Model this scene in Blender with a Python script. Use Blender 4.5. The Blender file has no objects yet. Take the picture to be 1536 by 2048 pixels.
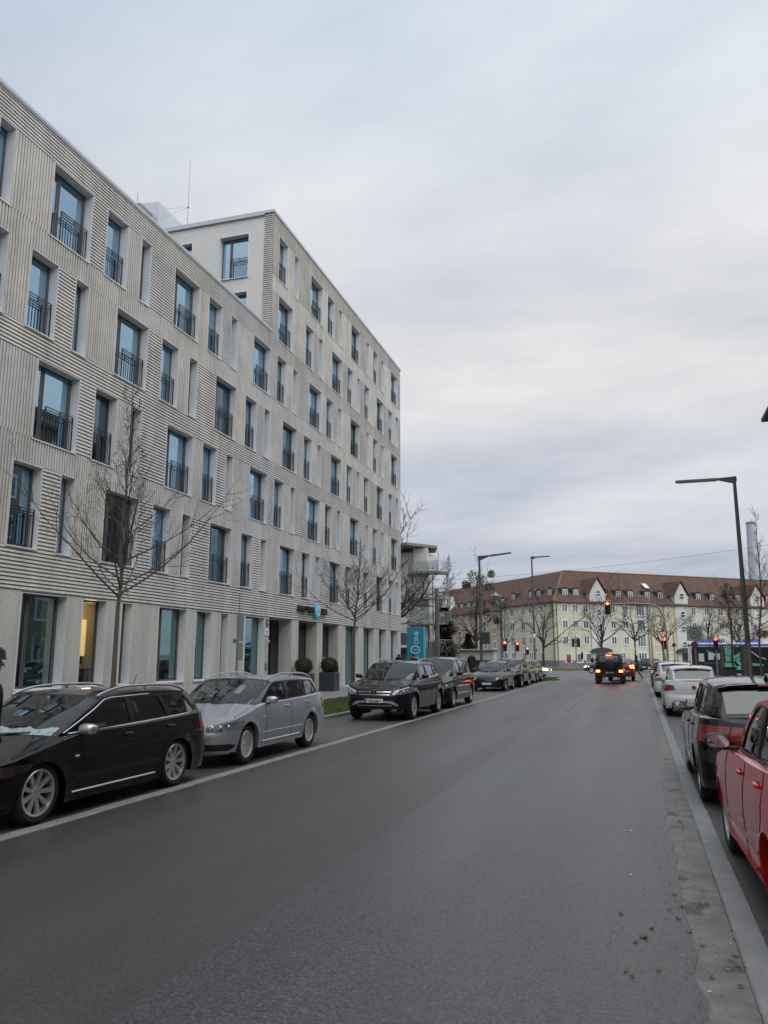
import bpy, bmesh, math, random
from math import sin, cos, pi, radians, sqrt
from mathutils import Vector, Matrix
from mathutils.geometry import delaunay_2d_cdt

SC = bpy.context.scene
COL = SC.collection
random.seed(7)

# ------------------------------------------------------------ camera
CAMH = 1.75
cam_d = bpy.data.cameras.new("camera")
cam = bpy.data.objects.new("camera", cam_d)
COL.objects.link(cam)
cam.location = (0, 0, CAMH)
cam.rotation_euler = (radians(90 + 10.46), 0, radians(17.757))
cam_d.sensor_fit = 'VERTICAL'
cam_d.sensor_height = 24.0
cam_d.lens = 1560.0 / 2048.0 * 24.0
cam_d.clip_start = 0.05
cam_d.clip_end = 3000
SC.camera = cam
SC.render.resolution_x = 768
SC.render.resolution_y = 1024

# ------------------------------------------------------------ light
SUN_EL, SUN_ROT = radians(52), radians(120)
w = bpy.data.worlds.new("World")
SC.world = w
w.use_nodes = True
nt = w.node_tree
nt.nodes.clear()
N = nt.nodes.new
LK = nt.links.new
out = N('ShaderNodeOutputWorld'); bg = N('ShaderNodeBackground')
sky = N('ShaderNodeTexSky'); sky.sky_type = 'NISHITA'; sky.sun_disc = False
sky.sun_elevation = SUN_EL; sky.sun_rotation = SUN_ROT
sky.air_density = 1.0; sky.dust_density = 3.0
tc = N('ShaderNodeTexCoord'); sep = N('ShaderNodeSeparateXYZ')
LK(tc.outputs['Generated'], sep.inputs[0])
# cloud layer: direction projected on a flat ceiling so the bands thin out toward the horizon
addz = N('ShaderNodeMath'); addz.operation = 'MAXIMUM'; addz.inputs[1].default_value = 0.0
LK(sep.outputs['Z'], addz.inputs[0])
addz2 = N('ShaderNodeMath'); addz2.operation = 'ADD'; addz2.inputs[1].default_value = 0.16
LK(addz.outputs[0], addz2.inputs[0])
dv = N('ShaderNodeVectorMath'); dv.operation = 'DIVIDE'
cmb = N('ShaderNodeCombineXYZ')
for i in range(3): LK(addz2.outputs[0], cmb.inputs[i])
LK(tc.outputs['Generated'], dv.inputs[0]); LK(cmb.outputs[0], dv.inputs[1])
mp = N('ShaderNodeMapping'); mp.inputs['Scale'].default_value = (0.55, 0.9, 0.0)
mp.inputs['Location'].default_value = (2.3, 0.7, 0)
mp.inputs['Rotation'].default_value = (0, 0, radians(24))
LK(dv.outputs[0], mp.inputs['Vector'])
n1 = N('ShaderNodeTexNoise'); n1.inputs['Scale'].default_value = 1.0
n1.inputs['Detail'].default_value = 6; n1.inputs['Roughness'].default_value = 0.5
n1.inputs['Distortion'].default_value = 1.0
LK(mp.outputs[0], n1.inputs['Vector'])
ramp = N('ShaderNodeValToRGB')   # tone against elevation
cr = ramp.color_ramp
for e_, c_ in ((0.0, (.50, .535, .60)), (.10, (.43, .46, .525)), (.22, (.50, .525, .58)), (.34, (.605, .607, .615)),
               (.48, (.605, .62, .65)), (.66, (.53, .60, .67)), (1.0, (.58, .64, .71))):
    if e_ in (0.0, 1.0):
        el = cr.elements[0 if e_ == 0 else -1]; el.position = e_
    else:
        el = cr.elements.new(e_)
    el.color = (*c_, 1)
LK(addz.outputs[0], ramp.inputs[0])
r2 = N('ShaderNodeValToRGB')
r2.color_ramp.elements[0].position = .30; r2.color_ramp.elements[0].color = (.74, .775, .84, 1)
r2.color_ramp.elements[1].position = .72; r2.color_ramp.elements[1].color = (1.24, 1.19, 1.12, 1)
LK(n1.outputs[0], r2.inputs[0])
mul = N('ShaderNodeVectorMath'); mul.operation = 'MULTIPLY'
LK(ramp.outputs[0], mul.inputs[0]); LK(r2.outputs[0], mul.inputs[1])
sc = N('ShaderNodeVectorMath'); sc.operation = 'SCALE'; sc.inputs['Scale'].default_value = 8.7
LK(mul.outputs[0], sc.inputs[0])
n2 = N('ShaderNodeTexNoise'); n2.inputs['Scale'].default_value = 3.4; n2.inputs['Detail'].default_value = 7; n2.inputs['Roughness'].default_value = .6
LK(mp.outputs[0], n2.inputs['Vector'])
r3 = N('ShaderNodeValToRGB'); r3.color_ramp.elements[0].position = .3; r3.color_ramp.elements[0].color = (.90, .915, .94, 1)
r3.color_ramp.elements[1].position = .7; r3.color_ramp.elements[1].color = (1.09, 1.075, 1.05, 1)
LK(n2.outputs[0], r3.inputs[0])
mul2 = N('ShaderNodeVectorMath'); mul2.operation = 'MULTIPLY'; LK(mul.outputs[0], mul2.inputs[0]); LK(r3.outputs[0], mul2.inputs[1])
LK(mul2.outputs[0], sc.inputs[0])
mx = N('ShaderNodeMixRGB'); mx.inputs[0].default_value = 0.93
LK(sky.outputs[0], mx.inputs[1]); LK(sc.outputs[0], mx.inputs[2])
LK(mx.outputs[0], bg.inputs['Color'])
bg.inputs['Strength'].default_value = 0.10
LK(bg.outputs[0], out.inputs['Surface'])

sun_d = bpy.data.lights.new("sun", 'SUN')
sun = bpy.data.objects.new("sun", sun_d); COL.objects.link(sun)
sun_d.energy = 1.5; sun_d.angle = radians(100); sun_d.color = (1.0, 0.975, 0.945)
# sun_rotation is measured clockwise from +Y; lamp shines along its local -Z
_sd = Vector((sin(SUN_ROT) * cos(SUN_EL), cos(SUN_ROT) * cos(SUN_EL), sin(SUN_EL)))
sun.rotation_euler = _sd.to_track_quat('Z', 'Y').to_euler()

SC.view_settings.view_transform = 'Standard'
SC.view_settings.look = 'None'
SC.view_settings.exposure = 0.56
SC.view_settings.gamma = 1.0
SC.view_settings.use_curve_mapping = False

# ------------------------------------------------------------ materials
_M = {}
def mat(name, col, rough=.6, metal=0., noise=None, col2=None, bump=None, coat=0., spec=.5, emit=None,
        coords='Object', stretch=None, spots=None, streak=None):
    """one principled material; noise=(scale,detail) blends col->col2; bump=(scale,strength,dist)"""
    if name in _M: return _M[name]
    m = bpy.data.materials.new(name); m.use_nodes = True
    t = m.node_tree; b = t.nodes['Principled BSDF']
    b.inputs['Base Color'].default_value = (*col, 1); b.inputs['Roughness'].default_value = rough
    b.inputs['Metallic'].default_value = metal; b.inputs['Coat Weight'].default_value = coat
    b.inputs['Coat Roughness'].default_value = .06
    b.inputs['Specular IOR Level'].default_value = spec
    if emit:
        b.inputs['Emission Color'].default_value = (*emit[0], 1); b.inputs['Emission Strength'].default_value = emit[1]
    if noise or bump or spots:
        if coords == 'World': src = t.nodes.new('ShaderNodeNewGeometry').outputs['Position']
        else: src = t.nodes.new('ShaderNodeTexCoord').outputs[coords]
        if stretch:
            mpn = t.nodes.new('ShaderNodeMapping'); mpn.inputs['Scale'].default_value = stretch
            t.links.new(src, mpn.inputs['Vector']); src = mpn.outputs[0]
    cur = None
    if noise:
        nn = t.nodes.new('ShaderNodeTexNoise'); nn.inputs['Scale'].default_value = noise[0]; nn.inputs['Detail'].default_value = noise[1]
        nn.inputs['Roughness'].default_value = .65
        t.links.new(src, nn.inputs['Vector'])
        rr = t.nodes.new('ShaderNodeValToRGB'); rr.color_ramp.elements[0].position = .34; rr.color_ramp.elements[1].position = .66
        rr.color_ramp.elements[0].color = (*col, 1); rr.color_ramp.elements[1].color = (*(col2 or col), 1)
        t.links.new(nn.outputs[0], rr.inputs[0]); cur = rr.outputs[0]
    if spots:   # (scale, threshold, colour)
        ns = t.nodes.new('ShaderNodeTexNoise'); ns.inputs['Scale'].default_value = spots[0]; ns.inputs['Detail'].default_value = 3
        t.links.new(src, ns.inputs['Vector'])
        rs = t.nodes.new('ShaderNodeValToRGB'); rs.color_ramp.elements[0].position = spots[1]; rs.color_ramp.elements[1].position = spots[1] + .05
        t.links.new(ns.outputs[0], rs.inputs[0])
        mm = t.nodes.new('ShaderNodeMixRGB'); t.links.new(rs.outputs[0], mm.inputs[0])
        if cur: t.links.new(cur, mm.inputs[1])
        else: mm.inputs[1].default_value = (*col, 1)
        mm.inputs[2].default_value = (*spots[2], 1); cur = mm.outputs[0]
    if streak:   # vertical run marks + broad tint drift, world space
        ps = t.nodes.new('ShaderNodeNewGeometry').outputs['Position']
        for sc_v, lo, hi in (((2.6, 2.6, .22), (1 - streak,) * 3, (1.04,) * 3), ((.16, .16, .2), (.97, .98, 1.02), (1.03, 1.01, .95))):
            mpn = t.nodes.new('ShaderNodeMapping'); mpn.inputs['Scale'].default_value = sc_v; t.links.new(ps, mpn.inputs['Vector'])
            nn = t.nodes.new('ShaderNodeTexNoise'); nn.inputs['Scale'].default_value = 1; nn.inputs['Detail'].default_value = 5; t.links.new(mpn.outputs[0], nn.inputs['Vector'])
            rr = t.nodes.new('ShaderNodeValToRGB'); rr.color_ramp.elements[0].position = .36; rr.color_ramp.elements[1].position = .62
            rr.color_ramp.elements[0].color = (*lo, 1); rr.color_ramp.elements[1].color = (*hi, 1); t.links.new(nn.outputs[0], rr.inputs[0])
            mm = t.nodes.new('ShaderNodeMixRGB'); mm.blend_type = 'MULTIPLY'; mm.inputs[0].default_value = 1; t.links.new(cur, mm.inputs[1]); t.links.new(rr.outputs[0], mm.inputs[2]); cur = mm.outputs[0]
    if cur: t.links.new(cur, b.inputs['Base Color'])
    if bump:
        nb = t.nodes.new('ShaderNodeTexNoise'); nb.inputs['Scale'].default_value = bump[0]; nb.inputs['Detail'].default_value = 4
        t.links.new(src, nb.inputs['Vector'])
        bb = t.nodes.new('ShaderNodeBump'); bb.inputs['Strength'].default_value = bump[1]; bb.inputs['Distance'].default_value = bump[2]
        t.links.new(nb.outputs[0], bb.inputs['Height']); t.links.new(bb.outputs[0], b.inputs['Normal'])
    _M[name] = m
    return m

def glassmat(name, tint, thru=.35, rough=.02, ior=1.55, refl=(1, 1, 1), base=0.0):
    """thin window glass: tinted transparency + fresnel mirror (base adds coating reflection)"""
    if name in _M: return _M[name]
    m = bpy.data.materials.new(name); m.use_nodes = True
    t = m.node_tree; t.nodes.clear()
    o = t.nodes.new('ShaderNodeOutputMaterial')
    tr = t.nodes.new('ShaderNodeBsdfTransparent'); tr.inputs[0].default_value = (tint[0] * thru, tint[1] * thru, tint[2] * thru, 1)
    gl = t.nodes.new('ShaderNodeBsdfGlossy'); gl.inputs['Roughness'].default_value = rough; gl.inputs[0].default_value = (*refl, 1)
    # Schlick reflectance from |N.I| so either face of the thin pane behaves the same
    ge = t.nodes.new('ShaderNodeNewGeometry'); dp = t.nodes.new('ShaderNodeVectorMath'); dp.operation = 'DOT_PRODUCT'
    t.links.new(ge.outputs['Normal'], dp.inputs[0]); t.links.new(ge.outputs['Incoming'], dp.inputs[1])
    def mth(op, a_, b_):
        q = t.nodes.new('ShaderNodeMath'); q.operation = op
        for i_, v_ in enumerate((a_, b_)):
            if v_ is None: continue
            if isinstance(v_, (int, float)): q.inputs[i_].default_value = v_
            else: t.links.new(v_, q.inputs[i_])
        return q
    f0 = 2 * ((ior - 1) / (ior + 1)) ** 2
    c_ = mth('ABSOLUTE', dp.outputs['Value'], None); c_ = mth('SUBTRACT', 1.0, c_.outputs[0]); c_ = mth('POWER', c_.outputs[0], 4.5)
    c_ = mth('MULTIPLY', c_.outputs[0], 1 - f0); fr = mth('ADD', c_.outputs[0], f0)
    ad = t.nodes.new('ShaderNodeMath'); ad.operation = 'ADD'; ad.inputs[1].default_value = base; ad.use_clamp = True
    t.links.new(fr.outputs[0], ad.inputs[0])
    mxs = t.nodes.new('ShaderNodeMixShader')
    t.links.new(ad.outputs[0], mxs.inputs[0]); t.links.new(tr.outputs[0], mxs.inputs[1]); t.links.new(gl.outputs[0], mxs.inputs[2])
    t.links.new(mxs.outputs[0], o.inputs[0])
    _M[name] = m
    return m

# ------------------------------------------------------------ mesh collector
class MB:
    def __init__(self): self.v = []; self.f = []; self.mi = []; self.k = 0
    def add(self, vs, fs):
        o = len(self.v); self.v += [tuple(p) for p in vs]
        for f in fs: self.f.append(tuple(i + o for i in f)); self.mi.append(self.k)
        return self
    def box(self, x0, x1, y0, y1, z0, z1):
        return self.add([(x0, y0, z0), (x1, y0, z0), (x1, y1, z0), (x0, y1, z0), (x0, y0, z1), (x1, y0, z1), (x1, y1, z1), (x0, y1, z1)],
                        [(3, 2, 1, 0), (4, 5, 6, 7), (0, 1, 5, 4), (1, 2, 6, 5), (2, 3, 7, 6), (3, 0, 4, 7)])
    def bbox(self, x0, x1, y0, y1, z0, z1, b=.01):
        """box with chamfered vertical+top edges (cheap bevel)"""
        m = bmesh.new(); bmesh.ops.create_cube(m, size=1)
        for vv in m.verts: vv.co = Vector((x0 + (vv.co.x + .5) * (x1 - x0), y0 + (vv.co.y + .5) * (y1 - y0), z0 + (vv.co.z + .5) * (z1 - z0)))
        bmesh.ops.bevel(m, geom=m.edges[:], offset=b, segments=1, affect='EDGES')
        m.verts.ensure_lookup_table(); m.verts.index_update()
        self.add([vv.co for vv in m.verts], [[vv.index for vv in f.verts] for f in m.faces]); m.free(); return self
    def grid(self, rows, close=False):
        n = len(rows[0]); o = len(self.v)
        for r in rows: self.v += [tuple(p) for p in r]
        for i in range(len(rows) - 1):
            for j in range(n if close else n - 1):
                j2 = (j + 1) % n
                self.f.append((o + i * n + j, o + i * n + j2, o + (i + 1) * n + j2, o + (i + 1) * n + j)); self.mi.append(self.k)
        return self
    def path(self, pts, rad, n=6, caps=True, squash=None):
        P = [Vector(p) for p in pts]; R = rad if isinstance(rad, (list, tuple)) else [rad] * len(P)
        rows = []; up = Vector((0, 0, 1)); last = None
        for i, p in enumerate(P):
            d = (P[min(i + 1, len(P) - 1)] - P[max(i - 1, 0)])
            if d.length < 1e-9: d = Vector((0, 0, 1))
            d.normalize()
            if last is None:
                a = d.cross(up if abs(d.z) < .95 else Vector((1, 0, 0))).normalized()
            else:
                a = (last - d * last.dot(d))
                a = a.normalized() if a.length > 1e-6 else d.orthogonal().normalized()
            last = a; b = d.cross(a)
            rows.append([p + (a * cos(2 * pi * k / n) + b * sin(2 * pi * k / n) * (squash or 1)) * R[i] for k in range(n)])
        o = len(self.v); self.grid(rows, True)
        if caps:
            self.f.append(tuple(o + k for k in range(n))[::-1]); self.mi.append(self.k)
            self.f.append(tuple(o + (len(P) - 1) * n + k for k in range(n))); self.mi.append(self.k)
        return self
    def cyl(self, c, r, z0, z1, n=16, r1=None):
        return self.path([(c[0], c[1], z0), (c[0], c[1], z1)], [r, r if r1 is None else r1], n)
    def lathe(self, prof, n=24, axis='Z', c=(0, 0, 0)):
        """prof: list of (r, h) revolved round axis"""
        rows = []
        for r, h in prof:
            row = []
            for k in range(n):
                a = 2 * pi * k / n
                p = (r * cos(a), r * sin(a), h)
                if axis == 'X': p = (h, r * cos(a), r * sin(a))
                if axis == 'Y': p = (r * cos(a), h, r * sin(a))
                row.append((p[0] + c[0], p[1] + c[1], p[2] + c[2]))
            rows.append(row)
        return self.grid(rows, True)
    def poly(self, pts): return self.add(pts, [tuple(range(len(pts)))])
    def prism(self, pts2, to3, d0, d1):
        """extrude outline pts2 (list of 2d) between d0 and d1 using to3(a,b,d)"""
        n = len(pts2)
        vs = [to3(a, b, d0) for a, b in pts2] + [to3(a, b, d1) for a, b in pts2]
        fs = [tuple(range(n))[::-1], tuple(range(n, 2 * n))] + [(i, (i + 1) % n, n + (i + 1) % n, n + i) for i in range(n)]
        return self.add(vs, fs)
    def sphere(self, c, r, n=12, m=8, sq=(1, 1, 1)):
        rows = []
        for i in range(m + 1):
            t = pi * i / m
            rows.append([(c[0] + r * sq[0] * sin(t) * cos(2 * pi * k / n), c[1] + r * sq[1] * sin(t) * sin(2 * pi * k / n), c[2] + r * sq[2] * cos(t)) for k in range(n)])
        return self.grid(rows, True)
    def mesh(self, name, mats, smooth=None):
        me = bpy.data.meshes.new(name); me.from_pydata(self.v, [], self.f)
        for m in (mats if isinstance(mats, (list, tuple)) else [mats]): me.materials.append(m)
        if self.k or any(self.mi): me.polygons.foreach_set('material_index', self.mi)
        if smooth is not None:
            me.polygons.foreach_set('use_smooth', [True] * len(me.polygons))
            if smooth < 180: me.set_sharp_from_angle(angle=radians(smooth))
        me.update()
        return me
    def build(self, name, mats, parent=None, smooth=None, loc=None):
        return link(name, self.mesh(name, mats, smooth), parent, loc)

def fixn(me):
    bm_ = bmesh.new(); bm_.from_mesh(me); bmesh.ops.remove_doubles(bm_, verts=bm_.verts, dist=1e-4)
    bmesh.ops.recalc_face_normals(bm_, faces=bm_.faces); bm_.to_mesh(me); bm_.free()

def link(name, data, parent=None, loc=None, rz=None):
    o = bpy.data.objects.new(name, data); COL.objects.link(o)
    if parent: o.parent = parent
    if loc is not None: o.location = loc
    if rz is not None: o.rotation_euler = (0, 0, rz)
    return o
def thing(name, label, cat, loc=(0, 0, 0), rz=0., group=None, data=None):
    o = link(name, data, None, loc, rz); o['label'] = label; o['category'] = cat
    if group: o['group'] = group
    return o
def tag(o, label, cat, group=None):
    o['label'] = label; o['category'] = cat
    if group: o['group'] = group
    return o
def struct(o): o['kind'] = 'structure'; return o
def stuff(o): o['kind'] = 'stuff'; return o
def kids(o): return list(o.children)
def dup(root, loc=None, rz=None, label=None, sc=None):
    r = root.copy(); COL.objects.link(r)
    if loc is not None: r.location = loc
    if rz is not None: r.rotation_euler = (0, 0, rz)
    if sc is not None: r.scale = sc if isinstance(sc, tuple) else (sc, sc, sc)
    if label: r['label'] = label
    for ch in kids(root):
        c = ch.copy(); COL.objects.link(c); c.parent = r
        for g in kids(ch):
            d = g.copy(); COL.objects.link(d); d.parent = c
    return r
def text_mesh(name, body, size, m, parent, loc, rot, extrude=.002, align='CENTER', sx=1.0, shear=0):
    cu = bpy.data.curves.new(name, 'FONT'); cu.body = body; cu.size = size; cu.extrude = extrude
    cu.align_x = align; cu.align_y = 'CENTER'; cu.resolution_u = 3; cu.shear = shear
    tmp = bpy.data.objects.new(name, cu); COL.objects.link(tmp)
    bpy.context.view_layer.update()
    me = bpy.data.meshes.new_from_object(tmp); bpy.data.objects.remove(tmp)
    me.materials.clear(); me.materials.append(m)
    o = link(name, me, parent, loc); o.rotation_euler = rot; o.scale = (sx, 1, 1)
    return o
def lerp(a, b, t): return a + (b - a) * t
def interp(tab, x):
    if x <= tab[0][0]: return tab[0][1]
    for (a, va), (b, vb) in zip(tab, tab[1:]):
        if x <= b: return va + (vb - va) * (x - a) / (b - a)
    return tab[-1][1]
def sinterp(tab, x):
    """smooth (catmull-rom) interpolation"""
    n = len(tab)
    if x <= tab[0][0]: return tab[0][1]
    if x >= tab[-1][0]: return tab[-1][1]
    for i in range(n - 1):
        if x <= tab[i + 1][0]:
            x0, y0 = tab[i]; x1, y1 = tab[i + 1]; h = x1 - x0; t = (x - x0) / h
            m0 = (y1 - tab[i - 1][1]) / (x1 - tab[i - 1][0]) if i > 0 else (y1 - y0) / h
            m1 = (tab[i + 2][1] - y0) / (tab[i + 2][0] - x0) if i < n - 2 else (y1 - y0) / h
            return (2*t**3 - 3*t**2 + 1) * y0 + (t**3 - 2*t**2 + t) * h * m0 + (-2*t**3 + 3*t**2) * y1 + (t**3 - t**2) * h * m1
# ------------------------------------------------------------ ground, road, kerbs
def asphalt(name, a, b, fine=70., patch=.5, rough=.62, specks=True, pit=.35, dark=None):
    m = bpy.data.materials.new(name); m.use_nodes = True; t = m.node_tree; p = t.nodes['Principled BSDF']
    tcn = t.nodes.new('ShaderNodeTexCoord'); src = tcn.outputs['Object']
    def noise(s, d, r=.6, st=None):
        q = t.nodes.new('ShaderNodeTexNoise'); q.inputs['Scale'].default_value = s; q.inputs['Detail'].default_value = d; q.inputs['Roughness'].default_value = r
        if st:
            mp_ = t.nodes.new('ShaderNodeMapping'); mp_.inputs['Scale'].default_value = st; t.links.new(src, mp_.inputs[0]); t.links.new(mp_.outputs[0], q.inputs['Vector'])
        else: t.links.new(src, q.inputs['Vector'])
        return q.outputs[0]
    def ramp_(fac, c0, c1, p0=.35, p1=.65):
        q = t.nodes.new('ShaderNodeValToRGB'); e = q.color_ramp.elements
        e[0].position = p0; e[1].position = p1; e[0].color = (*c0, 1); e[1].color = (*c1, 1); t.links.new(fac, q.inputs[0]); return q.outputs[0]
    def mix(mode, f, c1, c2):
        q = t.nodes.new('ShaderNodeMixRGB'); q.blend_type = mode; q.inputs[0].default_value = f
        t.links.new(c1, q.inputs[1]); t.links.new(c2, q.inputs[2]); return q.outputs[0]
    base = ramp_(noise(.5, 5, .6, (1.2, .25, 1)), a, b, .2, .8)
    track = ramp_(noise(1.0, 3, .5, (1.3, .05, 1)), (.84, .84, .84), (1.15, 1.15, 1.15), .3, .7)
    c = mix('MULTIPLY', 1.0, base, track)
    gr = ramp_(noise(fine, 8, .85), (.12, .12, .13), (2.9, 2.9, 2.8), .36, .68)
    c = mix('MULTIPLY', .9, c, gr)
    vc = t.nodes.new('ShaderNodeTexVoronoi'); vc.inputs['Scale'].default_value = fine * 1.5; t.links.new(src, vc.inputs['Vector'])
    sx_ = t.nodes.new('ShaderNodeSeparateColor'); t.links.new(vc.outputs['Color'], sx_.inputs[0])
    k_ = pit
    c = mix('MULTIPLY', 1.0, c, ramp_(sx_.outputs[0], (1 - k_, 1 - k_, 1 - k_ * .95), (1 + 1.1 * k_, 1 + 1.1 * k_, 1 + 1.08 * k_), 0.0, 1.0))
    vo = t.nodes.new('ShaderNodeTexVoronoi'); vo.inputs['Scale'].default_value = fine * .9; t.links.new(src, vo.inputs['Vector'])
    vr = t.nodes.new('ShaderNodeValToRGB'); vr.color_ramp.elements[0].position = .06; vr.color_ramp.elements[1].position = .16
    vr.color_ramp.elements[0].color = (2.1, 2.1, 2.05, 1); vr.color_ramp.elements[1].color = (1, 1, 1, 1)
    t.links.new(vo.outputs['Distance'], vr.inputs[0])
    if specks: c = mix('MULTIPLY', .5, c, vr.outputs[0])
    t.links.new(c, p.inputs['Base Color'])
    rr_ = t.nodes.new('ShaderNodeMapRange'); rr_.inputs[1].default_value = .3; rr_.inputs[2].default_value = .7
    rr_.inputs[3].default_value = rough - .05; rr_.inputs[4].default_value = rough + .05
    t.links.new(noise(.8, 4, .5, (1.5, .12, 1)), rr_.inputs[0]); t.links.new(rr_.outputs[0], p.inputs['Roughness'])
    p.inputs['Specular IOR Level'].default_value = .75
    bb = t.nodes.new('ShaderNodeBump'); bb.inputs['Strength'].default_value = pit * .5; bb.inputs['Distance'].default_value = .002
    t.links.new(noise(fine, 8, .8), bb.inputs['Height']); t.links.new(bb.outputs[0], p.inputs['Normal'])
    return m
M_asph_new = asphalt('asphalt_fine', (.028, .027, .026), (.038, .036, .034), 60, .5, .46, False, .35)
M_asph_old = asphalt('asphalt_coarse', (.025, .026, .029), (.043, .043, .046), 44, .5, .42, True, .55)
M_park = asphalt('parking_surface', (.035, .034, .033), (.065, .063, .060), 55, .5, .55, True, .3)
M_pave = asphalt('pavement_concrete', (.135, .132, .128), (.19, .186, .18), 60, .5, .7, False, .1)
M_plain = asphalt('asphalt_plain', (.055, .056, .06), (.08, .08, .084), 40, .5, .5, False, .1)
M_granite = mat('granite_kerb', (.20, .203, .202), .65, noise=(3.0, 6), col2=(.28, .283, .28), bump=(60, .35, .004), spots=(160, .60, (.13, .13, .13)))
M_gutter = mat('gutter_concrete', (.125, .122, .115), .7, noise=(3.4, 9), col2=(.215, .21, .20), bump=(50, .6, .006), spots=(2.2, .60, (.085, .078, .068)))
M_joint = mat('joint_dark', (.035, .034, .033), .9)
M_soil = mat('soil', (.06, .045, .03), .95, noise=(5, 5), col2=(.10, .08, .055))
M_grass = mat('grass_ground', (.035, .055, .012), .9, noise=(3.5, 6), col2=(.065, .095, .022), bump=(40, .6, .02))
M_blade = mat('grass_blade', (.045, .085, .014), .7, noise=(2.0, 3), col2=(.10, .14, .035))

def sheet(name, pts, z, m, thick=None):
    b = MB()
    if thick: b.prism(pts, lambda a, c, d: (a, c, d), z - thick, z)
    else: b.poly([(x, y, z) for x, y in pts])
    return struct(b.build(name, m))
KL, KR = -5.93, .48           # road-side edges of the kerb stones
YE_L, YE_R = 58.0, 66.0       # where the kerbs end at the junction
# ground to the horizon
sheet('ground', [(-900, -500), (900, -500), (900, 1500), (-900, 1500)], -.03, M_plain)
sheet('junction_road', [(-90, YE_L - 2), (60, YE_L - 2), (60, 92), (-90, 104)], -.012, M_plain)
# the lane on the left is newer and finer than the one on the right
def wavy_edge(x0, y0, y1, amp, step, seed):
    r = random.Random(seed); pts = []; y = y0; o = 0
    while y < y1:
        o = o * .7 + r.uniform(-amp, amp); pts.append((x0 + o, y)); y += step * (1 + y / 20 if y > 0 else 1)
    pts.append((x0, y1)); return pts
SEAM = -2.55
left_edge = wavy_edge(KR - .25, -12, 62, .028, .13, 3)
sheet('road', [(KL, -12), (SEAM, -12), (SEAM, 62), (KL, 62)], 0.0, M_asph_new)
sheet('road', [(SEAM, -12)] + left_edge + [(SEAM, 62)], 0.0, M_asph_old)
sheet('gutter_strip', [(KR - .45, -12), (KR, -12), (KR, YE_R), (KR - .45, YE_R)], -.006, M_gutter)
sheet('parking_lane', [(-8.32, -12), (KL - .17, -12), (KL - .17, YE_L), (-8.55, YE_L)], -.004, M_park)
sheet('parking_lane', [(KR + .175, -12), (3.0, -12), (3.0, YE_R - 3), (KR + .175, YE_R - 3)], -.004, M_park)
# faded lane dash far up the road
M_line = mat('worn_road_paint', (.20, .20, .20), .7, noise=(6, 5), col2=(.11, .11, .11))
for k, (y0, y1) in enumerate(((26, 29), (33, 36), (40, 43.5), (48, 51.5))):
    sheet('lane_marking', [(-2.28, y0), (-2.20, y0), (-2.24, y1), (-2.31, y1)], .004, M_line)

def kerb_row(name, x0, x1, z0, z1, y0, y1, ln, m, gap=.008, bev=.012, seed=1, par=None, follow=None):
    """kerb stones one by one; stones share a few meshes"""
    r = random.Random(seed); root = link(name, None)
    root['kind'] = 'structure'
    bases = []
    for q in range(4):
        b = MB(); jx = r.uniform(-.004, .004); jz = r.uniform(-.003, .003)
        b.bbox(x0 + jx, x1 + jx, 0, ln - gap, z0, z1 + jz, bev); bases.append(b.mesh('kerb_stone', m))
    y = y0; k = 0
    while y < y1:
        o = link('kerb_stone', bases[r.randrange(4)], root, (0 if not follow else follow(y), y, 0)); y += ln; k += 1
    return root
kerb_row('left_kerb', KL - .17, KL, -.12, .012, -1.0, YE_L, 1.0, M_granite, .010, .01, 1)
kerb_row('right_kerb', KR, KR + .175, -.12, .018, .9, YE_R, .62, M_granite, .016, .012, 2)
gk = kerb_row('gutter_edging', KR - .30, KR - .012, -.12, .001, 19.0, YE_R, .62, M_gutter, .018, .01, 5)
kerb_row('planting_kerb', -8.47, -8.32, -.1, .10, -1, YE_L, 1.0, M_granite, .012, .018, 3, follow=lambda y: -.004 * y)
kerb_row('footway_kerb', 3.0, 3.13, -.1, .10, 4, YE_R - 4, 1.0, M_granite, .012, .018, 4)
# planted strip, pavement in front of the hotel
sheet('planting_strip', [(-11.55, -6), (-8.44, -6), (-8.70, YE_L), (-11.75, YE_L)], .085, M_grass, .1)
sheet('crossing_slab', [(-11.55, 17.8), (-8.45, 17.8), (-8.45, 20.4), (-11.55, 20.4)], .093, M_pave, .1)
pv = MB(); r = random.Random(4)
sheet('pavement_base', [(-16.5, -6), (-11.55, -6), (-11.75, 75), (-17.5, 75)], .10, M_joint, .1)
root = link('hotel_pavement', None); root['kind'] = 'structure'
flag = [MB().bbox(.006, .994, .006, .494, .09, .118 + q * .0015, .006).mesh('paving_slab', M_pave) for q in range(3)]
n_ = 0
for iy in range(56):
    y = 22 + iy * .5
    for ix in range(5):
        if n_ >= 290: break
        xx = -16.35 + ix * 1.0 - (0.5 if iy % 2 else 0) + .3
        if xx > -12.5: continue
        link('paving_slab', flag[r.randrange(3)], root, (xx, y, 0)); n_ += 1
sheet('footway', [(-12.6, -6), (-11.6, -6), (-11.8, 75), (-12.8, 75)], .119, M_pave, .05)
sheet('footway', [(3.13, -12), (8.5, -12), (8.5, YE_R - 4), (3.13, YE_R - 4)], .10, M_pave, .12)
# far side of the junction: verge in front of the apartment blocks
sheet('far_verge', [(-60, 112), (-9.5, 101.5), (-6.2, 103), (-5.7, 106), (-12.5, 128), (-60, 165)], .06, M_grass, .12)
sheet('far_verge', [(-2, 112), (40, 128), (40, 150), (20, 152), (-8, 126)], .05, M_grass, .12)
sheet('corner_verge', [(-8.6, 57.6), (-6.3, 57.6), (-5.6, 60), (-6.5, 64), (-11, 66), (-11, 58)], .07, M_grass, .12)

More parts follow.
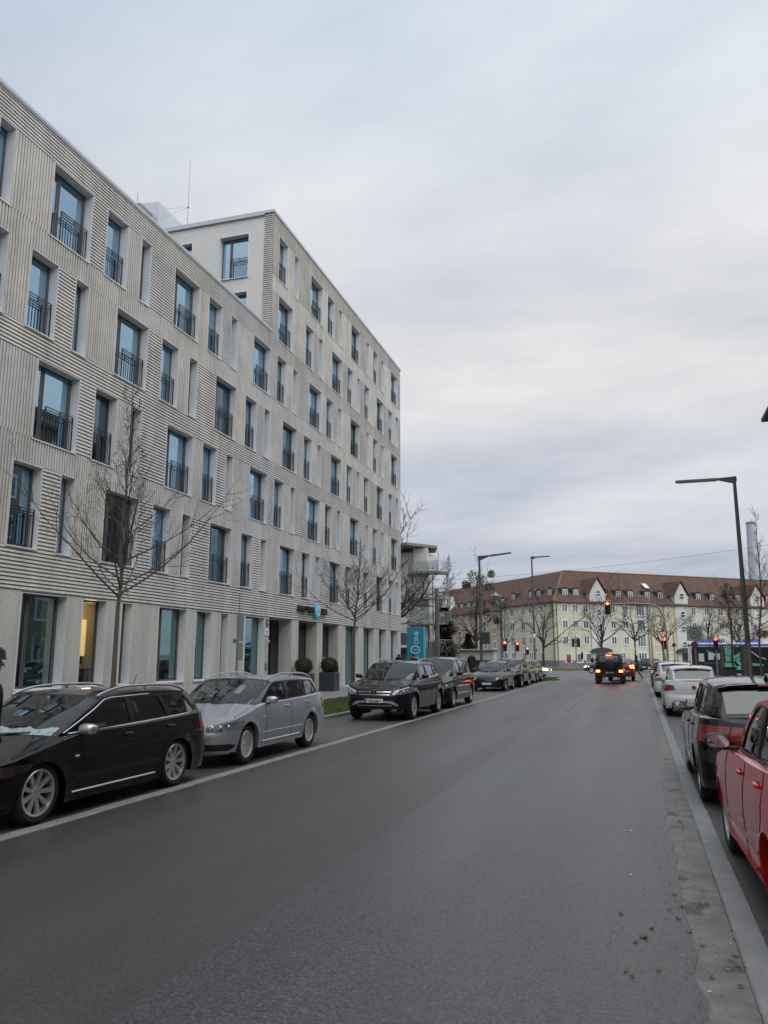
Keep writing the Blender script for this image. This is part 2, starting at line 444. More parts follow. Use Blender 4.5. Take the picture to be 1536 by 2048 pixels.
# short grass, thick enough to break the outline of the strip
def grass_patch(name, x0, x1, y0, y1, z, n, seed, h=.05):
    r = random.Random(seed); b = MB()
    for _ in range(n):
        x = r.uniform(x0, x1); y = r.uniform(y0, y1); a = r.uniform(0, 6.28); w_ = r.uniform(.006, .014); hh = r.uniform(.4, 1.2) * h
        dx, dy = cos(a) * w_, sin(a) * w_; lx, ly = r.uniform(-.03, .03), r.uniform(-.03, .03)
        b.add([(x - dx, y - dy, z), (x + dx, y + dy, z), (x + lx, y + ly, z + hh)], [(0, 1, 2)])
    return stuff(b.build(name, M_blade))
grass_patch('grass', -11.5, -8.5, 20.4, 34, .085, 26000, 5)
grass_patch('grass', -11.5, -8.5, 10, 17.8, .085, 6000, 6)
grass_patch('grass', -10.5, -6.0, 57.7, 64, .07, 9000, 8, .09)

# leaves, litter and grit by the right kerb
M_leafs = [mat('dead_leaf_a', (.15, .075, .035), .7, noise=(30, 3), col2=(.24, .13, .065)),
           mat('dead_leaf_b', (.12, .05, .03), .7), mat('dead_leaf_c', (.26, .17, .07), .7, noise=(30, 3), col2=(.2, .11, .05))]
def leaf_mesh(seed, m):
    r = random.Random(seed); b = MB(); L = 1.0; n = 6; rows = []
    for i in range(n + 1):
        t = i / n; wd = .36 * sin(pi * t) ** .75 * (1 + .25 * (i % 2)) + .01
        c = .12 * sin(t * 3 + seed); lift = .10 + .16 * sin(pi * t) + r.uniform(-.03, .05)
        rows.append([(-wd + c, t * L, lift * .45 + wd * .35), (c, t * L, lift * .15), (wd + c, t * L, lift * .3 + wd * (.05 + .3 * r.random()))])
    b.grid(rows); b.path([(0, -.35, .02), (0, 0, .06)], .018, 3)
    return b.mesh('fallen_leaf', m)
LM = [leaf_mesh(i, M_leafs[i % 3]) for i in range(9)]
leafpos = [(1292, 1871, .10), (1356, 1632, .05), (1365, 1645, .08), (1344, 1790, .065), (1366, 1816, .06), (1379, 1862, .055), (1397, 1808, .05), (1415, 1808, .05),
           (1402, 1888, .05), (1250, 1940, .05), (1272, 1886, .05), (1307, 1855, .06), (1347, 1606, .05), (1424, 1953, .045), (1462, 1910, .07), (1483, 1935, .06),
           (1488, 1975, .05), (1360, 1839, .05), (1427, 1763, .04), (1238, 1830, .06), (1311, 1655, .04), (1312, 1940, .05), (1266, 1952, .04), (1515, 1952, .08),
           (1345, 1625, .05), (1408, 1782, .04), (1463, 1876, .045), (1334, 1818, .05)]
def px_ground(px, py, z=0.):
    th = radians(10.46); ya = radians(17.757)
    x = (px - 768) / 1560; y = -(py - 1024) / 1560
    Y = cos(th) - y * sin(th); Z = sin(th) + y * cos(th)
    X, YY = x * cos(ya) - Y * sin(ya), x * sin(ya) + Y * cos(ya); t_ = (z - CAMH) / Z
    return X * t_, YY * t_
leaf_labels = ['curled orange-brown leaf, the largest lying on the road nearest the bottom right', 'pale brown leaf at the kerb beside the red car, upper of two',
               'pale brown leaf at the kerb beside the red car, lower of two']
extra_labels = {4: 'upright curled brown leaf on the seam of the gutter, left one of a close pair', 5: 'folded red-brown leaf at mid gutter just right of the paired leaves',
    6: 'dark brown leaf left of its twin at the foot of the kerb stones', 7: 'dark brown leaf right of its twin at the foot of the kerb stones', 9: 'small brown leaf lying farthest left on the open asphalt near the bottom',
    12: 'farthest dark red leaf up the gutter beside the red car', 13: 'yellowish leaf low in the gutter close to the bottom of the kerb', 15: 'dark leaf pressed against the kerb beside a pale flat one', 23: 'flat olive leaf lying on top of a kerb stone at the lower right',
    11: 'yellow-brown leaf with a long stalk left of the gutter edge', 18: 'small brown leaf tucked against the kerb under the red car door', 19: 'faded pinkish leaf far left on the coarse asphalt'}
r = random.Random(9)
for i, (px, py, s) in enumerate(leafpos):
    x, y = px_ground(px, py)
    lb = leaf_labels[i] if i < 3 else extra_labels.get(i, 'small dead brown leaf lying among the litter along the right kerb')
    o = thing('fallen_leaf', lb, 'leaf', (x, y, .004), r.uniform(0, 6.28), 'dead leaves along the right kerb', LM[i % 9]); s *= .72; o.scale = (s, s, s)
b = MB()
for _ in range(650):
    y = 3.4 + 9.5 * r.random() ** 1.5; x = KR - .12 - abs(r.gauss(0, .22)); s = r.uniform(.0015, .005)
    a = r.uniform(0, 6.28)
    b.add([(x + s * cos(a), y + s * sin(a), .003), (x - s * sin(a), y + s * cos(a), .003), (x - s * cos(a) * 1.6, y - s * sin(a), .003 + s), (x + s * .3, y, .004 + s * 1.3)], [(0, 1, 3), (1, 2, 3), (2, 0, 3)])
stuff(b.build('leaf_crumbs', mat('crumbs', (.05, .032, .02), .85, noise=(3, 2), col2=(.12, .085, .05))))
b = MB()
for px, py, s in ((1262, 1751, .022), (1420, 1985, .014), (1466, 1870, .012), (1461, 1889, .012), (1365, 1912, .010), (1455, 1940, .01), (1260, 1663, .03), (1318, 1600, .02)):
    x, y = px_ground(px, py); a = r.uniform(0, 3)
    b.add([(x + s * cos(a), y + s * sin(a), .006), (x - s * sin(a) * .5, y + s * cos(a) * .5, .010), (x - s * cos(a), y - s * sin(a), .005), (x + s * sin(a) * .5, y - s * cos(a) * .5, .008)], [(0, 1, 2, 3)])
stuff(b.build('paper_scraps', mat('paper', (.55, .56, .56), .8)))
# ------------------------------------------------------------ the hotel
M_rib = mat('ribbed_cladding', (.50, .49, .472), .85, noise=(.9, 9), col2=(.64, .63, .612), bump=(35, .5, .006), coords='World', spots=(22, .665, (.24, .22, .19)), streak=.10)
M_conc = mat('pitted_panel', (.49, .48, .46), .85, noise=(1.1, 6), col2=(.58, .57, .55), bump=(30, .45, .006), stretch=(1, 1, .35), spots=(26, .655, (.30, .285, .26)), streak=.13)
M_jamb = mat('white_sheet_metal', (.66, .68, .70), .5, noise=(1.5, 3), col2=(.72, .74, .76))
M_frame = mat('window_frame_bronze', (.11, .10, .096), .5)
M_rail = mat('railing_metal', (.035, .037, .042), .45, metal=.3)
M_plaster = mat('white_plaster', (.62, .62, .61), .9, noise=(.8, 5), col2=(.67, .67, .66))
M_cope = mat('coping_metal', (.50, .53, .57), .4, metal=.2)
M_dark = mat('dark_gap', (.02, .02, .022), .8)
G_up = glassmat('hotel_glass', (.30, .50, .60), .5, .012, 1.6, (.52, .77, .96), .50)
G_dim = glassmat('hotel_glass_dim', (.35, .48, .50), .6, .012, 1.5, (.55, .80, .92), .16)
G_low = glassmat('hotel_glass_low', (.35, .55, .55), .55, .015, 1.55, (.60, .86, .90), .22)
M_curt = mat('curtain', (.62, .66, .68), .9, noise=(9, 2), col2=(.38, .42, .44), stretch=(1, 1, .05))
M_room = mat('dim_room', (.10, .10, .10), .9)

HP = Vector((-15.1, 39.35, 0)); HA = radians(.79)
hotel = thing('hotel_building', 'long pale ribbed-facade hotel with dark railed windows filling the left side of the street', 'building', HP, HA)
ZR = 16.12; ZR2 = 21.98; SOF = 3.38; U0 = -52.0; UB = -9.42; U1 = 11.97
WT = 2.18    # window height
heads = dict(D=6.65, C=9.53, B=12.42, A=15.31, E=18.22, F=21.15)

modA = [(0.0, 1.70, 'W'), (2.38, 3.45, 'M'), (4.17, 4.74, 'S')]
rowA = []
for k in range(-7, 1):
    o_ = -4.88 + 6.19 * k
    if k == 0: o_ = -4.88
    for a, b_, t_ in modA: rowA.append((o_ + a, o_ + b_, t_))
rowA += [(1.37, 3.05, 'W'), (4.27, 4.81, 'S'), (5.60, 6.66, 'M'), (7.36, 7.98, 'S'), (9.6, 11.28, 'W')]
rowA = [q for q in rowA if q[0] < 1.3] + [(1.37, 3.05, 'W'), (4.27, 4.81, 'S'), (5.60, 6.66, 'M'), (7.36, 7.98, 'S'), (9.6, 11.28, 'W')]
modB = [(0.0, 1.07, 'M'), (1.78, 2.37, 'S'), (3.70, 5.40, 'W')]
rowB = []
for k in range(-5, 4):
    o_ = -5.45 + 6.19 * k
    for a, b_, t_ in modB: rowB.append((o_ + a, o_ + b_, t_))
rowB = [q for q in rowB if q[0] < .5] + [(.76, 1.78, 'M'), (2.52, 3.08, 'S'), (3.84, 4.90, 'M'), (6.36, 7.93, 'W'), (9.0, 10.03, 'M'), (10.74, 11.45, 'S')]
rowE = [(-8.70, -7.03, 'W')] + [q for q in rowB if q[0] > -5.6 and q[0] < 12]
rowF = [(-8.79, -7.74, 'M'), (-7.01, -6.44, 'S')] + [q for q in rowA if q[0] > -5.2]
def uniq(row):
    row = sorted(row); o = []
    for q in row:
        if not o or q[0] > o[-1][1] + .05: o.append(q)
    return o
rows_ = dict(A=uniq(rowA), B=uniq(rowB), C=uniq(rowA), D=uniq(rowB), E=uniq(rowE), F=uniq(rowF))

PIT = .1035
def rib_panel(u0, u1, z0, z1, horiz):
    """real ribs: chamfered battens over a recessed back; the mesh is local to (0,u0,z0)"""
    b = MB(); W, Hh = u1 - u0, z1 - z0
    prof = []
    L = Hh if horiz else W
    n = max(1, int(round(L / PIT))); p = L / n
    for i in range(n):
        a = i * p
        if horiz: prof += [(a, -.030), (a + .32 * p, -.030), (a + .34 * p, .050), (a + .99 * p, .036)]
        else: prof += [(a, -.030), (a + .28 * p, -.030), (a + .31 * p, .042), (a + .45 * p, .050), (a + .82 * p, .050), (a + .97 * p, .042)]
    prof.append((L, -.030))
    if horiz: rows = [[(x, 0, a) for a, x in prof], [(x, W, a) for a, x in prof]]; b.grid(rows)
    else: rows = [[(x, a, 0) for a, x in prof], [(x, a, Hh) for a, x in prof]]; b.grid([rows[1], rows[0]])
    # end caps so the rib ends read from the side
    if horiz:
        for y in (0, W):
            for i in range(n):
                a = i * p; b.add([(0, y, a + .28 * p), (.042, y, a + .36 * p), (.034, y, a + .98 * p), (0, y, a + p)], [(0, 1, 2, 3)])
    else:
        for z in (0, Hh):
            for i in range(n):
                a = i * p; b.add([(0, a + .16 * p, z), (.04, a + .3 * p, z), (.04, a + .8 * p, z), (0, a + .95 * p, z)], [(0, 1, 2, 3)])
    return b
_rc = {}
def put_rib(u0, u1, z0, z1, horiz):
    if u1 - u0 < .03: return
    key = (round(u1 - u0, 2), round(z1 - z0, 3), horiz)
    if key not in _rc:
        me = rib_panel(u0, u1, z0, z1, horiz).mesh('cladding_panel', M_rib); _rc[key] = me
    link('cladding_panel', _rc[key], hotel, (0, u0, z0))

def band(u0, u1, z0, z1, horiz):
    n = max(1, round((u1 - u0) / 6.2)); s = (u1 - u0) / n
    for i in range(n): put_rib(u0 + i * s, u0 + (i + 1) * s, z0, z1, horiz)

def winrow(name, us, ue, start_h):
    row = [q for q in rows_[name] if q[0] > us - .01 and q[1] < ue + .01]
    z1 = heads[name]; z0 = z1 - WT
    cur = us; h = start_h
    for a, b_, t_ in row:
        put_rib(cur, a, z0, z1, h); h = not h; cur = b_
    put_rib(cur, ue, z0, z1, h)
    return row
UN = -36.0
rws = {}
def bandsfor(us, ue, names):
    pass
rws['A'] = winrow('A', UN, U1, False)
rws['C'] = winrow('C', UN, U1, False)
rws['B'] = winrow('B', UN, U1, True)
rws['D'] = winrow('D', UN, U1, True)
rws['E'] = winrow('E', UB, U1, True)
rws['F'] = winrow('F', UB, U1, True)
# alternate phase so a wide window has battens lying on its far side, as in the photograph
band(UN, U1, SOF, heads['D'] - WT, True)
band(UN, U1, heads['D'], heads['C'] - WT, False)
band(UN, U1, heads['C'], heads['B'] - WT, True)
band(UN, U1, heads['B'], heads['A'] - WT, False)
band(UN, UB, heads['A'], ZR, True)
band(UB, U1, heads['A'], heads['E'] - WT, True)
band(UB, U1, heads['E'], heads['F'] - WT, False)
band(UB, U1, heads['F'], ZR2, True)

# structural wall behind the cladding (depth to the window plane), floor by floor, pierced by the windows
RD = .25
wb = MB()
for nm, row in rws.items():
    z1 = heads[nm]; z0 = z1 - WT; us = UN if nm in 'ABCD' else UB
    cur = us
    for a, b_, t_ in row: wb.box(-RD, -.031, cur, a, z0, z1); cur = b_
    wb.box(-RD, -.031, cur, U1, z0, z1)
for z0, z1, us in ((SOF, heads['D'] - WT, UN), (heads['D'], heads['C'] - WT, UN), (heads['C'], heads['B'] - WT, UN), (heads['B'], heads['A'] - WT, UN),
                   (heads['A'], heads['E'] - WT, UB), (heads['E'], heads['F'] - WT, UB), (heads['F'], ZR2, UB)):
    wb.box(-RD, -.031, us, U1, z0, z1)
wb.box(-RD, -.031, UN, UB, heads['A'], ZR)
wb.build('wall', M_conc, hotel)
# rear volumes
vb = MB()
vb.box(-14, -RD - 1.2, U0, U1, .1, ZR - .3)
vb.box(-14, -RD - 1.2, UB + 1.6, U1, ZR - .3, ZR2 - .31)
vb.box(-14, 0, U0, UN, .1, ZR)
vb.build('rear_block', M_plaster, hotel)
# floor slabs between rooms
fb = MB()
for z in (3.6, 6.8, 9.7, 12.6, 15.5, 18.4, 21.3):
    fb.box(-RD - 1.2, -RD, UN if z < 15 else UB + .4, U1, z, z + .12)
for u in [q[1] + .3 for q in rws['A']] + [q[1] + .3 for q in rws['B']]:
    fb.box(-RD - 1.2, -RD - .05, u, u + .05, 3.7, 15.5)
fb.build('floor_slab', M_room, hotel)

# ---- windows
def rail_mesh(w_, h0=.0, hh=1.02):
    b = MB(); x = -.10
    for z in (hh, hh - .075, hh - .15): b.box(x - .012, x + .012, 0, w_, z - .010, z + .010)
    b.box(x - .012, x + .012, 0, w_, .05, .07)
    n = max(2, int(w_ / .105))
    for i in range(n + 1):
        u = w_ * i / n; b.box(x - .006, x + .006, u - .007, u + .007, .06, hh - .15)
    for u in (0, w_ / 2, w_): b.box(x - .014, x + .014, u - .011, u + .011, hh - .16, hh)
    for u in (0, w_): b.box(x - .016, x + .016, u - .016, u + .016, .03, hh)
    return b
_wc = {}
def window_meshes(w_, h_, typ, rd=RD, low=False):
    k = (round(w_, 2), round(h_, 2), typ, low)
    if k in _wc: return _wc[k]
    J = MB(); t = .02; lip = .052
    # surround: four thin sheet-metal reveals, proud of the ribs
    J.box(-rd, lip, 0, t, 0, h_).box(-rd, lip, w_ - t, w_, 0, h_).box(-rd, lip, t, w_ - t, h_ - t, h_)
    J.add([(-rd, t, .03), (lip + .02, t, .0), (lip + .02, w_ - t, .0), (-rd, w_ - t, .03), (lip + .02, t, -.03), (lip + .02, w_ - t, -.03)], [(0, 1, 2, 3), (1, 4, 5, 2)])
    J.box(lip, lip + .025, -.01, w_ + .01, -.035, 0.0)
    F = MB(); x0, x1 = -rd - .06, -rd + .012; fw = .05
    F.box(x0, x1, t, w_ - t, .03, .03 + fw).box(x0, x1, t, w_ - t, h_ - t - fw, h_ - t)
    F.box(x0, x1, t, t + fw, .03, h_ - t).box(x0, x1, w_ - t - fw, w_ - t, .03, h_ - t)
    panes = []
    if typ == 'W':
        mu = w_ * .28
        F.box(x0, x1, mu, mu + .08, .03, h_ - t)
        F.box(x0 + .02, x1 + .015, mu + .08, mu + .12, .10, h_ - t - fw).box(x0 + .02, x1 + .015, w_ - t - fw - .05, w_ - t - fw, .10, h_ - t - fw)
        panes = [(t + fw, mu), (mu + .12, w_ - t - fw - .05)]
    else: panes = [(t + fw, w_ - t - fw)]
    P = MB()
    for a, b_ in panes: P.add([(-rd - .01, a, .10), (-rd - .01, b_, .10), (-rd - .01, b_, h_ - t - fw), (-rd - .01, a, h_ - t - fw)], [(0, 1, 2, 3)])
    C = MB(); cw = min(.34, w_ * .3)
    rows = [[(-rd - .14 + .025 * sin(j * 1.9), w_ - .06 - cw * j / 12, z) for j in range(13)] for z in (.06, h_)]
    C.grid(rows)
    R = None
    if typ == 'W' and not low: mu = w_ * .28; R = (rail_mesh(w_ - t - mu - .10).mesh('railing', M_rail), mu + .10)
    if typ == 'M' and not low: R = (rail_mesh(w_ - 2 * t - .01).mesh('railing', M_rail), t)
    _wc[k] = (J.mesh('window_surround', M_jamb), F.mesh('window', M_frame), (P.mesh('pane', G_low if low else G_up), P.mesh('pane', G_low if low else G_dim)), C.mesh('curtain', M_curt), R)
    return _wc[k]
rr = random.Random(12)
def put_window(parent, u, z, w_, h_, typ, rd=RD, low=False, curtain=None, loc=None, dim=None):
    J, F, P, C, R = window_meshes(w_, h_, typ, rd, low)
    f = link('window', F, parent, loc or (0, u, z))
    link('window_surround', J, f); pn_ = link('pane', P[1 if (dim if dim is not None else rr.random() < .05) else 0], f)
    pn_.rotation_euler = (0, rr.uniform(-.004, .004), rr.uniform(-.010, .010))
    if R: link('railing', R[0], f, (0, R[1], .02))
    if (curtain if curtain is not None else rr.random() < .6): link('curtain', C, f)
    return f
for nm, row in rws.items():
    for a, b_, t_ in row:
        if b_ < -29: continue
        ajar = t_ == 'W' and ((nm == 'B' and abs(a + 7.94) < .3) or (nm == 'A' and abs(a - 1.37) < .1) or (nm == 'A' and abs(a + 17.26) < .1 and False))
        f_ = put_window(hotel, a, heads[nm] - WT, b_ - a, WT, t_, dim=True if ajar else ((rr.random() < .5) if nm == 'D' and a > -21 and a < -12 else None))
        if ajar:
            q_ = MB(); w0, w1 = .62, b_ - a - .1
            for y0, y1 in ((w0, w0 + .07), (w1 - .07, w1)): q_.add([(-.29, y0, .1), (-.29, y1, .1), (-.55, y1, 2.0), (-.55, y0, 2.0), (-.25, y0, .1), (-.25, y1, .1), (-.51, y1, 2.0), (-.51, y0, 2.0)], [(0, 1, 2, 3), (4, 5, 6, 7), (0, 4, 7, 3), (1, 5, 6, 2)])
            q_.box(-.56, -.51, w0, w1, 1.94, 2.01); q_.build('tilted_sash', M_frame, f_)

# ---- ground floor
GW = [(-29.5, -27.8, .92, 'W'), (-23.34, -21.62, .90, 'W'), (-20.98, -19.88, .90, 'M'), (-19.17, -18.60, .90, 'S'), (-17.19, -15.46, .90, 'W'), (-14.85, -13.70, .90, 'M'), (-13.04, -12.40, .16, 'S'), (-11.04, -9.26, .16, 'M')]
gb = MB(); cur = UN
GH = 3.36
for a, b_, z0, t_ in GW:
    gb.box(-RD, .02, cur, a, .1, SOF); gb.box(-RD, .02, a, b_, .1, z0)
    gb.box(-RD, .02, a, b_, GH, SOF + .02) if False else None
    cur = b_
gb.box(-RD, .02, cur, -8.76, .1, SOF)
gb.build('base_wall', M_conc, hotel)
for a, b_, z0, t_ in GW:
    fw_ = put_window(hotel, a, z0, b_ - a, SOF - .03 - z0, t_ if z0 > .5 or t_ == 'S' else 'M', low=True, curtain=False)
    if abs(a + 20.98) < .01:
        for q_ in fw_.children:
            if q_.name.startswith('pane'): q_.data = q_.data.copy(); q_.data.materials[0] = glassmat('clear_pane', (.9, .95, .92), .85, .01, 1.5, (.7, .9, 1), .0)
# rooms behind the ground-floor glass, one of them lit
M_glow = mat('glowing_room_wall', (.75, .55, .28), .9, emit=((1.0, .66, .28), .5))  # wall panel glows by itself, in place of lamplight falling on it
M_lit2 = mat('warm_wall', (.62, .50, .33), .9)
rb = MB(); rb.box(-RD - 1.13, -RD - 1.10, -19.75, -18.95, 1.75, 2.85)
rb.build('glowing_wall_panel', M_glow, hotel)
rb = MB(); rb.box(-RD - 1.19, -RD - 1.16, -21.2, -17.6, .3, 3.3).box(-RD - 1.1, -RD - .7, -21.1, -19.2, .3, 1.5)
rb.build('room_back', M_lit2, hotel)
b = MB(); b.box(-RD - 1.0, -RD - .5, -20.1, -19.1, 1.35, 1.39).box(-RD - .9, -RD - .86, -19.7, -19.35, 1.5, 1.75).box(-RD - .6, -RD - .4, -20.3, -19.6, .9, 1.2)
b.build('desk', mat('desk_dark', (.05, .05, .06), .6), hotel)
lamp_d = bpy.data.lights.new('room_lamp', 'POINT'); lamp_d.energy = 14; lamp_d.color = (1, .72, .38); lamp_d.shadow_soft_size = .15
lo = link('room_lamp', lamp_d, hotel, (-.75, -19.6, 3.0))
# blinds / teal curtains behind low windows
for a, b_ in ((-22.6, -22.0), (-16.6, -16.2), (-10.0, -9.4)):
    C = MB(); C.grid([[(-RD - .2 + .03 * sin(j * 1.7), a + (b_ - a) * j / 12, z) for j in range(13)] for z in (.3, 3.3)])
    C.build('curtain', mat('teal_curtain', (.10, .33, .36), .8), hotel)

# ---- portico: deep concrete fins, dark glazing behind
piers = [(-6.37, -5.54), (-3.25, -2.48), (-.15, .79), (3.15, 3.87), (6.07, 6.89), (8.59, 9.49), (11.28, U1)]
for i, (a, b_) in enumerate(piers):
    d = .62 if i < 3 else .42
    MB().bbox(-d, .02, a, b_, .1, SOF, .012).build('pier', M_conc, hotel)
pb = MB(); pb.box(-1.3, -.02, -8.76, U1, SOF - .012, SOF + .2); pb.build('portico_ceiling', M_conc, hotel)
b = MB(); b.box(-1.3, .02, -8.80, -8.76, .1, SOF); b.build('portico_cheek', M_conc, hotel)
ops = [(-8.76, -6.37, -.95), (-5.54, -3.25, -.55), (-2.48, -.15, -.55), (.79, 3.15, -.34), (3.87, 6.07, -.34), (6.89, 8.59, -.34), (9.49, 11.28, -.34)]
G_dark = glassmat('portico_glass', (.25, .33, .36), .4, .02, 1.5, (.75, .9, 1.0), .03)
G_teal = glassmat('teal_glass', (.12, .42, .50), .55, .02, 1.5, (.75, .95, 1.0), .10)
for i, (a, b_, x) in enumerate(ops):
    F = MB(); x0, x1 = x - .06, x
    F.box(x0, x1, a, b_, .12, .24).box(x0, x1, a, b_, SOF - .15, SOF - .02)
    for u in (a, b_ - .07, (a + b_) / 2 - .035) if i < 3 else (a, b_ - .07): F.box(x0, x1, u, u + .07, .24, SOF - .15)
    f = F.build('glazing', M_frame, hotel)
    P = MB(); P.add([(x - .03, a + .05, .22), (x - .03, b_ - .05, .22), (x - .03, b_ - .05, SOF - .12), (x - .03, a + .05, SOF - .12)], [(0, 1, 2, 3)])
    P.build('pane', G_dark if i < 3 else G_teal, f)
    if i >= 3:
        J = MB(); J.box(x, .05, a, a + .02, .12, SOF - .02).box(x, .05, b_ - .02, b_, .12, SOF - .02).box(x, .05, a, b_, .10, .16)
        J.build('window_surround', M_jamb, f)
        C = MB(); C.grid([[(x - .25 + .03 * sin(j * 1.7), a + (b_ - a) * (.45 + .55 * j / 12), z) for j in range(13)] for z in (.3, 3.3)])
        C.build('curtain', mat('teal_curtain', (.10, .33, .36), .8), f)
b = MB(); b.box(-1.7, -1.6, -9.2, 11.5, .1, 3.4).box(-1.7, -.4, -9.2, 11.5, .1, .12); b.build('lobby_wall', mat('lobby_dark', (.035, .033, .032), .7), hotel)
b = MB()
for u, z in ((-7.6, 1.9), (-7.1, 1.5), (-4.4, 1.1), (-4.0, 1.15), (-1.2, 2.2), (-7.5, .9)): b.sphere((-1.35, u, z), .09, 8, 6)
b.build('lobby_ornament', mat('ornament', (.35, .38, .42), .4), hotel)

# ---- side wall of the tall block over the lower roof
b = MB()
wx0, wx1, wz0, wz1 = -2.72, -1.19, 18.97, 21.12
def sidewall(b, x0, x1, z0, z1): b.box(x0, x1, UB, UB + .3, z0, z1)
S = [(-2.72, -1.19, 18.97, 21.12), (-5.7, -4.16, 18.97, 21.12), (-2.72, -1.19, 16.1, 18.24), (-5.7, -4.16, 16.1, 18.24)]
for z0, z1 in ((15.4, 16.1), (18.24, 18.97), (21.12, ZR2 - .08)): sidewall(b, -14, -.42, z0, z1)
for z0, z1 in ((16.1, 18.24), (18.97, 21.12)):
    for x0, x1 in ((-14, -5.7), (-4.16, -2.72), (-1.19, -.42)): sidewall(b, x0, x1, z0, z1)
b.build('side_wall', M_plaster, hotel)
b = MB(); p = .1035; z = 15.4
while z < ZR2 - .1:
    b.grid([[(x, y, z_) for y, z_ in ((UB, z), (UB, z + .028), (UB - .035, z + .037), (UB - .03, z + .1))] for x in (-.42, .036)]); z += p
b.box(-.42, 0, UB, UB + .3, 15.4, ZR2 - .05)
b.build('corner_strip', M_rib, hotel)
b = MB(); z = .3
b = MB(); z = SOF
while z < ZR2 - .1:
    b.grid([[(x, y, z_) for y, z_ in ((U1, z), (U1, z + .028), (U1 + .035, z + .037), (U1 + .03, z + .1))] for x in (-6, .036)]); z += p
b.build('end_cladding', M_rib, hotel)
for x0, x1, z0, z1 in S:
    J, F, P, C, R = window_meshes(x1 - x0, z1 - z0, 'W')
    f = link('window', F, hotel, (x0, UB, z0)); f.rotation_euler = (0, 0, -pi / 2)
    pn = link('pane', P[0], f); link('window_surround', J, f)
    link('railing', R[0], f, (0, R[1], .02))
# copings and roof edge
b = MB(); b.box(-.32, .075, UN, UB + .0, ZR - .005, ZR + .035).box(.0, .09, UN, UB, ZR + .035, ZR + .11).box(-.4, .09, UN, UB, ZR + .11, ZR + .13)
b.build('coping', M_cope, hotel)
b = MB(); b.box(-.4, .09, UB - .09, U1 + .09, ZR2, ZR2 + .13).box(-14.1, -.4, UB - .12, UB + .5, ZR2 - .08, ZR2 + .12)
b.build('coping', M_cope, hotel)
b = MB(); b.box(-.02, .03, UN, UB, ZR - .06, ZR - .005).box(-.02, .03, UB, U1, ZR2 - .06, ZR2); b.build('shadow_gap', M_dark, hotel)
b = MB(); b.box(-14, -.3, U0, UB, ZR - .5, ZR - .3); b.build('terrace_roof', M_plain, hotel)
b = MB(); b.box(-13.9, -.3, UB + .35, U1, ZR2 - .3, ZR2 - .21); b.build('upper_roof', M_plain, hotel)
# plant housing and lightning rods on the roof
M_alu = mat('aluminium_panel', (.55, .60, .66), .35, metal=.35, noise=(.7, 3), col2=(.62, .66, .72))
b = MB(); b.prism([(-13.2, 24.8), (-11.1, 24.8), (-9.9, 24.8), (-9.9, 27.6), (-12.9, 27.9)], lambda x, z_, d: (x, d, z_), -4.0, 1.5)
b.build('roof_plant_housing', M_alu, hotel)
b = MB(); b.box(-12.0, -10.3, -5.2, -4.0, 26.0, 26.9); b.build('vent_hood', mat('vent_grey', (.20, .22, .26), .5), hotel)
b = MB(); b.box(-13, -9, -4, 4, 21.8, 24.9); b.build('roof_plant_housing', M_alu, hotel)
b = MB(); b.path([(-8.6, -3, 21.9), (-8.6, -3, 30.8)], [.016, .007], 5); b.path([(-8.6, -3, 27.6), (-10.8, -3, 27.9)], .005, 4); b.path([(-8.6, -3, 27.6), (-9.9, -3.8, 26.6)], .005, 4)
b.sphere((-8.6, -3, 27.6), .06, 6, 4); b.build('lightning_rod', M_rail, hotel)
b = MB(); b.path([(-12.1, -3, 27.5), (-12.1, -3, 29.3)], [.02, .01], 5); b.build('lightning_rod', M_rail, hotel)

# ---- lettering
M_black = mat('sign_black', (.02, .02, .024), .35)
M_teal = mat('sign_teal', (.03, .42, .58), .35, emit=((.05, .6, .85), .12))
M_tealw = mat('sign_pale', (.55, .80, .88), .4)
t = text_mesh('sign_letters', 'MOTEL', .42, M_black, hotel, (.16, -4.93, 3.92), (pi / 2, 0, pi / 2), .07, sx=1.55)
t = text_mesh('sign_letters', 'ONE', .42, M_black, hotel, (.16, -2.82, 3.92), (pi / 2, 0, pi / 2), .07, sx=1.25)
b = MB(); b.lathe([(0, .22), (.31, .22), (.34, .20), (.34, .13), (.0, .13)], 28, 'X', (0, -3.62, 3.95)); b.build('sign_disc', M_teal, hotel, 40)
b = MB(); b.lathe([(.27, .232), (.19, .232)], 28, 'X', (0, -3.62, 3.95)); b.build('sign_ring', M_tealw, hotel)
text_mesh('sign_numeral', '1', .32, M_tealw, hotel, (.228, -3.62, 3.95), (pi / 2, 0, pi / 2), .004)
b = MB()
for u in (-5.7, -4.9, -4.2, -3.0, -2.6): b.box(.04, .12, u, u + .03, 3.85, 3.88)
b.build('sign_bracket', M_rail, hotel)
M_blue = mat('plate_blue', (.02, .04, .22), .4); M_white = mat('plate_white', (.75, .76, .76), .4)
b = MB(); b.bbox(.03, .045, -9.07, -8.88, 2.98, 3.28, .004); b.build('house_number_plate', M_blue, hotel)
text_mesh('house_number', '4', .17, M_white, hotel, (.05, -8.975, 3.15), (pi / 2, 0, pi / 2), .001)
b = MB(); b.bbox(.03, .05, -9.20, -8.80, 2.60, 2.88, .004); b.build('wall_plate', M_white, hotel)
b = MB(); b.box(.051, .053, -9.12, -8.9, 2.76, 2.80).box(.051, .053, -9.12, -8.94, 2.69, 2.72); b.build('wall_plate_lines', M_dark, hotel)
b = MB(); b.path([(.03, -9.05, 2.45), (.12, -9.05, 2.45), (.14, -9.0, 2.38)], .02, 6); b.sphere((.14, -8.99, 2.36), .05, 8, 6); b.build('door_camera', M_cope, hotel)
b = MB(); b.bbox(.02, .04, -9.08, -8.9, 1.15, 1.45, .004); b.build('intercom_plate', mat('brass_plate', (.25, .22, .17), .4, metal=.5), hotel)
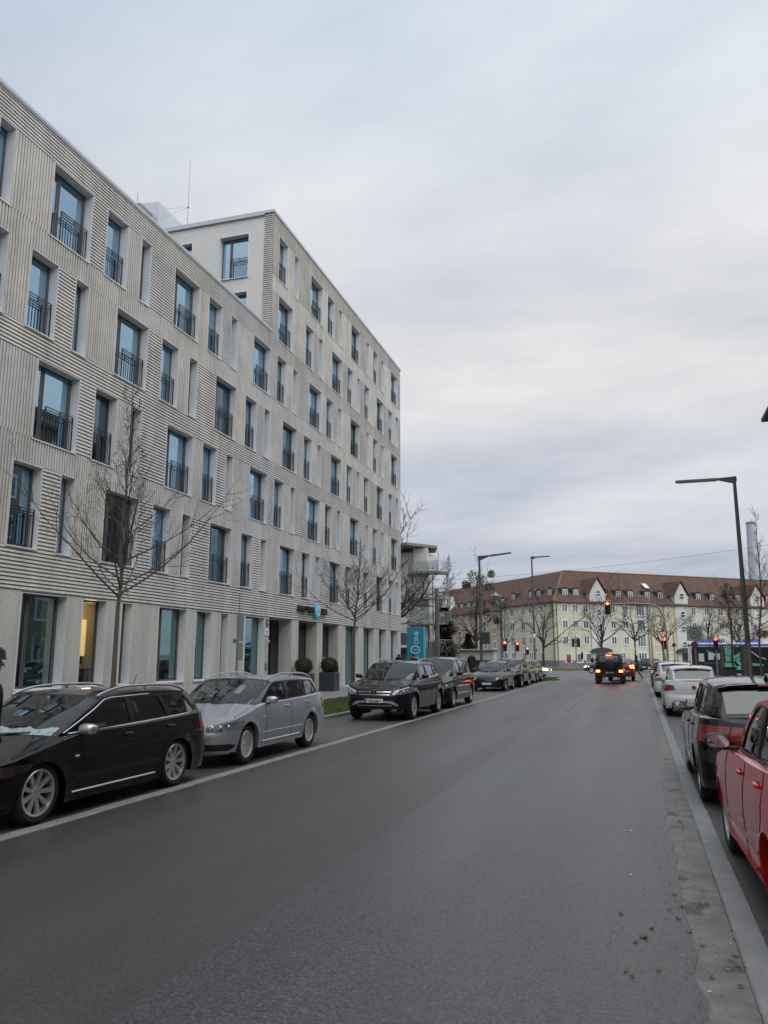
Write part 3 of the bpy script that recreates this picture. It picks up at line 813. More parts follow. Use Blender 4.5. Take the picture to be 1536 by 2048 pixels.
b = MB(); b.path([(.35, -11.1, 4.45), (.35, -11.1, 5.2)], .018, 5); b.path([(0, -11.1, 4.5), (.35, -11.1, 4.5)], .015, 5); b.build('wall_rod', M_cope, hotel)

# ---- planters with clipped balls at the door
M_plant = mat('planter_slate', (.035, .045, .06), .45, noise=(3, 3), col2=(.045, .055, .07))
M_box = mat('boxwood_leaf', (.018, .032, .012), .6, noise=(14, 3), col2=(.04, .07, .02))
def box_ball(parent):
    r = random.Random(3); b = MB()
    b.sphere((0, 0, 1.20), .35, 20, 14, (1, 1, .9))
    for _ in range(5200):
        u, v = r.random() * 6.2832, math.acos(2 * r.random() - 1); R_ = .385 + r.uniform(-.05, .045) + .02 * sin(5 * u) * sin(4 * v)
        p = Vector((R_ * sin(v) * cos(u), R_ * sin(v) * sin(u), 1.20 + R_ * .9 * cos(v)))
        a = Vector((r.gauss(0, 1), r.gauss(0, 1), r.gauss(0, 1))).normalized() * .022; c = Vector((r.gauss(0, 1), r.gauss(0, 1), r.gauss(0, 1))).normalized() * .014
        b.add([p - a, p + c, p + a, p - c], [(0, 1, 2, 3)])
    return b.build('clipped_bush', M_box, parent)
def planter(x, y, label):
    t_ = thing('planter', label, 'planter', (x, y, .12), HA, 'planters at the hotel entrance')
    b = MB(); b.bbox(-.38, .38, -.38, .38, 0, .86, .012); b.build('planter_box', M_plant, t_)
    b = MB(); b.box(-.35, .35, -.35, .35, .84, .87); b.build('potting_soil', M_soil, t_)
    b = MB(); b.path([(0, 0, .86), (0, 0, 1.1)], .04, 6); b.build('stem', M_soil, t_)
    box_ball(t_)
    return t_
pl = planter(-14.05, 35.35, 'tall slate planter with clipped box ball standing in front of the third entrance opening')
dup(pl, (-14.45, 33.2, .12), None, 'slate planter with clipped box ball half hidden behind the silver estate car')
# ------------------------------------------------------------ cars
def paint(name, col, metal=.0, rough=.32, col2=None, drops=True):
    m = mat(name, col, max(rough, .45 if metal < .2 else 0), metal, coat=1.0, spec=(.05 if metal < .2 else .4), noise=(1.2, 3) if col2 else None, col2=col2)
    if drops and not m.get('dr'):
        m['dr'] = 1
        t = m.node_tree; p = t.nodes['Principled BSDF']
        tcn = t.nodes.new('ShaderNodeTexCoord'); v = t.nodes.new('ShaderNodeTexNoise'); v.inputs['Scale'].default_value = 70; v.inputs['Detail'].default_value = 2
        t.links.new(tcn.outputs['Object'], v.inputs['Vector'])
        bb = t.nodes.new('ShaderNodeBump'); bb.inputs['Strength'].default_value = .05; bb.inputs['Distance'].default_value = .003
        t.links.new(v.outputs[0], bb.inputs['Height']); t.links.new(bb.outputs[0], p.inputs['Coat Normal'])
        n2 = t.nodes.new('ShaderNodeTexNoise'); n2.inputs['Scale'].default_value = 2.5; n2.inputs['Detail'].default_value = 5
        t.links.new(tcn.outputs['Object'], n2.inputs['Vector'])
        mr = t.nodes.new('ShaderNodeMapRange'); mr.inputs[1].default_value = .35; mr.inputs[2].default_value = .65; mr.inputs[3].default_value = .02; mr.inputs[4].default_value = .08
        t.links.new(n2.outputs[0], mr.inputs[0]); t.links.new(mr.outputs[0], p.inputs['Coat Roughness'])
    return m
P_black = paint('paint_black', (.003, .0033, .004))
P_silver = paint('paint_silver', (.50, .53, .57), .7, .36)
P_white = paint('paint_white', (.68, .70, .71), 0, .4)
P_red = paint('paint_red', (.56, .014, .010), .1, .35)
P_dkblue = paint('paint_midnight', (.004, .005, .010))
P_grey = paint('paint_charcoal', (.03, .032, .035), .3)
P_dkred = paint('paint_maroon', (.05, .008, .01))
P_ltgrey = paint('paint_pale_silver', (.55, .57, .58), .5, .4)
M_trim = mat('black_trim', (.012, .012, .013), .45)
M_gap = mat('panel_gap', (.004, .004, .004), .8)
M_chrome = mat('chrome', (.72, .73, .75), .12, metal=1.0)
M_satin = mat('satin_metal', (.60, .61, .63), .32, metal=.9)
M_tyre = mat('tyre_rubber', (.009, .009, .009), .85, noise=(6, 4), col2=(.020, .0195, .019), bump=(60, .3, .004))
M_alloy = mat('alloy_rim', (.62, .63, .65), .3, metal=.7)
M_disc = mat('brake_dark', (.008, .008, .009), .7)
M_seat = mat('seat_fabric', (.035, .035, .038), .9)
M_seatl = mat('seat_beige', (.22, .20, .17), .8)
M_dash = mat('dashboard', (.02, .02, .022), .7)
M_lens = mat('headlight_lens', (.42, .45, .48), .12, metal=.55, coat=1, noise=(16, 2), col2=(.10, .11, .12))
M_tail = mat('tail_lens', (.30, .012, .012), .15, coat=1, noise=(9, 2), col2=(.16, .006, .006))
M_brake = mat('brake_lit', (.8, .05, .02), .3, emit=((1, .10, .03), 9.0))
M_headlit = mat('headlight_lit', (.9, .85, .75), .3, emit=((1, .84, .60), 6.0))
M_amber = mat('amber_lens', (.75, .30, .04), .2, coat=1)
M_plate = mat('number_plate', (.62, .63, .62), .4)
M_plblue = mat('plate_band', (.01, .05, .35), .4)
M_mirror = mat('mirror_glass', (.55, .6, .65), .03, metal=1.0)
M_paper = mat('windscreen_note', (.62, .70, .66), .7)
G_car = glassmat('car_glass', (.62, .72, .70), .75, .015, 1.5, (1, 1, 1), .02)
G_cardk = glassmat('car_glass_tinted', (.35, .40, .42), .22, .015, 1.55, (1, 1, 1), .04)

def inpoly(x, y, P):
    c = False; j = len(P) - 1
    for i in range(len(P)):
        xi, yi = P[i]; xj, yj = P[j]
        if (yi > y) != (yj > y) and x < (xj - xi) * (y - yi) / (yj - yi) + xi: c = not c
        j = i
    return c
def tess(outline, holes=(), step=.12, extra=None):
    """2d triangulation of outline minus holes, with interior points so it can follow a curved surface"""
    vs = []; es = []; fs = []
    def loop(P, close=True):
        o = len(vs)
        pts = []
        for i in range(len(P)):
            a = P[i]; b_ = P[(i + 1) % len(P)]
            n = max(1, int(math.hypot(b_[0] - a[0], b_[1] - a[1]) / step))
            pts += [(lerp(a[0], b_[0], k / n), lerp(a[1], b_[1], k / n)) for k in range(n)]
        vs.extend(pts); n = len(pts)
        es.extend([(o + i, o + (i + 1) % n) for i in range(n)])
    loop(outline)
    for h in holes: loop(h)
    if extra: loop(extra)
    xs = [p[0] for p in outline]; ys = [p[1] for p in outline]
    x = min(xs) + step
    while x < max(xs):
        y = min(ys) + step
        while y < max(ys):
            if inpoly(x, y, outline): vs.append((x, y))
            y += step
        x += step
    r = delaunay_2d_cdt([Vector(v) for v in vs], es, [], 0, 1e-5)
    V = [tuple(v) for v in r[0]]; F = []
    for f in r[2]:
        cx = sum(V[i][0] for i in f) / len(f); cy = sum(V[i][1] for i in f) / len(f)
        if inpoly(cx, cy, outline) and not any(inpoly(cx, cy, h) for h in holes): F.append(tuple(f))
    return V, F
def shrink(P, d):
    cx = sum(p[0] for p in P) / len(P); cy = sum(p[1] for p in P) / len(P)
    return [(x + (cx - x) * d / max(.15, abs(cx - x)) if abs(cx - x) > 1e-6 else x, y + (cy - y) * d / max(.15, abs(cy - y)) if abs(cy - y) > 1e-6 else y) for x, y in P]

_wheels = {}
def wheel_mesh(R, W, rim, spokes, style, col):
    k = (R, W, rim, spokes, style, col.name)
    if k in _wheels: return _wheels[k]
    T = MB(); h = W / 2
    T.lathe([(rim - .01, -h * .85), (rim + .01, -h * .95), (rim + (R - rim) * .5, -h), (R - .025, -h * .92), (R - .006, -h * .72), (R, -h * .4), (R, h * .4), (R - .006, h * .72),
             (R - .025, h * .92), (rim + (R - rim) * .5, h), (rim + .01, h * .95), (rim - .01, h * .85)], 36, 'X', (0, 0, 0))
    r_ = MB()   # outer face at +x
    r_.lathe([(rim, h * .84), (rim - .012, h * .93), (rim - .03, h * .86), (rim - .035, -h * .5)], 36, 'X')
    r_.lathe([(.0, h * .62), (.055, h * .62), (.065, h * .45), (.065, 0)], 20, 'X')
    for s in range(spokes):
        a = 2 * pi * s / spokes
        offs = (-.085, .085) if style == 'twin' else (0,)
        for da in offs:
            aa = a + da * (1 if style != 'twin' else 1.0)
            w0, w1 = (.017, .024) if style != 'cap' else (.035, .055)
            if style == 'twin': w0, w1 = .013, .016
            r0, r1 = .045, rim - .02
            def P(rr, ww, xx, aa=aa): return (xx, rr * cos(aa) - ww * sin(aa), rr * sin(aa) + ww * cos(aa))
            x0, x1 = h * .58, h * .80
            r_.add([P(r0, -w0, x0), P(r0, w0, x0), P(r1, w1, x1), P(r1, -w1, x1), P(r0, -w0 * 1.3, x0 - .03), P(r0, w0 * 1.3, x0 - .03), P(r1, w1 * 1.2, x1 - .035), P(r1, -w1 * 1.2, x1 - .035)],
                   [(0, 1, 2, 3), (0, 3, 7, 4), (1, 5, 6, 2)])
    d = MB(); d.lathe([(0, h * .1), (rim - .03, h * .1)], 28, 'X')
    me = (T.mesh('wheel', M_tyre, 35), r_.mesh('rim', col, 35), d.mesh('brake_disc', M_disc))
    _wheels[k] = me
    return me

def ellips(b, c, s, n=14, m=10, e=.75):
    """rounded-box blob (superellipsoid)"""
    def p_(v, e_): return math.copysign(abs(v) ** e_, v)
    rows = []
    for i in range(m + 1):
        t = -pi / 2 + pi * i / m
        rows.append([(c[0] + s[0] * p_(cos(t), e) * p_(cos(2 * pi * k / n), e), c[1] + s[1] * p_(cos(t), e) * p_(sin(2 * pi * k / n), e), c[2] + s[2] * p_(sin(t), e)) for k in range(n)])
    return b.grid(rows, True)

def car(name, label, cat, sp, loc, rz, group=None, detail=2):
    """sp: dict of proportions.  Local frame: x across, y from nose (0) to tail (L) shifted so the origin is mid-length, z up."""
    L, W = sp['L'], sp['W'] / 2; pm = sp['paint']; Dn, Dr = sp.get('Dn', .62), sp.get('Dr', .42); nf, nr = sp.get('nf', 2.7), sp.get('nr', 3.4)
    fa, ra = sp['fa'], sp['fa'] + sp['wb']; Rw = sp['Rw']; Ra = sp.get('Ra', Rw + .045); sill = sp.get('sill', .21)
    root = thing(name, label, cat, loc, rz, group)
    top = sp['top']; fz = sp['nose']; rz_ = sp['tail']; wz = sp.get('wz', [(.15, .90), (.22, .955), (.38, .985), (.60, 1.0), (.78, .992), (.9, .965), (1.05, .93)])
    oy = -L / 2
    lip = sp.get('lip', .012)
    # ---- perimeter columns: (kind, param)
    cols = []
    NF = 11
    for i in range(NF + 1): cols.append(('f', i / NF))
    s0, s1 = Dn, L - Dr
    ss = set()
    x = s0 + .06
    while x < s1 - .03: ss.add(round(x, 3)); x += .13
    arch = []
    for c in (fa, ra):
        a = [c - Ra * cos(pi * k / 16) for k in range(17)] + [c - Ra - .012, c + Ra + .012]
        ss = {q for q in ss if not (c - Ra - .05 < q < c + Ra + .05)}
        arch += a
    for q in arch:
        if s0 + .01 < q < s1 - .01: ss.add(round(q, 4))
    for q in sorted(ss): cols.append(('s', q))
    for i in range(NF + 1): cols.append(('r', i / NF))
    def plan(kind, t):
        if kind == 'f':
            a = t * pi / 2; sx = sin(a) ** (2 / nf) if t > 0 else 0; sy = 1 - (cos(a) ** (2 / nf) if t < 1 else 0)
            return sx, Dn * sy, cos(min(1, t) * pi / 2) ** .35 if t < 1 else 0., 0.
        if kind == 'r':
            a = (1 - t) * pi / 2; sx = sin(a) ** (2 / nr) if t < 1 else 0; sy = 1 - (cos(a) ** (2 / nr) if t > 0 else 0)
            return sx, L - Dr * sy, 0., cos(a) ** .35 if t > 0 else 0.
        return 1., t, 0., 0.
    taper = sp.get('taper', .02)
    def ptz(kind, t, z, off=0.):
        sx, s, wf, wr = plan(kind, t)
        wv = W * interp(wz, z) * (1 - taper * max(0, 1 - s / 1.2) ** 2 - taper * max(0, 1 - (L - s) / 1.2) ** 2)
        # flare round the wheels
        for c in (fa, ra):
            d = math.hypot(s - c, z - Rw)
            if kind == 's' and Ra <= d + 1e-3 and d < Ra + .10: wv += lip * (1 - (d - Ra) / .10)
        y = s + interp(fz, z) * wf - interp(rz_, z) * wr
        p = Vector((wv * sx, y, z))
        if off:
            sx2 = plan(kind, min(1, t + .02) if kind != 's' else t)
            if kind == 's': n_ = Vector((1, 0, .1)).normalized()
            else:
                e_ = .01; q1 = ptz(kind, max(0, t - e_), z); q2 = ptz(kind, min(1, t + e_), z); d = q2 - q1; n_ = Vector((d.y, -d.x, 0)).normalized() if d.length > 0 else Vector((0, -1, 0))
                if kind == 'r': n_ = Vector((d.y, -d.x, 0)).normalized()
            p = p + n_ * off
        return p
    def topz(kind, t):
        sx, s, wf, wr = plan(kind, t); return sinterp(top, s)
    def botz(kind, t):
        sx, s, wf, wr = plan(kind, t)
        z = sill + sp.get('rise', .03) * (max(0, 1 - s / .8) + max(0, 1 - (L - s) / .8))
        for c in (fa, ra):
            if abs(s - c) < Ra + 1e-4 and kind == 's': z = max(z, Rw + sqrt(max(0, Ra * Ra - (s - c) ** 2)))
        if kind == 'r' and abs(s - ra) < Ra: z = max(z, Rw + sqrt(max(0, Ra * Ra - (s - ra) ** 2)))
        if kind == 'f' and abs(s - fa) < Ra: z = max(z, Rw + sqrt(max(0, Ra * Ra - (s - fa) ** 2)))
        return z
    K = 14
    half = []
    for kd, t in cols:
        zb, zt = botz(kd, t), topz(kd, t)
        col = [ptz(kd, t, lerp(zb, zt, k / K)) for k in range(K + 1)]
        tp = col[-1]
        # rounded shoulder
        sx, s, wf, wr = plan(kd, t)
        col[-1] = ptz(kd, t, zt - .004)
        half.append(col)
    def S(p, sg): return (sg * p.x, p.y + oy, p.z)
    B = MB()
    lipr = []
    full = [[S(p, -1) for p in c] for c in half[::-1]][:-1] + [[S(p, 1) for p in c] for c in half]
    B.grid(full)
    # arch / sill inner flange
    for sg in (-1, 1):
        rows = []
        for (kd, t), c in zip(cols, half):
            p = c[0]; rows.append([S(p, sg), (sg * (p.x - .07 if p.x > .1 else p.x), p.y + oy, p.z + .003)])
        B.grid(rows)
    # shoulder ring -> inset ring
    sc_, sd_ = sp['cowl'], sp.get('deck', L)
    ins, rise = sp.get('inset', .075), sp.get('shrise', .012)
    # hood: Coons patch between nose edge, fender edges and the cowl
    nose = [half[i][-1] for i in range(NF + 1)]
    side = [c[-1] for (kd, t), c in zip(cols, half) if kd == 's']
    def patch_between(nose, side, cut, sgn, crown, bow):
        F = [Vector((-p.x, p.y, p.z)) for p in nose[::-1]][:-1] + [p.copy() for p in nose]
        sd = [nose[-1]] + [p for p in side if (p.y < cut if sgn > 0 else p.y > cut)]
        z_ = sinterp(top, cut); last = Vector((interp([(q.y, q.x) for q in side], cut), cut, z_))
        sd.append(last); n = len(F); W1 = F[-1].x
        rows = []
        for r_i, e_ in enumerate(sd):
            v = r_i / (len(sd) - 1); row = []
            for c_i in range(n):
                a = F[c_i].x / W1
                base = F[c_i]
                # transition from nose curve to cowl curve
                y0 = base.y; yn = nose[-1].y
                f = (e_.y - yn) / (cut - yn)
                yy = e_.y + (base.y - yn) * (1 - f) - sgn * bow * f * (1 - a * a)
                zz = e_.z + (base.z - nose[-1].z) * (1 - f) + crown * min(1., f * 3.0 + .12 * (1 if f > 0 else 0)) * (1 - abs(a) ** 3.2)
                row.append((a * e_.x, yy + oy, zz))
            rows.append(row)
        return rows
    B.grid(patch_between(nose, side, sc_, 1, sp.get('crown', .045), sp.get('cbow', .20)))
    if 'deck' in sp:
        nose_r = [half[-1 - i][-1] for i in range(NF + 1)]
        B.grid(patch_between(nose_r, side[::-1], sd_, -1, .03, .12))
    # shelf between body top edge and the glasshouse
    for sg in (-1, 1):
        rows = []
        for (kd, t), c in zip(cols, half):
            p = c[-1]
            if p.y < sc_ - .12 or p.y > (sd_ + .1 if 'deck' in sp else 99): continue
            q = Vector((max(0, p.x - ins - .03), min(p.y, L - sp.get('rinset', .10)) if kd == 'r' else p.y, p.z + rise))
            m_ = Vector((max(0, p.x - .012), p.y - (.008 if kd == 'r' else 0), p.z + rise * .7))
            rows.append([S(p, sg), S(m_, sg), S(q, sg)])
        B.grid(rows)
    body = B.mesh('body', pm, None)
    fixn(body); body.polygons.foreach_set('use_smooth', [True] * len(body.polygons)); body.set_sharp_from_angle(angle=radians(38))
    body_o = link('body', body, root)
    # ---- glasshouse
    gh = sp['gh']; A0, A1, D1, D0 = gh['A0'], gh['A1'], gh['D1'], gh['D0']
    roof = gh['roof']; zb0 = sinterp(top, (A0[0] + D0[0]) / 2)
    lean, curv = gh.get('lean', .30), gh.get('curv', .16)
    def GH(s, z):
        zb = sinterp(top, min(max(s, A0[0]), D0[0]))
        b_ = W * interp(wz, zb) - ins
        b_ -= gh.get('tf', .10) * max(0, 1 - (s - A0[0]) / .9) ** 2 + gh.get('tr', .10) * max(0, 1 - (D0[0] - s) / .9) ** 2
        h_ = max(0, z - zb); return b_ - h_ * lean * .6 - h_ * h_ * curv * 1.3
    A_line = gh.get('Apts') or [A0, (lerp(A0[0], A1[0], .5), lerp(A0[1], A1[1], .5) + .018), A1]
    D_line = gh.get('Dpts') or [D1, (lerp(D1[0], D0[0], .5) + .015, lerp(D1[1], D0[1], .5) + .01), D0]
    rf = [p for p in roof if A1[0] < p[0] < D1[0]]
    outline = [(A0[0], A0[1] - .05)] + A_line + rf + D_line + [(D0[0], D0[1] - .06)]
    nb = 6
    outline += [(lerp(D0[0], A0[0], k / nb), sinterp(top, lerp(D0[0], A0[0], k / nb)) - .05) for k in range(1, nb)]
    wins = gh['wins']
    dark = gh.get('dark')
    V, F = tess(outline, wins, .14, dark)
    G = MB()
    for sg in (-1, 1):
        vs = [(sg * GH(s, z), s + oy, z) for s, z in V]
        lt = []; dk = []
        for f in F:
            cx = sum(V[i][0] for i in f) / 3; cy = sum(V[i][1] for i in f) / 3
            (dk if dark and inpoly(cx, cy, dark) else lt).append(f if sg > 0 else f[::-1])
        G.k = 0; G.add(vs, lt)
        G.k = 1; G.add(vs, dk)
        # reveal thickness of the window cut-outs
        for w_ in wins:
            rows = [[(sg * GH(s, z), s + oy, z), (sg * (GH(s, z) - .018), s + oy, z)] for s, z in w_ + w_[:1]]
            G.grid(rows)
    G.k = 0
    # roof skin
    cw = gh.get('crown', .055); st = [A1] + rf + [D1]; xs = []
    for (a, az), (b_, bz) in zip(st, st[1:]):
        n = max(2, int((b_ - a) / .18)); xs += [lerp(a, b_, k / n) for k in range(n)]
    xs.append(D1[0])
    AA = [-1, -.985, -.95, -.88, -.78, -.6, -.4, -.2, 0, .2, .4, .6, .78, .88, .95, .985, 1]
    fb, rbw = gh.get('fbow', .10), gh.get('rbow', .06)
    def roofz(s): return sinterp(st, s)
    def crownf(a): return (1 - abs(a) ** 2.4) ** .62
    rows = []
    for s in xs:
        e_ = GH(s, roofz(s)); f = (s - A1[0]) / (D1[0] - A1[0]); bow = lerp(-fb, rbw, f)
        rows.append([(a * e_, s + bow * (1 - a * a) + oy, roofz(s) + cw * crownf(a)) for a in AA])
    G.grid(rows)
    ghm = G.mesh('cabin_shell', [pm, M_trim], None)
    ghm.polygons.foreach_set('use_smooth', [True] * len(ghm.polygons)); ghm.set_sharp_from_angle(angle=radians(34))
    link('cabin_shell', ghm, root)
    # windscreen and rear window
    def screen(line, bow0, bow1, c0, c1, vs, cols_, glass, nm, paintrows, inset_a, sgnb):
        tl = [0]
        for a, b_ in zip(line, line[1:]): tl.append(tl[-1] + math.hypot(b_[0] - a[0], b_[1] - a[1]))
        T = [(q / tl[-1], p) for q, p in zip(tl, line)]
        def E(v): return sinterp([(q, p[0]) for q, p in T], v), sinterp([(q, p[1]) for q, p in T], v)
        def P(v, a):
            s, z = E(v); x_ = GH(s, z)
            return Vector((a * x_, s + sgnb * lerp(bow0, bow1, v) * (1 - a * a) + oy, z + lerp(c0, c1, v) * crownf(a) * (1 if True else 0)))
        gA = [-inset_a] + [q for q in AA if abs(q) < inset_a] + [inset_a]
        Vv = [vs[0] + (vs[1] - vs[0]) * k / 8 for k in range(9)]
        g = MB(); g.grid([[P(v, a) for a in gA] for v in Vv])
        gm = g.mesh(nm, glass, 180); link(nm, gm, root)
        # frame strips
        q = MB()
        if vs[0] > 0: q.grid([[P(v, a) for a in AA] for v in (0, vs[0] * .5, vs[0])])
        if vs[1] < 1: q.grid([[P(v, a) for a in AA] for v in (vs[1], (vs[1] + 1) / 2, 1)])
        for sg in (-1, 1): q.grid([[P(v, sg * lerp(inset_a, 1, k / 2)) for k in range(3)] for v in Vv])
        q.build(nm + '_frame', paintrows, root, 40)
        return P
    PW = screen(A_line, gh.get('wbow', .22), fb, .018, cw, (.0, .955), None, sp.get('glass', G_car), 'windscreen', sp.get('wframe', M_trim), .955, -1)
    PR = screen(D_line[::-1], gh.get('rwbow', .05), rbw, .02, cw, gh.get('rv', (.12, .86)), None, sp.get('rglass', sp.get('glass', G_car)), 'rear_window', sp.get('rframe', pm), gh.get('ra', .86), 1)
    # side panes
    for w_ in wins:
        Vp, Fp = tess(w_, (), .2)
        for sg in (-1, 1):
            g = MB(); g.add([(sg * (GH(s, z) - .010), s + oy, z) for s, z in Vp], [f if sg > 0 else f[::-1] for f in Fp])
            g.build('side_window', sp.get('sglass', sp.get('glass', G_car)), root)
    # chrome / black strip along the belt and round the glass
    trim_m = sp.get('belttrim')
    if trim_m:
        for sg in (-1, 1):
            b = MB(); w0, w1 = gh['beltspan']
            n = 14
            pts = [(sg * (GH(lerp(w0, w1, k / n), sinterp(gh['beltline'], lerp(w0, w1, k / n))) + .004), lerp(w0, w1, k / n) + oy, sinterp(gh['beltline'], lerp(w0, w1, k / n))) for k in range(n + 1)]
            b.path(pts, .010, 5)
            if sp.get('arctrim'):
                pts = [(sg * (GH(s, z) + .004), s + oy, z) for s, z in gh['arc']]
                b.path(pts, .008, 5)
            b.build('window_trim', trim_m, root)
    # ---- panel gaps
    def side_pt(s, z, off=.0015): 
        p = ptz('s', s, z); return Vector((p.x + off, p.y, p.z))
    if detail > 0:
        for sg in (-1, 1):
            b = MB()
            for s_ in sp['doors']:
                zb = botz('s', s_) + .02; zt = topz('s', s_) - .012
                sh = sp.get('doorshape', {}).get(s_)
                pts = []
                for k in range(13):
                    z = lerp(zb, zt, k / 12); s2 = s_ + (sh * (1 - k / 12) ** 1.5 if sh else 0)
                    # keep clear of the wheel arch
                    d = math.hypot(s2 - ra, z - Rw)
                    if d < Ra + .03 and s2 > ra - Ra - .3: s2 = ra - sqrt(max(0, (Ra + .03) ** 2 - (z - Rw) ** 2))
                    p = side_pt(s2, z); pts.append((sg * p.x, p.y + oy, p.z))
                b.path(pts, .0022, 4)
            # sill line
            zs = sill + .09
            pts = [side_pt(lerp(fa + Ra + .04, ra - Ra - .04, k / 10), zs) for k in range(11)]
            b.path([(sg * p.x, p.y + oy, p.z) for p in pts], .003, 4)
            b.build('panel_gap', M_gap, root)
        # bonnet shut line
        b = MB()
        for sg in (-1, 1):
            pts = []
            for k in range(9):
                s_ = lerp(Dn * .8, sc_ - .02, k / 8); e_ = interp([(q.y, q.x) for q in [nose[-1]] + side], s_); z = sinterp(top, s_)
                a = .90
                f = max(0, (s_ - nose[-1].y) / (sc_ - nose[-1].y)); pts.append((sg * a * e_, s_ + oy, z + sp.get('crown', .045) * min(1, f * 3 + .12) * (1 - a ** 3.2) + .001))
            b.path(pts, .0035, 4)
        b.build('bonnet_gap', M_gap, root)
        # creases on the flanks
        for (z0, z1, ra_, m_, nm) in sp.get('strips', ()):
            for sg in (-1, 1):
                b = MB(); rows = []
                u0, u1 = fa + Ra + .10, ra - Ra - .06
                for k in range(9):
                    s_ = lerp(u0, u1, k / 8); p0 = side_pt(s_, z0, .001); p1 = side_pt(s_, z1, .001); pm_ = side_pt(s_, (z0 + z1) / 2, ra_)
                    rows.append([(sg * p0.x, p0.y + oy, p0.z), (sg * pm_.x, pm_.y + oy, pm_.z), (sg * p1.x, p1.y + oy, p1.z)])
                b.grid(rows); b.build(nm, m_, root)
    # ---- generic surface patches.  q: 0 centre .. 1 corner, >1 continues along the flank
    def surf(end, q, z, off):
        sg = -1 if q < 0 else 1; a = abs(q)
        if a <= 1: a = math.asin(min(1, a) ** ((nf if end == 'f' else nr) / 2)) * 2 / pi
        if end == 'f':
            if a <= 1: p = ptz('f', a, z, off)
            else: p = ptz('s', Dn + (a - 1), z, off)
        else:
            if a <= 1: p = ptz('r', 1 - a, z, off)
            else: p = ptz('s', L - Dr - (a - 1), z, off)
        return Vector((sg * p.x, p.y + oy, p.z))
    def patch(nm, end, top_, bot_, m, off=.004, par=None, mirror=False, n=8, depth=.01, smooth=40):
        outs = []
        for sg in ((1, -1) if mirror else (1,)):
            b = MB(); rows = []
            def along(P, t):
                f = t * (len(P) - 1); i = min(int(f), len(P) - 2); return (lerp(P[i][0], P[i + 1][0], f - i), lerp(P[i][1], P[i + 1][1], f - i))
            N_ = n * max(1, len(top_) - 1)
            for k in range(N_ + 1):
                a = along(top_, k / N_); c = along(bot_, k / N_)
                m1 = [(lerp(c[0], a[0], j / 4), lerp(c[1], a[1], j / 4)) for j in range(5)]
                row = [surf(end, sg * m1[0][0], m1[0][1], off - depth)] + [surf(end, sg * q_, z_, off) for q_, z_ in m1] + [surf(end, sg * m1[-1][0], m1[-1][1], off - depth)]
                rows.append([tuple(p) for p in row])
            b.grid(rows)
            outs.append(b.build(nm, m, par or root, smooth))
        return outs
    for pd in sp.get('patches', ()): patch(*pd[:5], **(pd[5] if len(pd) > 5 else {}))
    # ---- number plates
    def plate(end, z, text, flat=0.0, w_=.52, h_=.11):
        p = surf(end, 0.001, z, .006); y = p.y; s_ = -1 if end == 'f' else 1
        b = MB(); b.bbox(-w_ / 2, w_ / 2, y - .02 if s_ > 0 else y - .012, y + .012 if s_ > 0 else y + .02, z - h_ / 2, z + h_ / 2, .003)
        o = b.build('number_plate', M_plate, root)
        yy = y + s_ * .0135; b = MB(); x0 = -w_ / 2 + .004 if s_ < 0 else w_ / 2 - .004 - .045
        b.box(x0, x0 + .045, yy - .0006, yy + .0006, z - h_ / 2 + .004, z + h_ / 2 - .004); b.build('plate_band', M_plblue, o)
        if text: text_mesh('plate_text', text, .098, M_dark, o, (.02 if s_ < 0 else -.02, yy + s_ * .001, z - .002), (pi / 2, 0, 0 if s_ < 0 else pi), .0005, sx=.86)
    for pl_ in sp.get('plates', ()): plate(*pl_)
    # ---- wheels
    T, Rm, Dc = wheel_mesh(Rw, sp.get('tw', .215), sp.get('rim', Rw * .70), sp.get('spokes', 9), sp.get('wstyle', 'std'), sp.get('rimmat', M_alloy))
    xw = W - sp.get('tw', .215) / 2 - sp.get('wtuck', .03)
    for s_ in (fa, ra):
        for sg in (-1, 1):
            o = link('wheel', T, root, (sg * xw, s_ + oy, Rw), 0 if sg > 0 else pi)
            link('rim', Rm, o); link('brake_disc', Dc, o)
    b = MB()
    for s_ in (fa, ra):
        for sg in (-1, 1):
            rows = [[(sg * x_, s_ + oy - (Ra + .002) * cos(pi * k / 14), Rw + (Ra + .002) * sin(pi * k / 14)) for x_ in (W - .06, W - .42)] for k in range(15)]
            b.grid(rows); b.box(sg * (W - .42) - .01, sg * (W - .42) + .01, s_ + oy - Ra, s_ + oy + Ra, .15, Rw + Ra)
    b.build('wheel_housing', M_trim, root)
    b = MB(); b.box(-W + .42, W - .42, .28 + oy, L - .28 + oy, sill + .0, .55).box(-W + .06, W - .06, fa + Ra + .06 + oy, ra - Ra - .06 + oy, sill + .005, .50)
    b.box(-W + .06, W - .06, fa + Ra - .02 + oy, ra - Ra + oy, .48, .50)
    b.build('underbody', M_trim, root)
    # ---- interior
    if detail > 0:
        seat_m = sp.get('seat', M_seat)
        zf = sp.get('hip', .50); s1_ = gh.get('seat1', lerp(A0[0], D0[0], .32)); s2_ = gh.get('seat2', lerp(A0[0], D0[0], .60))
        hb = zf + .62
        for sx_ in (-.36, .36):
            b = MB(); b.bbox(sx_ - .25, sx_ + .25, s1_ + oy, s1_ + .5 + oy, zf - .12, zf + .08, .04)
            b.bbox(sx_ - .24, sx_ + .24, s1_ + .44 + oy, s1_ + .58 + oy, zf, hb, .05); b.bbox(sx_ - .13, sx_ + .13, s1_ + .50 + oy, s1_ + .60 + oy, hb + .03, hb + .20, .03)
            b.build('seat', seat_m, root, 60)
        b = MB(); b.bbox(-.62, .62, s2_ + oy, s2_ + .5 + oy, zf - .12, zf + .06, .04); b.bbox(-.62, .62, s2_ + .46 + oy, s2_ + .6 + oy, zf, hb - .02, .05)
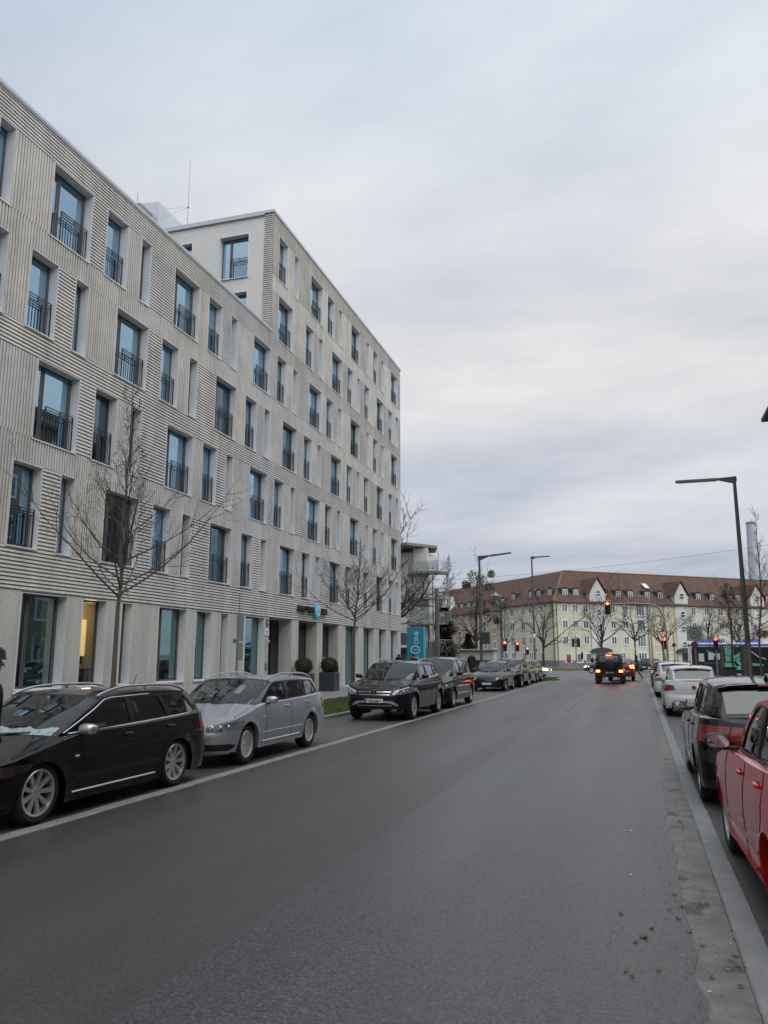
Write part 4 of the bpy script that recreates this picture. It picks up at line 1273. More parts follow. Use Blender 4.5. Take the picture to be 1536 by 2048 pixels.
        for sx_ in (-.38, .38): b.bbox(sx_ - .12, sx_ + .12, s2_ + .5 + oy, s2_ + .6 + oy, hb, hb + .14, .03)
        b.build('rear_bench', seat_m, root, 60)
        zc = A0[1]
        b = MB(); b.bbox(-W + .2, W - .2, A0[0] - .10 + oy, A0[0] + .52 + oy, .55, zc - .02, .05); b.build('dashboard', M_dash, root)
        b = MB(); cx, cy, cz = -.36 * (1), A0[0] + .62, zc + .0
        b.lathe([(.175 + .012 * cos(q * pi / 3), .012 * sin(q * pi / 3)) for q in range(7)], 20, 'Y', (0, 0, 0))
        o = b.build('steering_wheel', M_dash, root, 60, (.36, cy + oy, cz)); o.rotation_euler = (radians(-25), 0, 0)
        b = MB(); b.bbox(-.11, .11, A1[0] - .12 + oy, A1[0] - .10 + oy, A1[1] - .10, A1[1] - .03, .008); b.build('inner_mirror', M_trim, root)
        # door mirrors
        ms, mz = sp.get('mirror', (A0[0] + .18, A0[1] + .09)); mm_ = sp.get('mirmat', pm)
        for sg in (-1, 1):
            x_ = W * interp(wz, .95) - .01
            b = MB(); ellips(b, (sg * (x_ + .10), ms + oy, mz), (.105, .07, .064), 16, 10, .72)
            o = b.build('door_mirror', mm_, root, 60)
            b = MB(); b.box(*(sorted((sg * (x_ - .06), sg * (x_ + .06)))), ms + oy - .02, ms + oy + .03, mz - .075, mz - .045); b.build('mirror_arm', M_trim, o)
            b = MB(); rows = [(sg * (x_ + .10) + .088 * math.copysign(abs(cos(a)) ** .6, cos(a)), ms + oy + .0705, mz + .050 * math.copysign(abs(sin(a)) ** .6, sin(a))) for a in [2 * pi * k / 20 for k in range(20)]]
            b.poly(rows); b.build('mirror_glass', M_mirror, o)
        # handles
        for s_, z in sp.get('handles', ()):
            for sg in (-1, 1):
                p = side_pt(s_, z, 0)
                b = MB(); ellips(b, (sg * (p.x + .014), p.y + oy, z), (.020, .085, .017), 12, 8, .7)
                o = b.build('door_handle', sp.get('handlemat', pm), root, 60)
                b = MB(); ellips(b, (sg * (p.x - .004), p.y + oy, z - .006), (.008, .06, .032), 12, 6, .8); b.build('handle_recess', M_gap, o, 60)
        for s_, z in sp.get('sidelamps', ()):
            for sg in (-1, 1):
                p = side_pt(s_, z, 0); b = MB(); ellips(b, (sg * (p.x + .002), p.y + oy, z), (.006, .035, .014), 10, 6, .7); b.build('side_lamp', sp.get('sidelampmat', M_plate), root, 60)
    # roof rails
    if sp.get('rails'):
        r0, r1, m_ = sp['rails']
        for sg in (-1, 1):
            pts = []
            for k in range(17):
                t_ = k / 16; s_ = lerp(r0, r1, t_); lift = .055 * min(1, sin(pi * t_) ** .5 * 1.3)
                e_ = GH(s_, roofz(s_)); pts.append((sg * (e_ - .035), s_ + oy, roofz(s_) + .028 + lift))
            b = MB(); b.path(pts, .017, 7); e_ = (r0 + r1) / 2
            b.box(*(sorted((sg * (GH(e_, roofz(e_)) - .05), sg * (GH(e_, roofz(e_)) - .02)))), e_ + oy - .03, e_ + oy + .03, roofz(e_), roofz(e_) + .08)
            b.build('roof_rail', m_, root, 60)
    if sp.get('antenna'):
        s_ = sp['antenna']; z = roofz(s_) + cw
        b = MB(); b.path([(0, s_ + oy, z - .01), (0, s_ + .01 + oy, z + .03)], [.03, .012], 7); b.path([(0, s_ + .01 + oy, z + .02), (0, s_ + .10 + oy, z + .18)], .005, 5); b.build('roof_antenna', M_trim, root)
    if sp.get('finantenna'):
        s_ = sp['finantenna']; z = roofz(s_) + cw
        b = MB(); b.add([(0, s_ - .08 + oy, z), (.03, s_ + .06 + oy, z), (-.03, s_ + .06 + oy, z), (0, s_ + .08 + oy, z + .07)], [(0, 1, 3), (0, 3, 2), (1, 2, 3)]); b.build('roof_antenna', M_trim, root)
    # wipers
    if detail > 1:
        b = MB()
        for x0, x1 in ((.05, .60), (-.62, -.08)):
            pts = [PW(.02 + .05 * k / 5, lerp(x0, x1, k / 5)) + Vector((0, -.012, .012)) for k in range(6)]
            b.path([tuple(p) for p in pts], .011, 5)
        b.build('wiper', M_trim, root)
    if sp.get('spoiler'):
        e_ = GH(D1[0], D1[1]); d_ = sp['spoiler']
        rows = []
        for a in [-1, -.8, -.4, 0, .4, .8, 1]:
            yb = D1[0] + rbw * (1 - a * a) + oy; zc = D1[1] + cw * crownf(a)
            rows.append([(a * e_ * .97, yb - .06, zc + .003), (a * e_ * .96, yb + d_, zc - .012), (a * e_ * .95, yb + d_ - .01, zc - .04), (a * e_ * .95, yb + .02, zc - .075)])
        b = MB(); b.grid(rows); b.build('roof_spoiler', pm, root, 35)
        P3 = MB(); yb = D1[0] + rbw + oy + d_; zc = D1[1] + cw - .028; P3.bbox(-.16, .16, yb - .01, yb + .003, zc - .012, zc + .010, .003); P3.build('high_brake_lamp', sp.get('brakemat', M_tail), root)
    root['_surf'] = 0
    return root, dict(surf=surf, patch=patch, PW=PW, PR=PR, GH=GH, oy=oy, top=top, side_pt=side_pt, roofz=roofz)
def vw_badge(root, p, r, facing):
    b = MB(); b.lathe([(r, 0), (r * .98, .012), (r * .84, .012), (r * .84, 0)], 20, 'Y')
    def bar(x0, z0, x1, z1, w_=.09):
        d = Vector((x1 - x0, 0, z1 - z0)); n = Vector((-d.z, 0, d.x)).normalized() * w_ * r
        b.add([(x0 * r - n.x, .008, z0 * r - n.z), (x1 * r - n.x, .008, z1 * r - n.z), (x1 * r + n.x, .008, z1 * r + n.z), (x0 * r + n.x, .008, z0 * r + n.z)], [(0, 1, 2, 3)])
    for q in ((-.36, .84, 0, .12), (0, .12, .36, .84), (-.72, .5, -.32, -.72), (-.32, -.72, 0, -.05), (0, -.05, .32, -.72), (.32, -.72, .72, .5)): bar(*q)
    o = b.build('badge', M_chrome, root, None, p); o.rotation_euler = (0, 0, pi) if facing < 0 else (0, 0, 0)
    b = MB(); b.lathe([(0, .003), (r * .86, .003)], 20, 'Y'); b.build('badge_field', M_trim, o)
    return o
# ------------------------------------------------------------ car proportions
def estate(pm, **k):
    d = dict(L=4.46, W=1.77, fa=.87, wb=2.61, Rw=.318, paint=pm, cowl=1.28, sill=.22, tw=.225, rim=.236,
        top=[(0, .655), (.12, .69), (.4, .745), (.8, .815), (1.28, .905), (1.6, .94), (2.6, .955), (3.6, .985), (4.2, 1.01), (4.46, 1.0)],
        nose=[(.15, .10), (.24, .03), (.36, .0), (.50, .0), (.56, .02), (.66, .05), (.8, .08)], tail=[(.2, .07), (.34, .01), (.56, .0), (.60, .05), (.85, .07), (1.0, .11)],
        gh=dict(A0=(1.26, .905), A1=(2.02, 1.295), roof=[(2.5, 1.338), (3.0, 1.345), (3.55, 1.33)], D1=(4.0, 1.29), D0=(4.34, 1.01),
            wins=[[(1.60, .962), (2.53, .975), (2.47, 1.275), (2.2, 1.272), (2.08, 1.25), (1.88, 1.155)],
                  [(2.64, .978), (3.40, .995), (3.36, 1.02), (3.19, 1.28), (2.58, 1.28)],
                  [(3.50, .998), (4.16, 1.025), (4.14, 1.05), (3.88, 1.24), (3.80, 1.265), (3.29, 1.28)]],
            dark=[(1.55, .945), (1.86, 1.17), (2.06, 1.275), (2.2, 1.294), (3.0, 1.306), (3.83, 1.285), (3.93, 1.25), (4.20, 1.04), (4.18, 1.005), (2.8, .962)],
            beltline=[(1.45, .935), (2.6, .963), (4.2, 1.012)], beltspan=(1.42, 4.2), arc=[(1.36, .945), (1.6, 1.06), (1.86, 1.182), (2.06, 1.282), (2.2, 1.302), (3.0, 1.313)]),
        doors=[1.50, 2.56, 3.40], doorshape={3.40: .02}, handles=[(2.36, .86), (3.30, .88)], sidelamps=[(1.40, .70)],
        rails=(1.98, 3.95, M_satin), antenna=3.6, mirror=(1.58, .995),
        plates=[('f', .42, None)], strips=[(.46, .50, .010, pm, 'door_strip')])
    d.update(k); return d
def audi_front(lens=M_lens, big=False):
    P = [('headlight', 'f', [(.60, .655), (.80, .672), (.96, .70), (1.06, .705)], [(.58, .565), (.80, .555), (.97, .60), (1.07, .675)], lens, dict(mirror=True, off=.006)),
         ('air_intake', 'f', [(.55, .37), (.95, .37), (.99, .35)], [(.55, .27), (.93, .265), (.98, .30)], M_trim, dict(mirror=True, off=.004))]
    if big: P += [('grille', 'f', [(-.36, .655), (.36, .655)], [(-.26, .28), (.26, .28)], M_trim, dict(off=.008, n=14)),
                  ('bumper_lip', 'f', [(-.95, .235), (.95, .235)], [(-.95, .215), (.95, .215)], M_satin, dict(off=.006, n=16))]
    else: P += [('grille', 'f', [(-.42, .64), (.42, .64)], [(-.36, .50), (.36, .50)], M_trim, dict(off=.006, n=14)),
                ('grille', 'f', [(-.40, .36), (.40, .36)], [(-.40, .25), (.40, .25)], M_trim, dict(off=.006, n=14))]
    P += [('tail_lamp', 'r', [(.76, .90), (.98, .92), (1.0, .91)], [(.76, .74), (.98, .73), (1.0, .75)], M_tail, dict(mirror=True, off=.006))]
    return P
def hatch(pm, **k):
    d = dict(L=4.20, W=1.78, fa=.87, wb=2.58, Rw=.315, paint=pm, cowl=1.12, sill=.21, tw=.205, rim=.21, spokes=10,
        top=[(0, .66), (.12, .705), (.4, .79), (.8, .87), (1.12, .925), (1.6, .96), (2.8, .985), (3.8, 1.03), (4.2, 1.02)],
        nose=[(.15, .08), (.26, .02), (.40, .0), (.50, .0), (.58, .03), (.68, .07), (.8, .1)], tail=[(.2, .07), (.34, .0), (.56, .0), (.62, .05), (.85, .06), (1.02, .10)],
        gh=dict(A0=(1.06, .925), A1=(1.92, 1.38), roof=[(2.3, 1.425), (2.8, 1.435), (3.2, 1.42)], D1=(3.68, 1.375), D0=(4.06, 1.02),
            wins=[[(1.50, .99), (2.38, 1.0), (2.34, 1.365), (2.1, 1.365), (1.98, 1.335), (1.76, 1.2)],
                  [(2.48, 1.003), (3.14, 1.02), (3.22, 1.08), (3.26, 1.34), (2.44, 1.37)]],
            dark=[(1.46, .975), (1.75, 1.22), (1.96, 1.36), (2.1, 1.386), (3.28, 1.36), (3.30, 1.06), (3.2, 1.0)],
            beltline=[(1.4, .97), (3.2, 1.005)], beltspan=(1.4, 3.2), arc=[(1.4, .98), (1.75, 1.22), (2.1, 1.39), (3.2, 1.37)], tr=.16, ra=.88),
        doors=[1.36, 2.42, 3.22], doorshape={3.22: .0}, handles=[(2.24, .87), (3.06, .89)], mirror=(1.45, 1.03), spoiler=.10,
        plates=[('f', .38, None), ('r', .50, None)], strips=[(.42, .47, .008, pm, 'door_strip')],
        patches=[('headlight', 'f', [(.56, .66), (.80, .70), (.97, .745), (1.05, .75)], [(.54, .585), (.80, .575), (.98, .61), (1.06, .70)], M_lens, dict(mirror=True, off=.005)),
                 ('grille', 'f', [(-.52, .655), (.52, .655)], [(-.50, .59), (.50, .59)], M_trim, dict(off=.005, n=14)),
                 ('grille', 'f', [(-.72, .30), (.72, .30)], [(-.66, .20), (.66, .20)], M_trim, dict(off=.005, n=14)),
                 ('tail_lamp', 'r', [(.60, .90), (.90, .93), (1.0, .93), (1.10, .90)], [(.64, .74), (.90, .72), (1.0, .73), (1.12, .80)], M_tail, dict(mirror=True, off=.005))])
    d.update(k); return d
def suv(pm, **k):
    d = dict(L=4.66, W=1.89, fa=.88, wb=2.87, Rw=.362, Ra=.415, paint=pm, cowl=1.30, sill=.30, tw=.235, rim=.25, spokes=5, wstyle='twin', lip=.02,
        top=[(0, .84), (.12, .90), (.4, .965), (.9, 1.01), (1.30, 1.06), (1.7, 1.085), (3.0, 1.11), (4.0, 1.17), (4.66, 1.14)],
        wz=[(.2, .90), (.3, .965), (.5, .99), (.75, 1.0), (.95, .985), (1.08, .955), (1.2, .93)],
        nose=[(.2, .14), (.32, .05), (.46, .0), (.66, .0), (.76, .03), (.86, .07), (.95, .12)], tail=[(.25, .10), (.42, .02), (.66, .0), (.72, .05), (1.0, .07), (1.2, .14)],
        gh=dict(A0=(1.24, 1.06), A1=(2.0, 1.505), roof=[(2.5, 1.56), (3.1, 1.57), (3.6, 1.55)], D1=(4.12, 1.50), D0=(4.50, 1.15),
            wins=[[(1.66, 1.115), (2.58, 1.125), (2.54, 1.48), (2.24, 1.48), (2.1, 1.45), (1.92, 1.33)],
                  [(2.68, 1.13), (3.42, 1.15), (3.5, 1.22), (3.42, 1.47), (2.64, 1.49)],
                  [(3.60, 1.19), (4.08, 1.22), (3.92, 1.40), (3.54, 1.455)]],
            dark=[(1.62, 1.10), (1.9, 1.34), (2.08, 1.47), (2.24, 1.50), (3.5, 1.495), (3.98, 1.43), (4.16, 1.21), (3.5, 1.14)],
            beltline=[(1.55, 1.095), (2.6, 1.105), (4.1, 1.19)], beltspan=(1.55, 4.1), arc=[(1.55, 1.10), (2.08, 1.485), (3.4, 1.51)]),
        hip=.66, doors=[1.52, 2.62, 3.50], handles=[(2.42, 1.0), (3.34, 1.02)], mirror=(1.66, 1.17), rails=(1.98, 4.0, M_satin), plates=[('f', .56, None)],
        belttrim=M_chrome, antenna=None,
        patches=[('headlight', 'f', [(.58, .80), (.80, .85), (.97, .91), (1.05, .93)], [(.56, .71), (.80, .71), (.98, .76), (1.07, .87)], M_lens, dict(mirror=True, off=.005)),
                 ('grille', 'f', [(-.54, .83), (.54, .83)], [(-.44, .64), (.44, .64)], M_trim, dict(off=.005, n=16)),
                 ('tail_lamp', 'r', [(.60, 1.05), (.98, 1.07), (1.1, 1.05)], [(.60, .92), (.98, .91), (1.1, .95)], M_tail, dict(mirror=True, off=.005))])
    d.update(k); return d
def mpv(pm, **k):
    d = suv(pm)
    d.update(L=4.85, W=1.90, fa=.95, wb=2.92, Rw=.335, Ra=.38, cowl=1.10, sill=.24, spokes=10, wstyle='std', lip=.008, rim=.22,
        top=[(0, .76), (.12, .83), (.4, .92), (.8, 1.0), (1.10, 1.05), (1.8, 1.07), (3.6, 1.10), (4.85, 1.10)],
        nose=[(.2, .10), (.32, .02), (.46, .0), (.6, .0), (.68, .03), (.8, .08), (.95, .12)],
        gh=dict(A0=(1.02, 1.05), A1=(1.98, 1.60), roof=[(2.5, 1.655), (3.3, 1.67), (4.0, 1.65)], D1=(4.46, 1.61), D0=(4.72, 1.10),
            wins=[[(1.72, 1.10), (2.44, 1.11), (2.42, 1.575), (2.2, 1.575), (2.04, 1.53), (1.82, 1.38)],
                  [(2.54, 1.11), (3.42, 1.13), (3.44, 1.58), (2.52, 1.585)], [(3.56, 1.135), (4.34, 1.16), (4.2, 1.52), (3.56, 1.575)]],
            dark=[(1.66, 1.085), (1.8, 1.39), (2.02, 1.55), (2.2, 1.6), (3.5, 1.605), (4.24, 1.55), (4.4, 1.14)],
            beltline=[(1.3, 1.075), (4.4, 1.125)], beltspan=(1.5, 4.4), arc=[(1.3, 1.1), (2.2, 1.6)], ra=.9),
        doors=[1.46, 2.48, 3.52], handles=[(2.30, .95), (3.36, .97)], mirror=(1.50, 1.15), rails=None,
        strips=[(.44, .50, .014, M_chrome, 'door_strip'), (.70, .72, .01, M_chrome, 'door_strip')],
        patches=[('headlight', 'f', [(.58, .76), (.80, .80), (.97, .86), (1.06, .87)], [(.56, .66), (.80, .65), (.98, .70), (1.08, .80)], M_lens, dict(mirror=True, off=.005)),
                 ('turn_lamp', 'f', [(1.02, .85), (1.12, .86)], [(1.02, .72), (1.12, .78)], M_amber, dict(mirror=True, off=.007)),
                 ('grille', 'f', [(-.54, .76), (.54, .76)], [(-.52, .68), (.52, .68)], M_trim, dict(off=.005, n=16)),
                 ('grille', 'f', [(-.6, .42), (.6, .42)], [(-.6, .28), (.6, .28)], M_trim, dict(off=.005, n=16)),
                 ('tail_lamp', 'r', [(.80, 1.06), (.98, 1.07), (1.05, 1.05)], [(.80, .80), (.98, .80), (1.05, .82)], M_tail, dict(mirror=True, off=.005))])
    d.update(k); return d
def saloon(pm, **k):
    d = hatch(pm)
    d.update(L=4.45, W=1.74, fa=.85, wb=2.65, deck=3.75, cowl=1.22, spoiler=None, Dn=.45, Dr=.4, nf=3.4,
        top=[(0, .66), (.12, .70), (.4, .76), (.8, .83), (1.22, .89), (1.8, .92), (3.0, .95), (3.75, .97), (4.2, .95), (4.45, .90)],
        tail=[(.2, .07), (.34, .0), (.7, .0), (.95, .06)],
        gh=dict(A0=(1.20, .89), A1=(1.92, 1.33), roof=[(2.3, 1.37), (2.8, 1.37)], D1=(3.18, 1.34), D0=(3.82, .97),
            wins=[[(1.56, .945), (2.40, .96), (2.36, 1.32), (2.12, 1.32), (1.84, 1.16)], [(2.50, .965), (3.20, .985), (3.36, 1.0), (3.04, 1.31), (2.46, 1.325)]],
            dark=[(1.5, .93), (1.82, 1.18), (2.1, 1.34), (3.06, 1.33), (3.42, .99)], beltline=[(1.4, .93), (3.4, .97)], beltspan=(1.4, 3.4), arc=[(1.4, .94), (2.1, 1.34)]),
        doors=[1.40, 2.45, 3.25], handles=[(2.28, .84), (3.1, .86)], mirror=(1.5, .98),
        patches=[('headlight', 'f', [(.62, .665), (.97, .70), (1.04, .70)], [(.62, .56), (.97, .57), (1.05, .60)], M_lens, dict(mirror=True, off=.005)),
                 ('grille', 'f', [(-.5, .66), (.5, .66)], [(-.5, .57), (.5, .57)], M_trim, dict(off=.005, n=14)),
                 ('bumper_strip', 'f', [(-.99, .47), (.99, .47)], [(-.99, .42), (.99, .42)], M_trim, dict(off=.012, n=14)),
                 ('tail_lamp', 'r', [(.55, .84), (1.0, .85)], [(.55, .70), (1.0, .70)], M_tail, dict(mirror=True, off=.005))])
    d.update(k); return d

def side_extra(root, info, pts, nm, m, r): 
    for sg in (-1, 1):
        b = MB(); P = [info['side_pt'](s, z, .004) for s, z in pts]
        b.path([(sg * p.x, p.y + info['oy'], p.z) for p in P], r, 5); b.build(nm, m, root)

# ---- left kerb, nearest first
sp = estate(P_black, spokes=9, rim=.248, Rw=.322, Ra=.378, mirror=(1.48, .985), mirmat=M_satin, belttrim=M_satin, arctrim=True, glass=G_car, sglass=G_cardk, rglass=G_cardk, handlemat=P_black,
            patches=audi_front(mat('smoked_lens', (.03, .035, .04), .1, .3, coat=1)), sidelampmat=M_plate, doors=[1.50, 2.56, 3.40])
c1, i1 = car('estate_car', 'black estate car with silver mirror and roof rails, nearest on the left kerb', 'car', sp, (-6.98, 7.15 - .87 + 2.23, 0), 0, 'cars parked along the left kerb')
side_extra(c1, i1, [(1.36 + .1 * k, .315) for k in range(17)], 'sill_trim', M_satin, .011)
for ch in c1.children:
    if not ch.name.startswith('wheel'): ch.location.z -= .06
# wet slush at the foot of the windscreen
b = MB(); r = random.Random(5)
top_ = []; bot_ = []
for k in range(41):
    a = -.93 + 1.86 * k / 40; v = .10 + .05 * (.5 + .5 * sin(k * .7)) * r.uniform(.3, 1.2)
    top_.append(i1['PW'](v + .05, a) + Vector((0, -.006, .006))); bot_.append(i1['PW'](.005, a) + Vector((0, -.008, .008)))
b.grid([top_, bot_]); b.build('windscreen_slush', mat('slush', (.42, .52, .52), .4, noise=(30, 4), col2=(.18, .24, .25)), c1).location.z = -.06

sp = estate(P_silver,  spokes=10, wstyle='cap', rim=.222, patches=audi_front(big=True), sidelamps=[(1.42, .72)], strips=[(.45, .475, .008, M_satin, 'door_strip')], glass=G_car,
            rails=(1.98, 3.95, P_silver), antenna=None)
c2, i2 = car('estate_car', 'silver estate car behind the black one, note on its windscreen', 'car', sp, (-7.09, 12.07 - .87 + 2.23, 0), 0, 'cars parked along the left kerb')
b = MB(); p0 = [i2['PW'](v, a) + Vector((0, .012, -.008)) for v, a in ((.42, .36), (.42, .52), (.72, .52), (.72, .36))]; b.poly([tuple(p) for p in p0]); b.build('windscreen_note', M_paper, c2)
side_extra(c2, i2, [(1.36 + .1 * k, .315) for k in range(17)], 'sill_trim', P_silver, .014)

sp = suv(P_dkblue, plates=[('f', .545, 'S\u00b7MO 3011')], sglass=G_cardk, rglass=G_cardk)
c3, i3 = car('suv', 'black off-roader with star badge in its grille and plate reading S MO 3011', 'car', sp, (-6.95, 21.67 - .88 + 2.33, 0), 0, 'cars parked along the left kerb')
pt = i3['patch']
pt('grille_bar', 'f', [(-.52, .795), (.52, .795)], [(-.50, .772), (.50, .772)], M_chrome, off=.022, n=16)
pt('grille_bar', 'f', [(-.48, .72), (.48, .72)], [(-.46, .697), (.46, .697)], M_chrome, off=.022, n=16)
pt('skid_trim', 'f', [(-.74, .43), (-.56, .53), (-.28, .555), (.28, .555), (.56, .53), (.74, .43)], [(-.68, .40), (-.50, .48), (-.28, .50), (.28, .50), (.50, .48), (.68, .40)], M_satin, off=.020, n=5)
pt('skid_trim', 'f', [(-.55, .43), (.55, .43)], [(-.53, .405), (.53, .405)], M_satin, off=.022, n=14)
pt('daylight_strip', 'f', [(.60, .815), (.80, .865), (.96, .92)], [(.60, .795), (.80, .842), (.96, .895)], mat('led_pale', (.75, .78, .8), .3), off=.010, mirror=True)
p = i3['surf']('f', 0.001, .745, .03); b = MB(); r_ = .098
b.lathe([(r_, 0), (r_, .014), (r_ * .88, .014), (r_ * .88, 0)], 24, 'Y')
for k in range(3):
    a = pi / 2 + 2 * pi * k / 3; d = (cos(a), sin(a)); n_ = (-sin(a), cos(a))
    b.add([(n_[0] * .014, .012, n_[1] * .014), (-n_[0] * .014, .012, -n_[1] * .014), (d[0] * r_ * .95, .012, d[1] * r_ * .95)], [(0, 1, 2)])
o = b.build('star_badge', M_chrome, c3, None, p); o.rotation_euler = (0, 0, pi)
b = MB(); b.lathe([(0, .004), (r_ * .9, .004)], 20, 'Y'); b.build('badge_field', M_trim, o)

c4, i4 = car('people_carrier', 'dark tall people carrier with chrome door strips behind the star-badged off-roader', 'car', mpv(P_black, sglass=G_cardk), (-7.02, 28.45, 0), 0, 'cars parked along the left kerb')
c5, i5 = car('hatchback', 'dark hatchback with round badge on its nose, blue-banded plate', 'car', hatch(P_dkblue, glass=G_car), (-7.34, 41.9 - .05, 0), 0, 'cars parked along the left kerb')
vw_badge(c5, i5['surf']('f', .001, .625, .008), .062, -1)
b = MB()
c6, i6 = car('suv', 'dark off-roader with roof rails parked behind the badged hatchback', 'car', suv(P_black, plates=[('f', .56, None)]), (-7.30, 47.3, 0), 0, 'cars parked along the left kerb', detail=1)
c7, i7 = car('hatchback', 'grey hatchback last but one on the left kerb', 'car', hatch(P_grey), (-7.42, 51.8, 0), 0, 'cars parked along the left kerb', detail=1)
c8 = dup(c7, (-7.42, 56.0, 0), None, 'grey hatchback last on the left kerb before the junction')

# ---- right kerb, nearest first (noses away from the camera)
sp = hatch(P_red, L=3.97, W=1.68, fa=.81, wb=2.47, cowl=1.05, Rw=.305, spokes=6, wstyle='cap', rim=.21, mirror=(1.40, 1.03), hip=.55,
           doors=[1.30, 2.30, 3.08], handles=[(2.12, .87), (2.92, .89)],
           top=[(0, .66), (.12, .70), (.4, .79), (.8, .88), (1.05, .925), (1.6, .955), (2.8, .99), (3.6, 1.03), (3.97, 1.02)],
           gh=dict(A0=(1.0, .925), A1=(1.82, 1.37), roof=[(2.2, 1.415), (2.7, 1.42), (3.1, 1.40)], D1=(3.50, 1.36), D0=(3.84, 1.02),
            wins=[[(1.42, .985), (2.24, 1.0), (2.22, 1.355), (2.0, 1.355), (1.88, 1.325), (1.66, 1.19)],
                  [(2.36, 1.003), (3.0, 1.02), (3.08, 1.08), (3.10, 1.33), (2.34, 1.36)]],
            dark=[(1.38, .97), (1.65, 1.21), (1.86, 1.35), (2.0, 1.376), (3.12, 1.35), (3.15, 1.06), (3.06, 1.0)],
            beltline=[(1.3, .965), (3.1, 1.005)], beltspan=(1.3, 3.1), arc=[(1.3, .975), (1.65, 1.21), (2.0, 1.38), (3.1, 1.36)], tr=.16, ra=.88, tf=.07))
rsp = dict(sp); rsp['belttrim'] = M_trim; rsp['mirmat'] = M_trim; rsp['glass'] = G_car
c9, i9 = car('hatchback', 'bright red hatchback cut off by the right edge of the picture', 'car', rsp, (1.515, 8.16 + .81 - 1.985, 0), pi + radians(1.2), 'cars parked along the right kerb')
side_extra(c9, i9, [(1.25 + .1 * k, .29) for k in range(15)], 'sill_trim', P_red, .018)
sp2 = hatch(P_black, L=4.28, W=1.80, fa=.86, wb=2.63, Rw=.32, sglass=G_cardk, rglass=G_cardk, belttrim=M_chrome, finantenna=3.35,
            patches=[('tail_lamp', 'r', [(.34, .93), (.90, .95), (1.0, .95), (1.16, .93)], [(.40, .79), (.90, .76), (1.0, .77), (1.10, .82)], M_tail, dict(mirror=True, off=.006)),
                     ('lamp_split', 'r', [(.60, .94), (.615, .94)], [(.64, .78), (.655, .78)], M_gap, dict(mirror=True, off=.008)),
                     ('bumper_trim', 'r', [(-.9, .34), (.9, .34)], [(-.9, .24), (.9, .24)], M_trim, dict(off=.006, n=14)),
                     ('headlight', 'f', [(.6, .66), (1.0, .72)], [(.6, .58), (1.0, .62)], M_lens, dict(mirror=True))])
c10, i10 = car('hatchback', 'black hatchback with wide red tail lamps in front of the red car', 'car', sp2, (1.50, 10.94 + .79 - 2.14 + 2.63 - .05, 0), pi, 'cars parked along the right kerb')
sp3 = dict(sp); sp3.update(paint=P_white, plates=[('r', .46, None)], antenna=3.0, brakemat=M_tail, glass=G_car, rglass=G_cardk, rframe=P_white,
           patches=[('tail_lamp', 'r', [(.70, .90), (.93, .92), (1.0, .92)], [(.64, .76), (.93, .735), (1.0, .74)], M_tail, dict(mirror=True, off=.006)),
                    ('tailgate_gap', 'r', [(-.66, .665), (.66, .665)], [(-.66, .657), (.66, .657)], M_gap, dict(off=.003, n=14)),
                    ('bumper_trim', 'r', [(-.9, .30), (.9, .30)], [(-.9, .22), (.9, .22)], M_trim, dict(off=.004, n=14))])
c11, i11 = car('hatchback', 'white hatchback with round badge on its tailgate', 'car', sp3, (1.51, 26.96, 0), pi, 'cars parked along the right kerb')
vw_badge(c11, i11['surf']('r', .001, .84, .004), .06, 1)
sp4 = hatch(P_white, L=4.37, W=1.82, fa=.88, wb=2.65, finantenna=3.3,
            patches=[('tail_lamp', 'r', [(.86, 1.02), (1.0, 1.02), (1.1, 1.0)], [(.66, .72), (1.0, .70), (1.12, .78)], M_tail, dict(mirror=True, off=.006))])
c12, i12 = car('hatchback', 'white estate-like car with tall red tail lamps beyond the badged white hatchback', 'car', sp4, (1.52, 38.4, 0), pi, 'cars parked along the right kerb')
c13, i13 = car('hatchback', 'maroon car farthest along the right kerb', 'car', hatch(P_dkred), (1.55, 49.9, 0), pi, 'cars parked along the right kerb', detail=1)

